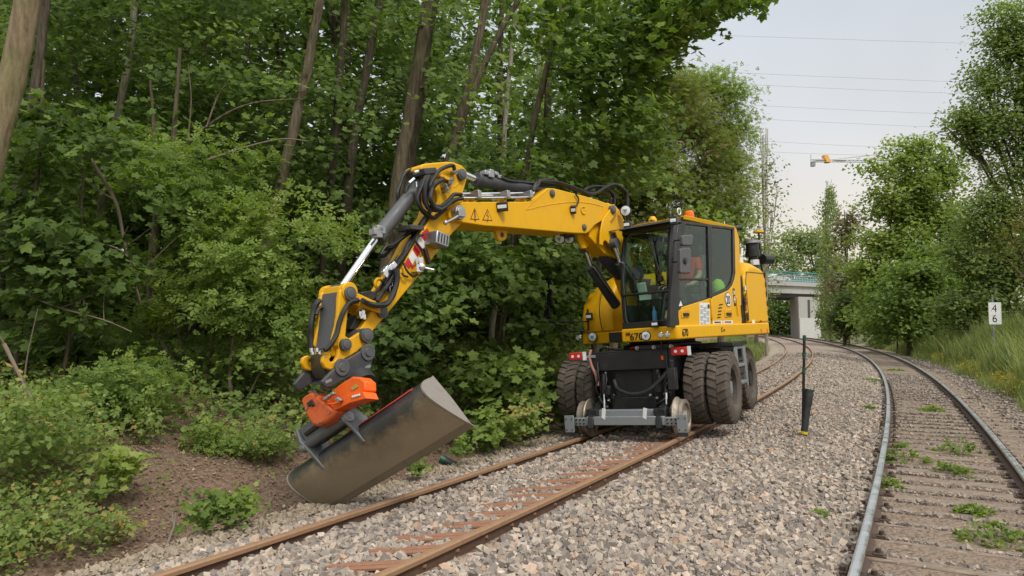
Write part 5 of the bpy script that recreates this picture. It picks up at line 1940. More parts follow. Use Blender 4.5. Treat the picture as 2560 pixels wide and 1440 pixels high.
LEAF = {
    'maple': kites([(0, 1.0, .30, 0, 0, .55), (.75, .85, .24, 0, 0, .55), (-.75, .85, .24, 0, 0, .55), (1.5, .55, .18, 0, 0, .55), (-1.5, .55, .18, 0, 0, .55)]),
    'pinnate': kites([(0, .55, .15, 0, .55, .45), (1.0, .48, .13, 0, .42, .45), (-1.0, .48, .13, 0, .42, .45), (1.15, .45, .12, 0, .12, .45), (-1.15, .45, .12, 0, .12, .45)]),
    'three': kites([(0, .8, .30, 0, .15, .45), (1.1, .6, .24, 0, .1, .45), (-1.1, .6, .24, 0, .1, .45)]),
    'oval': kites([(0, 1.0, .30, 0, 0, .45)]),
    'lance': kites([(0, 1.0, .14, 0, 0, .45)]),
}


def leaves(C, N, size, shape, r, spin=None):
    """leaf blades at C (n,3) with blade normals N, as vertices and quads"""
    V, Fq = LEAF[shape]
    n = len(C)
    N = N / np.maximum(np.linalg.norm(N, axis=1, keepdims=True), 1e-6)
    a = r.normal(size=(n, 3)) if spin is None else spin
    Y = a - N * (a * N).sum(1, keepdims=True)
    Y /= np.maximum(np.linalg.norm(Y, axis=1, keepdims=True), 1e-6)
    X = np.cross(Y, N)
    s = (size * r.uniform(.65, 1.25, n))[:, None, None]
    P = C[:, None] + s * (V[None, :, 0:1] * X[:, None] + V[None, :, 1:2] * Y[:, None] + V[None, :, 2:3] * N[:, None])
    Fc = Fq[None] + (np.arange(n) * len(V))[:, None, None]
    return P.reshape(-1, 3), Fc.reshape(-1, 4)


class Crown:
    def __init__(s):
        s.V, s.F, s.T, s.n = [], [], [], 0

    def add(s, C, N, size, shape, r, tint, spin=None):
        v, f = leaves(C, N, size, shape, r, spin)
        s.V.append(v)
        s.F.append(f + s.n)
        s.T.append(np.repeat(tint, len(LEAF[shape][1])))
        s.n += len(v)

    def clump(s, c, rad, n, size, shape, r, tint, spread=.16, tilt=.55, out=(0, 0, 0)):
        """a spray of leaves round c, flattened to radii rad, blades mostly facing up"""
        P = r.normal(size=(n, 3)) * np.array(rad) * .55 + np.array(c)
        N = r.normal(size=(n, 3)) * tilt + np.array([0, 0, 1.0]) + np.array(out)
        t = np.clip(tint + r.normal(size=n) * spread, 0, 1)
        s.add(P, N, size, shape, r, t)

    def build(s, name, mat, parent=None):
        return cluster_obj(name, np.concatenate(s.V), np.concatenate(s.F), mat, np.concatenate(s.T), parent)


def leaf_mat(name, stops, transl=.48, rough=.6):
    m, t, b = node_mat(name)
    a = t.nodes.new("ShaderNodeAttribute")
    a.attribute_name = "tint"
    r = ramp_of(t, a.outputs["Fac"], stops)
    t.links.new(r.outputs[0], b.inputs["Base Color"])
    b.inputs["Roughness"].default_value = rough
    b.inputs["Specular IOR Level"].default_value = 0.2
    tr_ = t.nodes.new("ShaderNodeBsdfTranslucent")
    hs_ = t.nodes.new("ShaderNodeMixRGB")
    hs_.blend_type = 'MULTIPLY'
    hs_.inputs[0].default_value = 1
    hs_.inputs[2].default_value = (1.15, 1.25, .55, 1)
    t.links.new(r.outputs[0], hs_.inputs[1])
    t.links.new(hs_.outputs[0], tr_.inputs[0])
    mx = t.nodes.new("ShaderNodeMixShader")
    mx.inputs[0].default_value = transl
    t.links.new(b.outputs[0], mx.inputs[1])
    t.links.new(tr_.outputs[0], mx.inputs[2])
    t.links.new(mx.outputs[0], t.nodes["Material Output"].inputs[0])
    return m


G = {
    'maple': leaf_mat('maple_leaves', [(0, (0.080, 0.125, 0.036)), (.35, (0.125, 0.190, 0.046)), (.7, (0.180, 0.258, 0.058)), (1, (0.276, 0.358, 0.084))]),
    'elder': leaf_mat('elder_leaves', [(0, (0.122, 0.185, 0.044)), (.4, (0.185, 0.263, 0.058)), (.75, (0.254, 0.336, 0.074)), (1, (0.371, 0.437, 0.116))]),
    'under': leaf_mat('bramble_leaves', [(0, (0.101, 0.162, 0.044)), (.35, (0.170, 0.241, 0.060)), (.7, (0.249, 0.319, 0.084)), (.9, (0.360, 0.403, 0.144)), (1, (0.445, 0.325, 0.104))]),
    'ash': leaf_mat('ash_leaves', [(0, (0.133, 0.185, 0.048)), (.4, (0.196, 0.263, 0.064)), (.75, (0.270, 0.347, 0.080)), (1, (0.371, 0.437, 0.120))]),
    'russet': leaf_mat('russet_leaves', [(0, (0.133, 0.162, 0.048)), (.35, (0.201, 0.230, 0.064)), (.7, (0.265, 0.235, 0.076)), (1, (0.350, 0.213, 0.084))]),
    'willow': leaf_mat('willow_leaves', [(0, (0.111, 0.157, 0.052)), (.4, (0.175, 0.235, 0.076)), (.75, (0.244, 0.314, 0.100)), (1, (0.329, 0.392, 0.136))]),
    'far': leaf_mat('hazed_far_leaves', [(0, (0.148, 0.196, 0.076)), (.4, (0.212, 0.269, 0.104)), (.75, (0.276, 0.330, 0.128)), (1, (0.339, 0.370, 0.176))]),  # haze of distance is put into these paler, greyer leaf colours
    'copper': leaf_mat('copper_leaves', [(0, (.12, .095, .065)), (.35, (.185, .135, .09)), (.7, (.20, .185, .095)), (1, (.26, .25, .12))]),
    'grass': leaf_mat('tall_grass', [(0, (.13, .175, .065)), (.4, (.205, .255, .095)), (.75, (.30, .335, .14)), (1, (.43, .42, .22))]),
    'goldweed': leaf_mat('yellow_weeds', [(0, (.22, .22, .04)), (.5, (.44, .35, .05)), (1, (.60, .43, .05))]),
}
def bark_mat(name, dark, mid, light, sc=9.0):
    """fissured bark: noise drawn out along the stem, mossy patches"""
    m, t, b = node_mat(name)
    tc_ = t.nodes.new("ShaderNodeTexCoord")
    mp_ = t.nodes.new("ShaderNodeMapping")
    mp_.inputs["Scale"].default_value = (sc, sc, sc * .16)
    t.links.new(tc_.outputs["Object"], mp_.inputs["Vector"])
    n = t.nodes.new("ShaderNodeTexNoise")
    n.inputs["Scale"].default_value = 2.2
    n.inputs["Detail"].default_value = 9
    n.inputs["Roughness"].default_value = .7
    t.links.new(mp_.outputs[0], n.inputs["Vector"])
    r = ramp_of(t, n.outputs["Fac"], [(.32, dark), (.5, mid), (.7, light)])
    n2 = noise(t, 1.6, 5, .65)
    r2 = ramp_of(t, n2.outputs["Fac"], [(.45, (1, 1, 1)), (.62, (.62, .78, .50)), (.8, (.5, .55, .45))])
    mx = t.nodes.new("ShaderNodeMixRGB")
    mx.blend_type = 'MULTIPLY'
    mx.inputs[0].default_value = .8
    t.links.new(r.outputs[0], mx.inputs[1])
    t.links.new(r2.outputs[0], mx.inputs[2])
    t.links.new(mx.outputs[0], b.inputs["Base Color"])
    b.inputs["Roughness"].default_value = .95
    b.inputs["Specular IOR Level"].default_value = .2
    bump(t, b, n.outputs["Fac"], .9, .03)
    return m


bark = bark_mat('grey_brown_bark', (.055, .042, .03), (.14, .108, .076), (.23, .185, .135))
bark_tan = bark_mat('tan_bark', (.15, .11, .068), (.27, .205, .13), (.36, .28, .185), 7)
bark_pale = bark_mat('pale_bark', (.12, .10, .075), (.33, .29, .235), (.47, .43, .36), 8)
bark_dark = bark_mat('dark_bark', (.035, .028, .02), (.085, .068, .048), (.15, .125, .09))
twig = pbr('dry_twig', (.21, .165, .12), .9, dirt=(.14, .11, .08), amount=.5, scale=9)


def at_depth(px, py, D):
    """photo pixel met with the upright plane D metres ahead"""
    return hit(px, py, (0, D, 0), Vector((0, 1, 0)))


def gz1(x, y):
    return float(gz(x, y)[0])


# ---- trees of the wood's edge: trunk line in the photo, its width there, distance
WOOD = [
    # line, width px, distance, bark, label
    ([(78, -20), (38, 180), (-5, 330), (-120, 760)], 66, 8.6, bark_tan, 'thick smooth tan trunk leaning out of the wood at its near left end'),
    ([(118, -40), (100, 200), (60, 400), (22, 560), (-20, 800)], 24, 11.0, bark_dark, 'dark trunk close behind the thick tan trunk'),
    ([(345, -60), (336, 83), (311, 233), (284, 330), (240, 620)], 20, 15.0, bark_pale, 'pale trunk leaning behind the big elder bush'),
    ([(806, -40), (770, 180), (738, 330), (690, 480), (640, 720)], 27, 12.6, bark, 'brown leaning trunk between elder bush and excavator stick'),
    ([(866, -40), (856, 120), (830, 430), (818, 560), (800, 760)], 22, 15.5, bark_dark, 'straight dark trunk just behind the brown leaning one'),
    ([(960, -60), (927, 116), (899, 264), (876, 390), (850, 700)], 25, 16.5, bark_dark, 'dark trunk with a bare reddish stretch above the excavator stick'),
    ([(1078, -40), (1043, 169), (1005, 380), (985, 520), (950, 790), (930, 1000)], 35, 13.6, bark, 'tall grey-brown trunk passing behind the top of the excavator stick'),
    ([(1095, -40), (1060, 180), (1030, 380), (1005, 560), (975, 840)], 24, 15.2, bark_dark, 'dark twin trunk directly behind the tall grey-brown one'),
    ([(1222, -40), (1183, 176), (1155, 299), (1122, 395), (1060, 640)], 24, 15.8, bark, 'slanting trunk above the middle of the excavator boom'),
    ([(1320, -40), (1240, 95), (1178, 222), (1146, 330), (1080, 600)], 19, 17.0, bark, 'thin trunk crossing the slanting one above the boom'),
    ([(1294, -20), (1282, 70), (1268, 228), (1250, 520)], 14, 21.0, bark_pale, 'pale thin trunk deep in the wood above the boom'),
    ([(1372, -40), (1352, 98), (1330, 330), (1300, 600)], 13, 22.0, bark_pale, 'slim pale trunk deepest in the wood above the boom lamp'),
    ([(1415, -30), (1373, 140), (1340, 275), (1310, 443), (1275, 640), (1252, 900)], 17, 14.6, bark, 'slender grey trunk running down behind the boom to the saplings'),
    ([(1545, -40), (1520, 160), (1500, 400), (1490, 800)], 20, 18.0, bark_dark, 'outermost maple of the wood, spreading over the excavator'),
]
wr = np.random.default_rng(21)


def resample(pts, step):
    """even steps along a polyline, its corners rounded off"""
    out = []
    for a, b in zip(pts[:-1], pts[1:]):
        n = max(1, int((b - a).length / step))
        out += [a.lerp(b, i / n) for i in range(n)]
    out.append(pts[-1].copy())
    for _ in range(6):
        out = [out[0]] + [(out[i - 1] + out[i] * 2 + out[i + 1]) / 4 for i in range(1, len(out) - 1)] + [out[-1]]
    return out


wood_trees = []
for (line, wpx, D, bk_, lab) in WOOD:
    pts = [at_depth(px, py, D + .07 * math.sin(i * 2.1)) for i, (px, py) in enumerate(line)]
    x, y = pts[-1].x, pts[-1].y
    z = gz1(x, y)
    d = pts[-1] - pts[-2]
    if pts[-1].z > z + .3:
        b = pts[-1] + d * ((z - .25 - pts[-1].z) / d.z)
        pts.append(b)
    else:
        pts[-1] = pts[-2] + d * ((z - .25 - pts[-2].z) / d.z)
    up_ = pts[0] - pts[1]
    top = pts[0] + up_.normalized() * 4.5 + Vector((0, 0, 1))
    pts = [top] + pts
    root = empty('maple_tree', (pts[-1].x, pts[-1].y, z))
    inv = Vector((pts[-1].x, pts[-1].y, z))
    r0 = wpx * D / F_PX / 2
    sp_ = resample([p - inv for p in pts], .45)
    n = len(sp_)
    for i in range(1, n - 1):
        sp_[i] += Vector((wr.normal() * .012, wr.normal() * .012, 0))
    rad = [r0 * (.55 + .6 * i / (n - 1)) for i in range(n)]
    rad[-1] *= 1.25
    tm = MB().tube(sp_, rad, 12)
    # a few side limbs
    for k in range(0 if wpx > 50 else 3):
        i = int(n * (.05 + .12 * k))
        a = wr.uniform(0, 6.28)
        p = sp_[i]
        L_ = wr.uniform(1.0, 2.2)
        e = Vector((math.cos(a), math.sin(a) * .8, wr.uniform(.3, .9))) * L_
        tm.tube(spline([p, p + e * .5 + Vector((0, 0, -.12)), p + e], 4), [rad[i] * .26 * (1 - .09 * q) for q in range(9)], 6)
    tm.build('trunk', bk_, root, smooth=60)
    tag(root, lab, 'tree', 'trees along the wood edge')
    wood_trees.append(dict(root=root, inv=np.array(inv), D=D, crown=Crown(), line=line, top=inv.z))


def trunk_px(line, py):
    ys = [p[1] for p in line]
    xs = [p[0] for p in line]
    return np.interp(py, ys, xs)


# leaf sprays through the wood edge, each hung on the nearest of those trees
nsp = 0
for k in range(3100):
    px = wr.uniform(-140, 1660)
    py = wr.uniform(-150, 760)
    D = wr.uniform(12.3, 21)
    if px > 1500 and py > 480:
        continue
    if 250 < px < 900 and py > 560 and D < 13:
        continue
    # keep the front of the leading trunks clear in places
    if any(abs(px - trunk_px(t['line'], py)) < 46 and D < t['D'] + .5 and wr.random() < .80 for t in wood_trees):
        continue
    # gaps of sky high up towards the edge
    if px > 1120 and py < 320 and wr.random() < .30:
        continue
    # overall patchiness
    if math.sin(px * .013 + 2.2 * math.sin(py * .011)) + math.sin(py * .017 + px * .004) < -.95:
        continue
    c = at_depth(px, py, D)
    if c.z < gz1(c.x, c.y) + .5:
        continue
    t = min(wood_trees, key=lambda t: abs(px - trunk_px(t['line'], py)) / 60 + abs(D - t['D']) * .8 + wr.random() * 1.2)
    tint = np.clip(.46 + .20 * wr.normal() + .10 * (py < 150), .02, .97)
    near = D < 15
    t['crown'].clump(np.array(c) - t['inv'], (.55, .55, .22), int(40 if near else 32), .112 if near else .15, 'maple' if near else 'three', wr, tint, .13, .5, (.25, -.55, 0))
    nsp += 1
# the canopy that hangs out over the line at the top
for (cx, cy, rx, ry, n) in ((1500, 60, 190, 130, 95), (1680, 30, 100, 60, 46), (1640, 130, 45, 60, 20), (1780, -10, 110, 38, 46), (1870, -12, 55, 22, 12), (1530, 230, 110, 110, 42), (1600, 300, 60, 120, 22), (1430, 380, 120, 120, 40)):
    for k in range(n):
        a, q = wr.uniform(0, 6.28), math.sqrt(wr.random())
        px, py = cx + rx * q * math.cos(a), cy + ry * q * math.sin(a)
        D = wr.uniform(12.5, 16.5)
        c = at_depth(px, py, D)
        t = wood_trees[-1] if px > 1420 else wood_trees[-2]
        t['crown'].clump(np.array(c) - t['inv'], (.40, .45, .20), 22, .15, 'maple', wr, float(np.clip(.50 + .2 * wr.normal(), 0, 1)), .12, .6, (.2, -.3, 0))
# hanging sprigs against the sky
for (px, py, n) in ((1815, 75, 5), (1822, 92, 4), (1745, 40, 6), (1930, 0, 5), (1855, 28, 5), (1700, 80, 8), (1680, 95, 6), (1640, 170, 6)):
    t = wood_trees[-1]
    c = at_depth(px, py, 13.2)
    t['crown'].clump(np.array(c) - t['inv'], (.10, .1, .10), n, .12, 'maple', wr, .25, .1, .9, (0, -.8, 0))
for t in wood_trees:
    t['crown'].build('crown', G['maple'], t['root'])

# ---- the wood behind, which reads as one mass
deep = Crown()
for k in range(3900):
    px = wr.uniform(-500, 1560)
    D = wr.uniform(21, 38)
    py = wr.uniform(-420, 830) if k % 3 else wr.uniform(380, 830)
    if px > 1150 and py < 300 and wr.random() < .5:
        continue
    c = at_depth(px, py, D)
    if c.z < gz1(c.x, c.y) - .2 or c.z > 19:
        continue
    s_, v_ = LT.sv(c.x, c.y)
    if v_[0] > -5.5:
        continue
    deep.clump(np.array(c), (1.3, 1.0, .6), 30, .34, 'three', wr, float(np.clip(.48 + .2 * wr.normal(), 0, 1)), .14, .55, (.2, -.5, 0))
# its roof of leaves, out of sight above, that keeps the inside dim
for k in range(420):
    x, y = wr.uniform(-26, 6), wr.uniform(7, 42)
    s_, v_ = LT.sv(x, y)
    if v_[0] > -6.5:
        continue
    deep.clump(np.array([x, y, wr.uniform(10.5, 17)]), (1.7, 1.7, .5), 22, .40, 'three', wr, .35, .14, .5)
dw = deep.build('deep_wood', G['maple'])
tag(dw, 'dense dark wood behind the front row of trunks', kind='stuff')

# slim trunks far inside the wood
dt = MB().tube([(0, 0, -.3), (.06, 0, 4), (-.05, .05, 8), (.05, 0, 15)], [.11, .095, .08, .05], 8).build('trunk', bark_dark)
dts = []
for k in range(26):
    px, D = wr.uniform(-60, 1480), wr.uniform(18, 30)
    c = at_depth(px, 700, D)
    s_, v_ = LT.sv(c.x, c.y)
    if v_[0] > -6:
        continue
    root = empty('background_tree', (c.x, c.y, gz1(c.x, c.y)), wr.uniform(0, 6.28))
    root.rotation_euler.x, root.rotation_euler.y = wr.normal() * .05, wr.normal() * .05 + .10
    if not dts:
        o = dt
    else:
        o = dt.copy()
        COL.objects.link(o)
    o.parent = root
    o.scale = (wr.uniform(.7, 1.5),) * 2 + (1.1,)
    dts.append(root)
    tag(root, 'slim dark bare stem standing deep inside the dense wood', 'tree stem', 'bare stems deep in the wood')

# ---- shrubs at the edge of the wood
def shrub(name, cx, cy, rx, ry, D, dd, n, per, size, shape, mat, label, stems, tint=.45, cat='shrub', group=None, flat=.5, rad=.34, dens=None):
    """bush whose outline in the photo is an ellipse at cx, cy, standing D metres ahead"""
    base = at_depth(cx, cy + ry, D)
    z = gz1(base.x, base.y)
    inv = np.array([base.x, base.y, z])
    root = empty(name, inv)
    cr2 = Crown()
    ctr = np.array(at_depth(cx, cy, D))
    k_ = D / F_PX
    for k in range(n):
        u = wr.normal(size=3)
        u /= np.linalg.norm(u)
        q = wr.random() ** .45 * (1 + .16 * math.sin(5 * u[0] + cx) * math.cos(4 * u[2] + cy))
        p = ctr + u * q * np.array([rx * k_, dd, ry * k_])
        if rad > .3 and math.sin(p[0] * 2.6 + math.sin(p[2] * 2.1) * 1.3) + math.sin(p[2] * 3.1 + p[0]) < -.75:
            continue
        if p[2] < gz1(p[0], p[1]) + .05:
            p[2] = gz1(p[0], p[1]) + wr.uniform(.05, .4)
        sh_ = .62 + .38 * wr.random()
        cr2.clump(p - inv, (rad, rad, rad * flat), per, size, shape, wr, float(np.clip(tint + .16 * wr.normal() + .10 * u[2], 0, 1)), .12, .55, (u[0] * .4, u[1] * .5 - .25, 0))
    cr2.build('foliage', mat, root)
    if stems:
        for st in stems:
            q = [at_depth(px, py, D + .1 * math.sin(i)) for i, (px, py) in enumerate(st[0])]
            sp2 = spline([v - Vector(inv) for v in q], 5)
            m_ = MB().tube(sp2, [st[1] * (1 - .6 * i / (len(sp2) - 1)) for i in range(len(sp2))], 8)
            m_.build('stem', st[2] if len(st) > 2 else bark, root, smooth=60)
    tag(root, label, cat, group)
    return root


shrub('elder_bush', 640, 700, 290, 230, 11.4, 1.1, 230, 20, .17, 'pinnate', G['elder'], 'large light green elder bush filling the space left of the excavator stick',
      [([(480, 1120), (470, 950), (430, 760)], .035), ([(490, 1120), (520, 920), (560, 700)], .03), ([(500, 1120), (480, 980), (380, 820)], .028), ([(455, 1110), (440, 960), (400, 850)], .03), ([(505, 1120), (540, 960), (640, 760)], .025)], tint=.58)
shrub('elder_bush', 470, 470, 230, 170, 11.8, 1.1, 150, 18, .16, 'pinnate', G['elder'], 'taller elder with a forked grey trunk behind the large elder bush',
      [([(375, 760), (384, 593), (423, 437), (442, 240), (450, 120)], .065), ([(384, 640), (389, 500), (384, 316), (376, 200)], .05), ([(400, 540), (462, 375), (540, 300), (632, 258), (749, 248)], .03),
       ([(520, 400), (600, 372), (700, 348), (770, 352)], .02, twig), ([(516, 318), (545, 240), (575, 200)], .018), ([(470, 350), (478, 250), (470, 160)], .018)], tint=.45)
shrub('young_maple', 170, 560, 260, 330, 9.9, 1.0, 230, 16, .125, 'maple', G['maple'], 'dark broad-leaved young maple at the left edge of the wood',
      [([(30, 1050), (60, 700), (95, 420), (110, 150)], .05), ([(150, 1000), (190, 700), (210, 420)], .03)], tint=.34, cat='young tree')
shrub('maple_sapling', 1180, 760, 190, 200, 12.6, 1.0, 190, 17, .125, 'maple', G['maple'], 'dark maple saplings under the middle of the boom', [([(1110, 1000), (1130, 800), (1180, 600)], .02, twig), ([(1255, 950), (1262, 800), (1285, 580)], .03)], tint=.40, cat='sapling')
shrub('maple_sapling', 1370, 740, 130, 220, 14.5, 1.1, 150, 17, .13, 'maple', G['maple'], 'maple sapling thicket between boom and excavator hood', [([(1370, 1000), (1380, 700)], .025)], tint=.42, cat='sapling')
shrub('maple_sapling', 1010, 830, 110, 150, 11.8, .8, 85, 17, .12, 'maple', G['maple'], 'maple sapling with bare poles right behind the yellow coupler',
      [([(948, 1010), (945, 850), (955, 690)], .045, bark), ([(975, 1000), (985, 850), (1005, 720)], .025), ([(1000, 1000), (1030, 850), (1060, 720)], .025)], tint=.32, cat='sapling')
shrub('hazel_bush', 1390, 960, 75, 110, 13.2, .7, 80, 16, .13, 'three', G['elder'], 'bright green bush touching the left tyres of the excavator', None, tint=.50)
shrub('hazel_bush', 1240, 960, 95, 85, 11.8, .6, 70, 15, .14, 'maple', G['elder'], 'low bush of broad leaves beyond the upper corner of the bucket', None, tint=.30)
shrub('hazel_bush', 700, 930, 140, 80, 10.8, .5, 55, 14, .11, 'three', G['elder'], 'dense bush behind the orange rotor of the excavator', [([(585, 1080), (575, 930), (590, 800)], .045), ([(590, 1080), (640, 950), (700, 850)], .02)], tint=.26)
shrub('hazel_bush', 260, 960, 170, 90, 9.2, .5, 90, 14, .135, 'pinnate', G['elder'], 'leafy bush in front of the dark hollow at the left of the wood', None, tint=.40)
shrub('nettle_clump', 60, 1060, 120, 110, 7.0, .6, 90, 16, .075, 'oval', G['under'], 'pale nettle clump at the left end of the bank', None, tint=.50, cat='weeds')
shrub('maple_seedling', 300, 1165, 50, 55, 7.3, .25, 16, 10, .085, 'maple', G['elder'], 'yellow-green maple seedling at the top of the bare earth patch', None, tint=.85, cat='seedling', rad=.2)
shrub('fern_clump', 560, 1095, 90, 45, 9.2, .35, 46, 16, .09, 'pinnate', G['elder'], 'feathery green fern clump right of the bare earth patch', None, tint=.55, cat='fern', rad=.2)
shrub('fern_clump', 665, 1100, 70, 45, 9.2, .3, 28, 14, .09, 'pinnate', G['under'], 'thin fern clump between the bare earth and the bucket', None, tint=.50, cat='fern', rad=.2)
shrub('bramble_shoot', 545, 1285, 48, 40, 6.5, .22, 18, 12, .065, 'maple', G['maple'], 'dark bluish bramble shoot at the edge of the sandy strip', None, tint=.55, cat='bramble', rad=.13)
shrub('bramble_shoot', 605, 1248, 46, 24, 7.0, .18, 14, 12, .06, 'maple', G['elder'], 'bright green bramble shoot behind the bluish one', None, tint=.60, cat='bramble', rad=.12)
shrub('weed_clump', 1225, 1070, 45, 50, 10.4, .35, 26, 14, .09, 'maple', G['elder'], 'leafy weed clump just past the upper corner of the bucket', None, tint=.5, cat='weeds', rad=.16)
shrub('weed_clump', 1300, 1050, 65, 55, 10.9, .4, 34, 14, .08, 'three', G['under'], 'yellowish weed clump on the bank between bucket and left tyres', None, tint=.72, cat='weeds', rad=.18)
shrub('weed_clump', 1160, 1110, 32, 22, 9.6, .2, 12, 12, .07, 'three', G['elder'], 'small weed beside the half-buried pipe', None, tint=.45, cat='weeds', rad=.11)
shrub('weed_clump', 1050, 1165, 34, 20, 8.6, .18, 12, 12, .06, 'three', G['elder'], 'small grey-green weed under the cutting edge of the bucket', None, tint=.25, cat='weeds', rad=.10)

shrub('hazel_bush', 60, 880, 150, 90, 11.0, .8, 110, 16, .12, 'maple', G['maple'], 'shaded maple bush in the dark hollow at the left edge', None, tint=.25)  # low leaf tint: the hollow's shade is in the colour
shrub('hazel_bush', 330, 860, 130, 90, 11.6, .7, 80, 16, .13, 'pinnate', G['elder'], 'shaded leafy bush between hollow and large elder bush', None, tint=.15)  # very dark leaf tint stands for shade beside the hollow
# dead branches that hang at the wood edge
for (line, D, r0, lab) in (([(214, 379), (287, 500), (310, 600), (335, 695), (352, 760)], 10.4, .03, 'bare forked dead branch hanging left of the elder bush'),
                           ([(130, 570), (220, 600), (300, 625), (350, 680)], 10.2, .016, 'thin pale dead branch lying across the dark hollow'),
                           ([(60, 735), (150, 770), (260, 800), (330, 830)], 9.6, .014, 'long pale twig low above the bushes at the left'),
                           ([(10, 860), (60, 960), (100, 1035)], 7.6, .022, 'bare leaning stick among the nettles')):
    p = [at_depth(px, py, D) for px, py in line]
    m_ = MB().tube(spline(p, 5), [r0 * (1 - .5 * i / (5 * (len(p) - 1))) for i in range(5 * (len(p) - 1) + 1)], 7)
    for i in range(1, len(p)):
        e = Vector((wr.normal() * .3, wr.normal() * .2, abs(wr.normal()) * .35 + .1))
        m_.tube(spline([p[i - 1], p[i - 1] + e * .5, p[i - 1] + e * 1.2 + Vector((.05, 0, .05))], 4), [r0 * .5, r0 * .45, r0 * .4, r0 * .35, r0 * .3, r0 * .28, r0 * .25, r0 * .2, r0 * .15], 6)
    o = m_.build('dead_branch', twig, smooth=60)
    tag(o, lab, 'dead branch')

# ---- ground cover on the bank and under the trees
gc = Crown()
BARE = [(-4.6, 8.3), (-4.2, 9.5), (-3.1, 9.7), (-2.2, 8.9), (-1.75, 8.2), (-2.4, 7.0), (-3.3, 6.6), (-4.0, 7.1)]


def in_bare(x, y):
    k = False
    for (x0, y0), (x1, y1) in zip(BARE, BARE[1:] + BARE[:1]):
        if (y0 > y) != (y1 > y) and x < (x1 - x0) * (y - y0) / (y1 - y0) + x0:
            k = not k
    return k


for k in range(4300):
    S_ = -5 + 30 * wr.random() ** 1.5
    v_ = -2.7 - 6.5 * wr.random() ** 1.3
    x, y, th = (float(q) for q in LT.at(S_, v_))
    # the bare earth patch stays open
    if in_bare(x, y) and wr.random() < .78:
        continue
    if v_ > -3.5 and wr.random() < .75:
        continue
    z = gz1(x, y)
    tall = .10 + .30 * wr.random() * min(1, (-v_ - 2.6) / 1.2)
    gc.clump((x, y, z + tall), (.22, .22, .10), 14, .058 if y < 9 else .085, ['three', 'oval', 'maple', 'pinnate'][int(wr.integers(4))], wr, float(np.clip(.42 + .22 * wr.normal(), 0, 1)), .15, .5, (.15, -.4, 0))
for k in range(1200):
    px, py = wr.uniform(-60, 470), wr.uniform(1060, 1470)
    if py < 1180 and px > 380 or py > 1400 - (px - 180) * .29:
        continue
    c = ground_pt(px, py, .05)
    z = gz1(c.x, c.y)
    s_, v_ = LT.sv(c.x, c.y)
    if v_[0] > -2.5 or in_bare(c.x, c.y):
        continue
    gc.clump((c.x, c.y, z + .10 + .22 * wr.random()), (.17, .17, .10), 14, .05, ['three', 'oval', 'oval', 'maple'][int(wr.integers(4))], wr, float(np.clip(.58 + .22 * wr.normal(), 0, 1)), .16, .6, (.1, -.4, 0))


for k in range(1700):
    S_, v_ = wr.uniform(-4, 34), wr.uniform(-19, -6.5)
    x, y, th = (float(q) for q in LT.at(S_, v_))
    gc.clump((x, y, gz1(x, y) + .12 + .35 * wr.random()), (.45, .45, .18), 12, .16, 'three', wr, float(np.clip(.25 + .15 * wr.normal(), 0, 1)), .12, .5, (.15, -.4, 0))
o = gc.build('undergrowth', G['under'])
tag(o, 'mixed brambles and creepers covering the bank below the wood', kind='stuff')

# ---- fallen leaves and wood chips lying about
lt_m = leaf_mat('fallen_leaves', [(0, (.10, .062, .038)), (.4, (.21, .14, .085)), (.75, (.36, .265, .17)), (1, (.52, .42, .29))], .1, .9)
lt = Crown()
r_ = np.random.default_rng(77)
for (n, s0, s1, v0, v1, tr2, sz) in ((7000, -3, 14, -6.0, -1.9, LT, .045), (2600, -4, 18, -.66, .66, RT, .035), (900, -4, 16, -2.2, 2.2, RT, .03)):
    S_ = s0 + (s1 - s0) * r_.random(n) ** 1.3
    vv = r_.uniform(v0, v1, n)
    x, y, th = tr2.at(S_, 0)
    X, Y = x + vv * np.cos(th), y - vv * np.sin(th)
    C = np.stack([X, Y, gz(X, Y) + (.022 if tr2 is LT else .045)], -1)
    N = r_.normal(size=(n, 3)) * .3 + np.array([0, 0, 1.0])
    lt.add(C, N, sz, 'oval', r_, np.clip(.45 + .3 * r_.normal(size=n), 0, 1))
o = lt.build('leaf_litter', lt_m)
tag(o, 'dry leaves and wood chips scattered on bank and old track', kind='stuff')

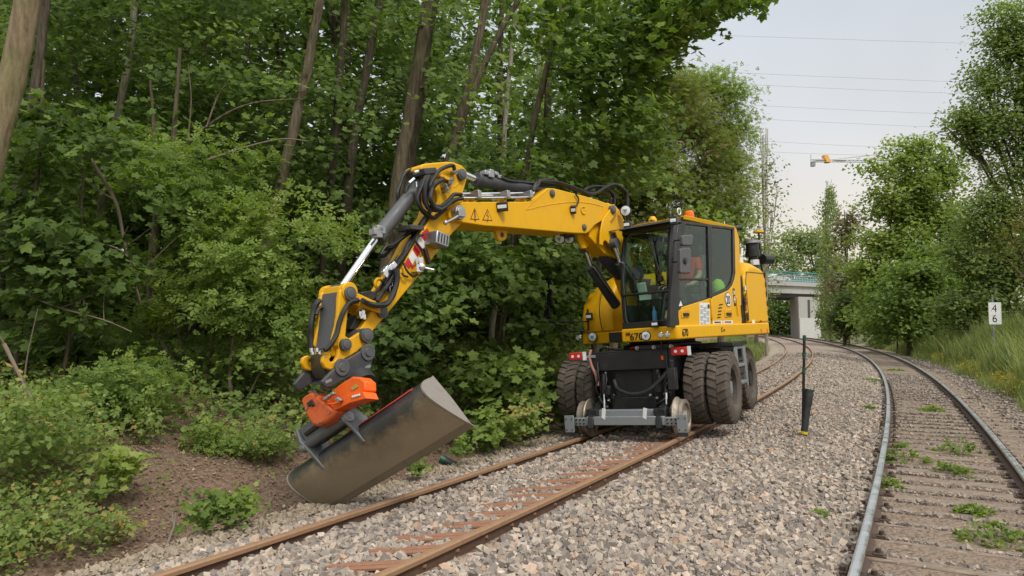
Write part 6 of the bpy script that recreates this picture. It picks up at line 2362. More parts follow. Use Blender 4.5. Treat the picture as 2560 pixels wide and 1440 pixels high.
# ---- trees farther along the line
def far_tree(name, lobes, D, n, per, size, shape, mat, label, trunk_px=None, tint=.45, cat='tree', group=None, rad=.7, flat=.55, bk=bark, fill=.5, hang=0.0, tw=.16):
    """tree whose crown is made of ellipses seen in the photo at distance D"""
    k_ = D / F_PX
    big = max(lobes, key=lambda l: l[2] * l[3])
    bx = trunk_px if trunk_px is not None else big[0]
    c0 = at_depth(bx, 830, D)
    z = gz1(c0.x, c0.y)
    inv = np.array([c0.x, c0.y, z])
    root = empty(name, inv)
    cr2 = Crown()
    w = np.array([l[2] * l[3] for l in lobes], float)
    w /= w.sum()
    tops = []
    for l, wi in zip(lobes, w):
        ctr = np.array(at_depth(l[0], l[1], D + (l[4] if len(l) > 4 else 0)))
        tops.append(ctr)
        R3 = np.array([l[2] * k_, max(l[2], l[3] * .6) * k_ * .8, l[3] * k_])
        for j in range(max(2, int(n * wi))):
            u = wr.normal(size=3)
            u /= np.linalg.norm(u)
            if u[1] > .35 and wr.random() < .7:
                u[1] = -u[1]
            q = wr.random() ** fill
            q *= 1 + .20 * math.sin(u[0] * 7 + u[2] * 5 + l[0])
            p = ctr + u * q * R3
            f_ = 1.9 / rad
            if not hang and math.sin(p[0] * f_ + math.sin(p[2] * f_ * .8) * 1.4) + math.sin(p[2] * f_ * 1.2 + p[0] * .5) < -.95:
                continue
            g = gz1(p[0], p[1])
            if p[2] < g + .2:
                p[2] = g + wr.uniform(.2, 1.2)
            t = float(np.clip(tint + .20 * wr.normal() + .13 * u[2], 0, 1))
            if hang:
                m_ = int(per)
                P = np.repeat(p[None] - inv, m_, 0) + wr.normal(size=(m_, 3)) * np.array([.18, .18, .1]) * rad
                P[:, 2] -= np.linspace(0, hang, m_)
                cr2.add(P, wr.normal(size=(m_, 3)) * .4 + np.array([0, -1, .3]), size, shape, wr, np.clip(t + wr.normal(size=m_) * .12, 0, 1), spin=np.tile([0, 0, -1.0], (m_, 1)) + wr.normal(size=(m_, 3)) * .3)
            else:
                cr2.clump(p - inv, (rad, rad, rad * flat), per, size, shape, wr, t, .12, .6, (u[0] * .5, u[1] * .6, 0))
    cr2.build('crown', mat, root)
    tm = MB()
    h_ = max(tp_[2] for tp_ in tops)
    main = spline([Vector((0, 0, -.4)), Vector((.1, .05, (h_ - z) * .35)), Vector((tops[0][0] - inv[0], tops[0][1] - inv[1], 0)) * .4 + Vector((0, 0, (h_ - z) * .7)), Vector((tops[0][0] - inv[0], tops[0][1] - inv[1], (h_ - z) * 1.05))], 5)
    tm.tube(main, [tw * (1.15 - i / len(main)) for i in range(len(main))], 9)
    for tp_ in tops:
        e = Vector(tp_ - inv)
        b0 = Vector((0, 0, max(.5, e.z * .45)))
        tm.tube(spline([b0, b0.lerp(e, .5) + Vector((0, 0, -.2)), e], 4), [tw * .45 * (1 - .1 * q) for q in range(9)], 6)
        for j in range(4):
            f = e + Vector((wr.normal(), wr.normal(), abs(wr.normal()) * .6)) * big[2] * k_ * .20
            tm.tube([b0.lerp(e, .7), f], [tw * .25, tw * .06], 5)
    tm.build('trunk', bk, root, smooth=60)
    tag(root, label, cat, group)
    return root


# left side, beyond the excavator
far_tree('ash_tree', [(1600, 330, 110, 150), (1560, 480, 120, 150), (1640, 460, 90, 130), (1530, 640, 110, 170)], 24, 430, 22, .18, 'three', G['russet'], 'olive tree with reddish dry leaves right behind the boom', tint=.30, rad=.62)
far_tree('ash_tree', [(1700, 330, 110, 130), (1640, 250, 70, 80), (1750, 440, 110, 150), (1650, 520, 140, 150), (1690, 230, 50, 60)], 31, 640, 30, .20, 'pinnate', G['russet'], 'tall green and russet ash tree rising behind the cab roof', tint=.22, rad=.75)
far_tree('ash_tree', [(1780, 270, 90, 90), (1830, 380, 60, 110), (1700, 210, 40, 40), (1800, 520, 80, 130), (1740, 260, 60, 80)], 37, 640, 30, .23, 'pinnate', G['ash'], 'light green ash tree whose crown ends against the sky', tint=.62, rad=.8)
far_tree('alder_tree', [(1660, 620, 150, 120), (1800, 640, 90, 130), (1540, 760, 120, 130)], 27, 210, 20, .20, 'three', G['ash'], 'low dense green tree hidden behind the excavator cab', tint=.30, rad=.7)
far_tree('birch_tree', [(1905, 430, 34, 50), (1930, 520, 40, 50), (1890, 500, 34, 60), (1945, 470, 18, 26), (1900, 600, 34, 60), (1915, 400, 22, 40)], 44, 120, 10, .20, 'oval', G['russet'], 'thin see-through birch in front of the lattice mast', trunk_px=1915, tint=.40, rad=.75, tw=.09, bk=bark_pale)
far_tree('willow_bush', [(1915, 690, 40, 70), (1890, 770, 40, 80), (1930, 640, 30, 40)], 60, 90, 16, .28, 'lance', G['far'], 'pale bush behind the tail of the excavator', tint=.45, rad=.9, cat='bush')
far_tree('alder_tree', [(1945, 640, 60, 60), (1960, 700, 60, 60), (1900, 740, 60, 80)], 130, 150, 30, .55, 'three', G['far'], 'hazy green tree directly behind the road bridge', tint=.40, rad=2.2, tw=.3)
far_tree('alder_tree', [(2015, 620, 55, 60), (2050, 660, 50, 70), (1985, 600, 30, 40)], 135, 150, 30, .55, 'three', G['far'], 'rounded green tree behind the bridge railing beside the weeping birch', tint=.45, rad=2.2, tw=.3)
far_tree('alder_tree', [(1945, 800, 50, 60), (1900, 790, 60, 60), (1985, 780, 40, 60)], 125, 120, 26, .6, 'three', G['maple'], 'dark tree in the shade beneath the bridge', tint=.15, rad=2.2, tw=.3)  # shade below the deck is put into the dark leaf tint
# right side
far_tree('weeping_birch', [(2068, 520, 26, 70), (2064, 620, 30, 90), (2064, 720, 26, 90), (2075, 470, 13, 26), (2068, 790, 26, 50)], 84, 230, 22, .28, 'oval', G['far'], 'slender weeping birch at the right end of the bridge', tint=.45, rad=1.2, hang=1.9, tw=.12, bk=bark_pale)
far_tree('copper_beech', [(2112, 590, 38, 60), (2120, 700, 48, 90), (2112, 780, 45, 70), (2120, 540, 22, 30), (2140, 740, 50, 80)], 74, 260, 30, .30, 'three', G['copper'], 'copper-leaved tree between weeping birch and big round tree', tint=.40, rad=1.0)
far_tree('sycamore_tree', [(2275, 470, 100, 110), (2220, 500, 70, 110), (2250, 640, 120, 130), (2340, 560, 80, 140), (2175, 690, 60, 120), (2300, 740, 130, 100), (2265, 390, 70, 45), (2350, 430, 50, 80), (2220, 790, 90, 50), (2390, 700, 60, 110), (2260, 822, 130, 34)], 58, 1250, 30, .29, 'three', G['ash'], 'big rounded light green tree beyond the right-hand track', tint=.62, rad=1.05, tw=.3)
far_tree('hawthorn_bush', [(2110, 770, 60, 60), (2170, 790, 60, 45), (2090, 800, 30, 35), (2130, 825, 60, 20)], 66, 190, 26, .26, 'three', G['willow'], 'dark bush at the foot of the copper-leaved tree', tint=.15, rad=.9, cat='bush')
far_tree('maple_bush', [(2270, 730, 90, 90), (2360, 750, 90, 80), (2200, 790, 60, 45), (2310, 660, 60, 50), (2280, 800, 110, 30), (2300, 822, 130, 26)], 46, 560, 26, .18, 'maple', G['maple'], 'dark broad-leaved bush in front of the big rounded tree', tint=.58, rad=.8, cat='bush')
far_tree('hawthorn_bush', [(2440, 740, 80, 70), (2520, 710, 70, 90), (2560, 650, 60, 80), (2400, 780, 70, 50), (2410, 640, 60, 90), (2480, 600, 70, 80)], 38, 560, 26, .20, 'three', G['willow'], 'thicket behind the white kilometre sign', tint=.42, rad=.75, cat='bush')
far_tree('poplar_tree', [(2540, 120, 85, 150), (2470, 300, 90, 120), (2420, 330, 50, 70), (2560, 380, 110, 160), (2500, 520, 80, 110), (2580, 250, 80, 120), (2460, 200, 50, 60), (2400, 320, 40, 50), (2500, 60, 60, 80), (2450, 560, 70, 90)], 31, 1250, 28, .175, 'oval', G['willow'], 'tall loose-leaved tree at the right edge with sky showing through', trunk_px=2600, tint=.55, rad=.66, tw=.2, fill=.5)
far_tree('poplar_tree', [(2600, 560, 90, 120), (2540, 600, 60, 90), (2590, 720, 90, 80)], 29, 170, 18, .16, 'oval', G['russet'], 'reddish-green bush below the tall tree at the right edge', tint=.30, rad=.6, cat='bush', tw=.1)
far_tree('hawthorn_bush', [(2240, 805, 60, 32), (2300, 815, 60, 30), (2180, 815, 40, 24)], 50, 150, 18, .24, 'three', G['ash'], 'low light bush at the foot of the big rounded tree', tint=.35, rad=.6, cat='bush', tw=.05)
# the line of trees at the far end of the railway, behind the bridge opening
hedge = Crown()
for k in range(700):
    px, py, D = wr.uniform(1500, 2560), wr.uniform(690, 840), wr.uniform(125, 165)
    c = at_depth(px, py, D)
    hedge.clump(np.array(c), (2.6, 2.2, 1.3), 14, .8, 'three', wr, float(np.clip(.35 + .2 * wr.normal(), 0, 1)), .12, .6, (0, -.6, 0))
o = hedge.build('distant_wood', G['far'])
tag(o, 'distant wood closing the view beyond the bridge', kind='stuff')

# ---- tall grass on the right, yellow weeds along its foot
def blades(n, pick, h, w, name, mat, seed, tint=.45, bend=.35):
    r = np.random.default_rng(seed)
    X, Y, hh = pick(r, n)
    n = len(X)
    Z = gz(X, Y) - .02
    H_ = h * hh * r.uniform(.55, 1.25, n)
    a = r.uniform(0, 6.28, n)
    d = np.stack([np.cos(a), np.sin(a)], -1) * (bend * H_ * r.uniform(.2, 1.2, n))[:, None]
    fa = r.uniform(0, 6.28, n)
    wv = np.stack([np.cos(fa), np.sin(fa)], -1) * (w * r.uniform(.6, 1.4, n) * (1 + Y / 40))[:, None]
    P = np.zeros((n, 6, 3))
    for i, (t, k) in enumerate(((0, 1.0), (.55, .8), (1, .12))):
        cx = X + d[:, 0] * t * t
        cy = Y + d[:, 1] * t * t
        cz = Z + H_ * (t - .12 * t * t)
        for j, sg in enumerate((-1, 1)):
            P[:, i * 2 + j] = np.stack([cx + sg * wv[:, 0] * k, cy + sg * wv[:, 1] * k, cz], -1)
    Fq = np.array([[0, 1, 3, 2], [2, 3, 5, 4]])
    Fc = (Fq[None] + (np.arange(n) * 6)[:, None, None]).reshape(-1, 4)
    patch = np.sin(X * 1.1 + np.sin(Y * .7) * 2) * np.cos(Y * .8) * .16
    t = np.clip(tint + patch + r.normal(size=n) * .26, 0, 1)
    return cluster_obj(name, P.reshape(-1, 3), Fc, mat, np.repeat(t, 2))


def on_right(r, n, v0, v1, s0, s1, p=1.5, pv=1.0):
    S = s0 + (s1 - s0) * r.random(n) ** p
    vr = v0 + (v1 - v0) * r.random(n) ** pv
    x, y, th = RT.at(S, 0)
    return x + vr * np.cos(th), y - vr * np.sin(th), S, vr


def pick_tall(r, n):
    X, Y, S, vr = on_right(r, n, 2.2, 11, 4, 66, 1.5, 1.25)
    wob = 2.75 + .35 * np.sin(S * .7) + .2 * np.sin(S * 1.9)
    k = vr > wob + r.normal(size=n) * .25
    hgt = .72 + .34 * np.sin(X * 2.3 + 1.7 * np.sin(Y * 1.1)) * np.sin(Y * 1.6 + X) + .18 * np.sin(X * 5.1) * np.sin(Y * 4.3)
    return X[k], Y[k], np.clip(.62 + (vr[k] - 2.4) * .25, .55, 1.1) * np.clip(hgt[k], .35, 1.3)


o = blades(110000, pick_tall, 1.6, .0085, 'tall_grass', G['grass'], 31, .48, .28)
tag(o, 'tall green grass on the right-hand bank', kind='stuff')


def pick_tuft(r, n):
    m = n // 34
    X, Y, S, vr = on_right(r, m, 2.7, 11, 5, 66, 1.4, 1.2)
    X = np.repeat(X, 34)
    Y = np.repeat(Y, 34)
    a, q = r.uniform(0, 6.28, len(X)), r.random(len(X)) ** .7 * .24
    return X + q * np.cos(a), Y + q * np.sin(a), np.repeat(r.uniform(.7, 1.25, m), 34)


o = blades(34000, pick_tuft, 1.25, .012, 'grass_tufts', G['grass'], 35, .62, .45)
tag(o, 'paler reedy tufts standing in the tall grass', kind='stuff')


def pick_edge(r, n):
    X, Y, S, vr = on_right(r, n, 1.9, 3.6, 5, 66, 1.5)
    k = vr > 2.15 + .22 * np.sin(S * .9) + r.normal(size=n) * .15
    return X[k], Y[k], np.full(k.sum(), 1.0)


o = blades(16000, pick_edge, .45, .006, 'grass_fringe', G['grass'], 32, .62, .5)
tag(o, 'short dry grass fringe along the ballast', kind='stuff')
gw = Crown()
for k in range(520):
    r_ = wr
    S_ = 5 + 32 * wr.random() ** 1.4
    vr = 2.2 + abs(wr.normal()) * .7
    if math.sin(S_ * .8) + wr.normal() * .5 < -.2:
        continue
    x, y, th = RT.at(S_, vr)
    gw.clump((float(x), float(y), gz1(x, y) + .22 + .2 * wr.random()), (.20, .20, .16), 16, .05 + .0012 * S_, 'oval', wr, float(np.clip(.5 + .25 * wr.normal(), 0, 1)), .2, .8)
o = gw.build('yellow_weeds', G['goldweed'])
tag(o, 'yellow flowering weeds at the foot of the tall grass', kind='stuff')
lf = Crown()
for k in range(520):
    x, y, S_, vr = on_right(wr, 1, 4.2, 12, 6, 60, 1.3)
    lf.clump((float(x[0]), float(y[0]), gz1(x, y) + .35 + .65 * wr.random()), (.28, .28, .25), 16, .10, 'lance', wr, float(np.clip(.4 + .2 * wr.normal(), 0, 1)), .15, .9)
o = lf.build('bank_herbs', G['elder'])
tag(o, 'leafy herbs mixed into the tall grass', kind='stuff')


def pick_farleft(r, n):
    S = 10 + 60 * r.random(n)
    v = -2.2 - 3 * r.random(n)
    th = np.interp(S, LT.S, LT.th)
    return np.interp(S, LT.S, LT.X) + v * np.cos(th), np.interp(S, LT.S, LT.Y) - v * np.sin(th), np.full(n, 1.0)


o = blades(9000, pick_farleft, .5, .008, 'verge_grass', G['grass'], 33, .40, .5)
tag(o, 'grass on the left verge behind the excavator', kind='stuff')

# weeds between and beside the right-hand rails, one plant each
WEEDS = [(2330, 1025, .30, .10, 'flat yellow-green weed patch farthest up between the shiny rails', .70), (2400, 1130, .34, .26, 'tallest dark green weed between the shiny rails', .40), (2380, 1178, .26, .14, 'low weed just nearer than the tallest one between the rails', .45),
         (2262, 1150, .34, .28, 'wide weed close along the inside of the left shiny rail', .55), (2222, 1215, .15, .14, 'small bright weed hugging the left shiny rail', .70), (2433, 1277, .16, .07, 'tiny weed in the gap before the nearest big one', .55),
         (2490, 1345, .30, .16, 'nearest big leafy weed between the shiny rails', .50), (2180, 955, .34, .10, 'weed with white flowers left of the shiny rail', .60), (2240, 925, .30, .08, 'pale weed between the rails at the start of the bend', .62),
         (2050, 1292, .07, .04, 'tiny seedling in the ballast left of the track', .60), (2120, 865, .6, .2, 'grassy tuft between the rails far along the bend', .6), (2175, 1025, .16, .08, 'small grey-green weed on the sleeper ends', .35)]
for (px, py, rw, hw, lab, tn_) in WEEDS:
    c = ground_pt(px, py, -.19)
    z = gz1(c.x, c.y)
    root = empty('weed', (c.x, c.y, z))
    cw_ = Crown()
    for k in range(int(16 + rw * 60)):
        a, q = wr.uniform(0, 6.28), math.sqrt(wr.random())
        h_ = hw * (1 - q * q) * wr.uniform(.4, 1.1) + .02
        cw_.clump((math.cos(a) * q * rw, math.sin(a) * q * rw, h_), (.05, .05, .03), 9, .045 if c.y < 12 else .06, ['maple', 'pinnate', 'three'][k % 3], wr, float(np.clip(tn_ + .15 * wr.normal(), 0, 1)), .12, .6)
    cw_.build('leaves', G['elder'], root)
    st_ = MB()
    for k in range(6):
        a = wr.uniform(0, 6.28)
        st_.tube([(0, 0, -.02), (math.cos(a) * rw * .3, math.sin(a) * rw * .3, hw * .5), (math.cos(a) * rw * .6, math.sin(a) * rw * .6, hw * .7)], .003, 5)
    st_.build('stem', pbr('green_stem', (.09, .13, .04), .7), root)
    if 'white flowers' in lab:
        for k in range(14):
            MB().ball((wr.normal() * .15, wr.normal() * .15, .12 + .05 * wr.random()), .013, 6).build('flower', M['white'], root)
    tag(root, lab, 'weed', 'weeds in the ballast of the right-hand track')
# ------------------------------------------------------------------ bridge, mast, crane, lines, signs and posts
conc = pbr('weathered_concrete', (.42, .405, .38), .9, dirt=(.24, .23, .205), amount=.6, scale=1.2, bmp=.2, bscale=12)
conc_d = pbr('shaded_concrete', (.085, .08, .075), .9, dirt=(.08, .075, .07), amount=.5, scale=.8)  # darker copy of the concrete: shade under and behind is put into its colour
whitewash = pbr('whitewashed_concrete', (.56, .55, .53), .85, dirt=(.36, .35, .33), amount=.5, scale=1.5)


def z6(x, y): return 1840 + x / 2.4, 300 + y / 2.4


BD = 100.0
br = empty('road_bridge', at_depth(2000, 838, BD))
bi = br.location.copy()
b0, b1 = at_depth(1560, 718, BD - 14), at_depth(2220, 722, BD + 14)


def bline(t, dz=0.0, dn=0.0):
    p = b0.lerp(b1, t)
    d = (b1 - b0)
    n = Vector((d.y, -d.x, 0)).normalized()
    return Vector((p.x, p.y, 0)) + n * dn + Vector((0, 0, dz)) - bi


ZD = at_depth(2000, 742, BD).z
zt = at_depth(2000, 705, BD).z


def slab(name, z0, z1, n0, n1, mat, t0=0.0, t1=1.0):
    """stretch of the bridge between heights z0 and z1"""
    m_ = MB()
    m_.hexa([bline(t0, z0, n0), bline(t1, z0, n0), bline(t1, z0, n1), bline(t0, z0, n1), bline(t0, z1, n0), bline(t1, z1, n0), bline(t1, z1, n1), bline(t0, z1, n1)])
    return m_.build(name, mat, br, smooth=0)


slab('deck', ZD + .55, zt, 0.0, -9.0, conc)
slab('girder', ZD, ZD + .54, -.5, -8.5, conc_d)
slab('edge_beam', zt - .45, zt + .12, .35, 0.003, conc)
rl = MB()
for z in (.30, .62, .95):
    a, b = bline(0, zt + z, .2), bline(1, zt + z, .2)
    rl.tube([a, b], .045, 6)
for k in range(90):
    a = bline(k / 89, zt + .12, .2)
    rl.tube([a, a + Vector((0, 0, .9))], .04, 5)
rl.build('railing', pbr('grey_green_railing', (.36, .42, .40), .6), br)
tp = MB()
tp.hexa([bline(0, zt + .95, -8.6), bline(1, zt + .95, -8.6), bline(1, zt + .95, -8.7), bline(0, zt + .95, -8.7), bline(0, zt + 1.45, -8.6), bline(1, zt + 1.45, -8.6), bline(1, zt + 1.45, -8.7), bline(0, zt + 1.45, -8.7)])
tp.build('teal_barrier', pbr('teal_panel', (.035, .20, .22), .5), br, smooth=0)
for z in (1.55, 1.25):
    MB().tube([bline(0, zt + z, -.6), bline(1, zt + z, -.6)], .07, 6).build('teal_rail', pbr('teal_rail', (.05, .24, .26), .5), br)
# pier: side wall in shade, front wall whitewashed below
pz = gz1(*at_depth(2000, 838, BD).xy) - .3
pa, pb_, pc_ = at_depth(1977, 838, BD + 6), at_depth(1998, 838, BD - .5), at_depth(2052, 838, BD + 1.5)


def wall(name, p, q, z0, z1, th, mat):
    d = (q - p)
    d.z = 0
    n = Vector((-d.y, d.x, 0)).normalized() * th
    if n.y < 0:
        n = -n
    P = [Vector((p.x, p.y, 0)), Vector((q.x, q.y, 0)), Vector((q.x, q.y, 0)) + n, Vector((p.x, p.y, 0)) + n]
    m_ = MB().hexa([v - bi + Vector((0, 0, z0)) for v in P] + [v - bi + Vector((0, 0, z1)) for v in P])
    return m_.build(name, mat, br, smooth=0)


zm = at_depth(2000, 795, BD).z
sv4 = Vector((pa.x - pb_.x, pa.y - pb_.y, 0))
P4 = [Vector((q.x, q.y, 0)) for q in (pb_, pc_)]
P4 += [P4[1] + sv4, P4[0] + sv4]
MB().hexa([v - bi + Vector((0, 0, pz)) for v in P4] + [v - bi + Vector((0, 0, ZD - .01)) for v in P4]).build('pier', conc, br, smooth=0)
wall('whitewash', pb_ + Vector((.1, -.05, 0)), pc_ + Vector((0, -.05, 0)), pz, zm, .045, whitewash)
wall('pier_recess', pb_.lerp(pc_, .42) + Vector((0, -.06, 0)), pb_.lerp(pc_, .52) + Vector((0, -.06, 0)), pz, ZD - .4, .05, conc_d)  # thin dark slab; the recess is drawn by its shade colour
# far abutment, its shade put into the concrete colour
ab0, ab1 = at_depth(1700, 838, BD + 7), at_depth(1900, 838, BD + 9)
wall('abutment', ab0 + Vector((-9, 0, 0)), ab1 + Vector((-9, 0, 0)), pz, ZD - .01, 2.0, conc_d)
tag(br, 'concrete road bridge with teal railing crossing the railway in the distance', 'bridge')

# car crossing the bridge
cc = bline(0, 0, 0)
tcar = ((at_depth(1993, 705, BD)).x - b0.x) / (b1.x - b0.x)
cpos = bline(tcar, zt + .01, -2.6) + bi
car = empty('car', cpos)
dr_ = (b1 - b0)
car.rotation_euler.z = math.atan2(dr_.y, dr_.x)
cpt = pbr('silver_paint', (.62, .64, .66), .25, .3, coat=.5)
body = [(-2.1, .35), (-2.15, .75), (-1.9, .92), (-1.3, .98), (-.75, 1.42), (.35, 1.46), (1.05, 1.02), (1.9, .88), (2.1, .62), (2.05, .35)]
m_ = MB().prism([(x, -.85, z) for x, z in body], (0, 1.7, 0))
m_.build('body', cpt, car, bevel=.08, seg=3)
MB().prism([(x, -.862, z) for x, z in ((-1.15, 1.0), (-.68, 1.36), (.30, 1.39), (.85, 1.02))], (0, 1.724, 0)).build('window', M['ink'], car, bevel=.01)
for x in (-1.3, 1.3):
    for y in (-.8, .8):
        w_ = MB().cyl((x, y - .1, .32), (x, y + .1, .32), .32, 20).build('wheel', M['hose'], car)
        MB().cyl((x, y - .11, .32), (x, y + .11, .32), .19, 16).build('rim', M['galv'], w_)
tag(car, 'silver car driving over the road bridge', 'car')

# lattice mast
mpos = at_depth(1920, 836, 150)
mh = at_depth(1920, 338, 150).z - gz1(mpos.x, mpos.y)
ms = empty('radio_mast', (mpos.x, mpos.y, gz1(mpos.x, mpos.y)))
mg = pbr('pale_galvanised_mast', (.46, .45, .44), .6, .2)
mm_ = MB()
hw = .34
leg = [(hw, hw), (-hw, hw), (-hw, -hw), (hw, -hw)]
for (x, y) in leg:
    mm_.tube([(x, y, 0), (x, y, mh)], .065, 6)
K_ = int(mh / 1.3)
for k in range(K_):
    z0_, z1_ = mh * k / K_, mh * (k + 1) / K_
    for i in range(4):
        a, b = leg[i], leg[(i + 1) % 4]
        mm_.tube([(a[0], a[1], z0_), (b[0], b[1], z1_)], .045, 4)
        mm_.tube([(a[0], a[1], z1_), (b[0], b[1], z1_)], .045, 4)
mm_.build('lattice', mg, ms, smooth=0)
for (x, y, r) in ((-.75, 0, .13), (.75, .2, .13), (.1, -.75, .13)):
    MB().cyl((x, y, mh - 4.2), (x, y, mh + 1.4), r, 10).tube([(x, y, mh - 1.5), (0, 0, mh - 1.5)], .05, 5).tube([(x, y, mh - 3.5), (0, 0, mh - 3.5)], .05, 5).build('aerial', pbr('pale_aerial', (.55, .52, .50), .6), ms)
MB().tube([(hw, -hw, mh - 9), (hw + .5, -hw - .2, mh - 9), (hw + .5, -hw - .2, mh - 6)], .06, 5).build('whip', mg, ms)
tag(ms, 'tall grey lattice radio mast with aerials above the thin birch', 'radio mast')

# tower crane, its jib above the trees and its tower behind them
CD = 230.0
cr0 = at_depth(2310, 836, CD)
cz = gz1(min(cr0.x, 60), 150)
crn = empty('tower_crane', (cr0.x, cr0.y, cz))
ci = crn.location.copy()
jz = at_depth(2100, 400, CD).z
cg = pbr('crane_grey', (.42, .42, .43), .6)
co = pbr('crane_orange', (.88, .42, .07), .6)


def cpx(px, py, dy=0.0):
    return at_depth(px, py, CD + dy) - ci


j = MB()
for (a, b, y) in (((2027, 404), (2480, 410), 0), ((2027, 399), (2480, 404), 0)):
    j.tube([cpx(*a, -.6), cpx(*b, -.6)], .14, 6)
    j.tube([cpx(*a, .8), cpx(*b, .8)], .14, 6)
top = [cpx(2100 + k * 38, 396) for k in range(11)]
for k in range(46):
    x0, x1 = 2030 + k * 9.8, 2030 + (k + 1) * 9.8
    j.tube([cpx(x0, 404, -.6), cpx(x1, 399.5, -.6)], .07, 4)
    j.tube([cpx(x0, 399, .8), cpx(x1, 404.5, .8)], .07, 4)
j.build('jib', cg, crn, smooth=0)
MB().box(*(lambda p, q: (p.x, q.x, p.y - .5, p.y + .5, q.z, p.z))(cpx(2040, 398.5), cpx(2062, 405))).build('jib_panel', pbr('pale_panel', (.66, .60, .5), .6), crn)
MB().box(*(lambda p, q: (p.x, q.x, p.y - .5, p.y + .5, q.z, p.z))(cpx(2088, 399), cpx(2112, 404))).build('jib_panel', M['white'], crn)
nb = MB().box(*(lambda p, q: (p.x, q.x, p.y - .9, p.y - .7, q.z, p.z))(cpx(2165, 393), cpx(2191, 404))).build('name_board', M['white'], crn)
pb2 = cpx(2172, 401, -.92)
letters('board_lettering', 'ABC', 1.0, M['red'], nb, Vector((0, 0, 0)), X_, Z_, depth=.02) if False else MB().box(cpx(2170, 398).x, cpx(2187, 398).x, pb2.y - .02, pb2.y, cpx(0, 401).z, cpx(0, 396).z).build('board_print', pbr('faded_red_print', (.60, .36, .32), .6), nb)
MB().prism([cpx(2060, 387, -1), cpx(2070, 387, -1), cpx(2078, 405, -1), cpx(2067, 405, -1)], (0, 2, 0)).build('orange_panel', co, crn)
MB().tube([cpx(2080, 399), cpx(2195, 386), cpx(2300, 376)], .11, 5).build('tie_rod', cg, crn)
MB().tube([cpx(2027, 404), cpx(2027, 386)], .12, 5).build('jib_tip_post', cg, crn)
MB().box(*(lambda p, q: (p.x, q.x, p.y - .6, p.y + .6, q.z, p.z))(cpx(2027.5, 405), cpx(2037, 416))).build('hoist_block', M['galv'], crn)
tw_ = MB()
for (x, y) in ((-1, -1), (1, -1), (1, 1), (-1, 1)):
    tw_.tube([(x, y, 0), (x, y, jz - cz + 8)], .16, 5)
for k in range(34):
    z0_ = k * (jz - cz + 6) / 34
    z1_ = (k + 1) * (jz - cz + 6) / 34
    for (a, b) in (((-1, -1), (1, -1)), ((1, -1), (1, 1)), ((1, 1), (-1, 1)), ((-1, 1), (-1, -1))):
        tw_.tube([(a[0], a[1], z0_), (b[0], b[1], z1_)], .09, 4)
tw_.build('tower', cg, crn, smooth=0)
MB().box(-1.2, 1.4, -2.2, -.9, jz - cz - 2.5, jz - cz - .2).build('crane_cab', M['galv'], crn, bevel=.1)
MB().box(*(lambda p, q: (p.x, q.x, p.y - 1, p.y + 1, q.z, p.z))(cpx(2450, 402), cpx(2478, 424))).build('counterweight', conc, crn)
tag(crn, 'grey tower crane jib with an orange panel above the right-hand trees', 'tower crane')

# power lines across the sky
wire = pbr('pale_wire', (.33, .34, .36), .6)
LN = [((1725, 86), (2480, 111), 'topmost of the overhead power lines across the sky'), ((1790, 180), (2450, 208), 'second overhead power line from the top'), ((1830, 210), (2400, 235), 'third overhead power line from the top'),
      ((1890, 264), (2390, 287), 'fourth overhead power line from the top'), ((1900, 298), (2370, 320), 'fifth overhead power line from the top'), ((1940, 355), (2210, 369), 'second lowest overhead power line'), ((1940, 381), (2210, 390), 'lowest overhead power line, just above the crane jib')]
for (a, b, lab) in LN:
    p, q = at_depth(*a, 140), at_depth(*b, 150)
    d = q - p
    p, q = p - d * 1.6, q + d * 1.4
    pts = []
    for k in range(25):
        t = k / 24
        pts.append(p.lerp(q, t) - Vector((0, 0, 1.2 * (4 * t * (1 - t) - 4 * .5 * .5))))
    o = MB().tube(pts, .024, 5).build('power_line', wire, smooth=0)
    tag(o, lab, 'power line', 'overhead power lines')

# hectometre sign
spos = at_depth(2487, 880, 29.0)
sz = gz1(spos.x, spos.y)
sgn_ = empty('distance_sign', (spos.x, spos.y, sz))
tl_, br_ = at_depth(2470.5, 756, 29) - sgn_.location, at_depth(2504, 811, 29) - sgn_.location
MB().cyl((0, .045, -.3), (0, .045, tl_.z + .22), .04, 12).build('post', M['galv'], sgn_)
pl_ = MB().prism([(tl_.x, 0, tl_.z), (br_.x, 0, tl_.z), (br_.x, 0, br_.z), (tl_.x, 0, br_.z)], (0, -.012, 0)).build('sign_plate', M['white'], sgn_, bevel=.003)
hh = tl_.z - br_.z
cxs = (tl_.x + br_.x) / 2
letters('numeral', '4', hh * .50, M['ink'], pl_, (cxs - hh * .15, -.0135, br_.z + hh * .56), X_, Z_, depth=.001, bold=0)
letters('numeral', '6', hh * .50, M['ink'], pl_, (cxs - hh * .15, -.0135, br_.z + hh * .10), X_, Z_, depth=.001, bold=0)
sm2 = MB()
for (x, z) in ((-.35, .62), (-.28, .40), (.05, .30), (-.1, .93), (.1, .06)):
    sm2.cyl((cxs + x * hh * .5, -.012, br_.z + z * hh), (cxs + x * hh * .5, -.0145, br_.z + z * hh), hh * .022, 8)
sm2.build('rust_spot', pbr('rust_stain', (.42, .26, .17), .8), pl_)
tag(sgn_, 'white kilometre sign with a 4 above a 6 on a grey post in the grass', 'sign')

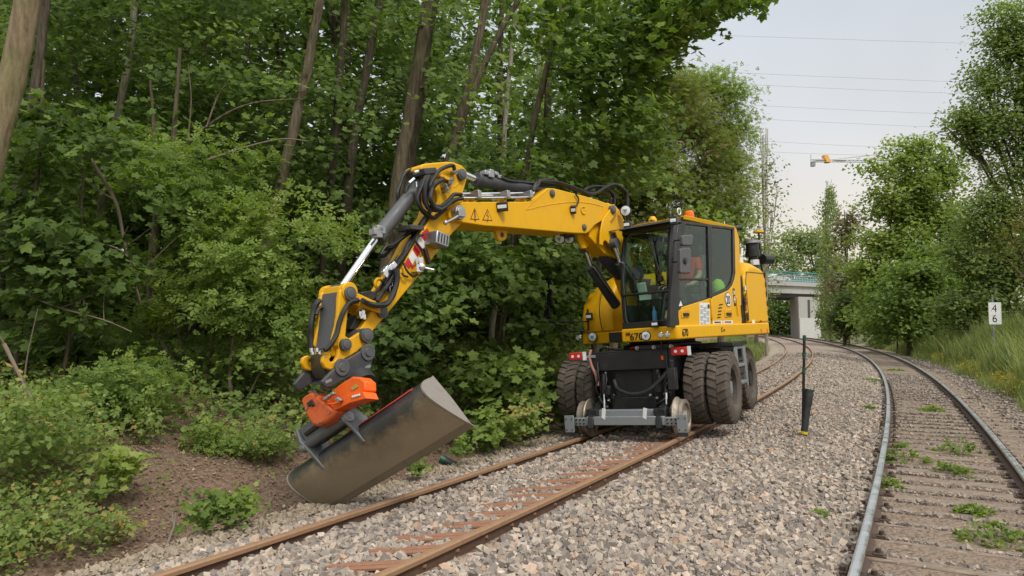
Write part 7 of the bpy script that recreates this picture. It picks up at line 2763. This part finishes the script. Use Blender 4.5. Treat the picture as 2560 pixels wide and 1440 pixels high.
# green-banded rod standing in a dark pipe between the tracks
c = ground_pt(2008, 1089, -.06)
zg = gz1(c.x, c.y)
kD = c.y
pg = empty('marker_pipe', (c.x, c.y, zg))
pin_ = Vector((c.x, c.y, zg))
gm_ = pbr('dark_green_plastic', (.012, .075, .042), .4)
pm_ = pbr('grey_black_plastic', (.035, .040, .042), .45, dirt=(.10, .09, .08), amount=.4, scale=8)
lo, up2 = at_depth(2009, 1092, kD) - pin_, at_depth(2023, 976, kD) - pin_
lo = lo + (lo - up2).normalized() * .06
mid = lo.lerp(up2, .70)
MB().tube([lo, lo.lerp(up2, .66), mid, mid.lerp(up2, .1), up2], [.050, .056, .060, .066, .072], 20).build('pipe', pm_, pg)
MB().cyl(up2, up2 + (up2 - lo).normalized() * .02, .076, 20).build('pipe_rim', gm_, pg)
yb_ = lo.lerp(up2, .13)
MB().cyl(yb_, yb_.lerp(up2, .06), .060, 20).obox(yb_.lerp(up2, .04) + Vector((-.075, 0, .01)), (.03, 0, 0), (0, .02, 0), (0, 0, .008)).build('yellow_band', pbr('yellow_tape', (.60, .47, .03), .5), pg)
tag(pg, 'slanted dark plastic pipe with a yellow band and green rim between the tracks', 'pipe')
r0_, r1_ = at_depth(2007, 1085, kD + .12), at_depth(2011, 838, kD + .12)
st = empty('marker_rod', (r0_.x, r0_.y, gz1(r0_.x, r0_.y)))
si = st.location.copy()
MB().cyl(r0_ - si, r1_ - si, .022, 12).build('rod', M['ink'], st)
for (y0, y1) in ((838, 854), (882, 896), (918, 934)):
    a, b = r0_.lerp(r1_, (1085 - y1) / 247), r0_.lerp(r1_, (1085 - y0) / 247)
    MB().cyl(a - si, b - si, .026, 12).build('green_band', gm_, st)
tag(st, 'thin black rod with green bands standing against the dark plastic pipe', 'rod')
# half-buried drain pipe on the bank
pa_ = ground_pt(1105, 1148, -.12)
pb3 = ground_pt(1152, 1172, -.24)
dpn = empty('drain_pipe', (pb3.x, pb3.y, pb3.z))
di = dpn.location.copy()
dv = (pb3 - pa_).normalized()
MB().cyl(pa_ - di, pb3 + dv * .3 - di, .055, 20).build('pipe', pbr('green_black_plastic', (.02, .04, .036), .4, dirt=(.10, .08, .06), amount=.5, scale=9), dpn)
MB().cyl(pa_ - di - dv * .02, pa_ - di + dv * .05, .061, 20).build('pipe_collar', gm_, dpn)
tag(dpn, 'short dark drain pipe half buried beside the left rail', 'pipe')
# a stick and some debris on the bank
for (a, b, r, lab) in (((640, 1250), (690, 1195), .008, 'dry forked twig on the bank left of the bucket'), ((415, 1300), (440, 1255), .014, 'stubby grey branch on the bare earth of the bank'), ((2215, 985), (2250, 1000), .012, 'broken dry stalk lying inside the left shiny rail')):
    p, q = ground_pt(*a, -.1), ground_pt(*b, -.1)
    p.z, q.z = gz1(p.x, p.y) + .03, gz1(q.x, q.y) + .10
    o = MB().tube([p, p.lerp(q, .5) + Vector((.02, .02, .03)), q], [r, r * .8, r * .5], 6).tube([p.lerp(q, .5) + Vector((.02, .02, .03)), p.lerp(q, .8) + Vector((-.05, .06, .08))], [r * .6, r * .3], 5).build('stick', twig)
    tag(o, lab, 'stick')
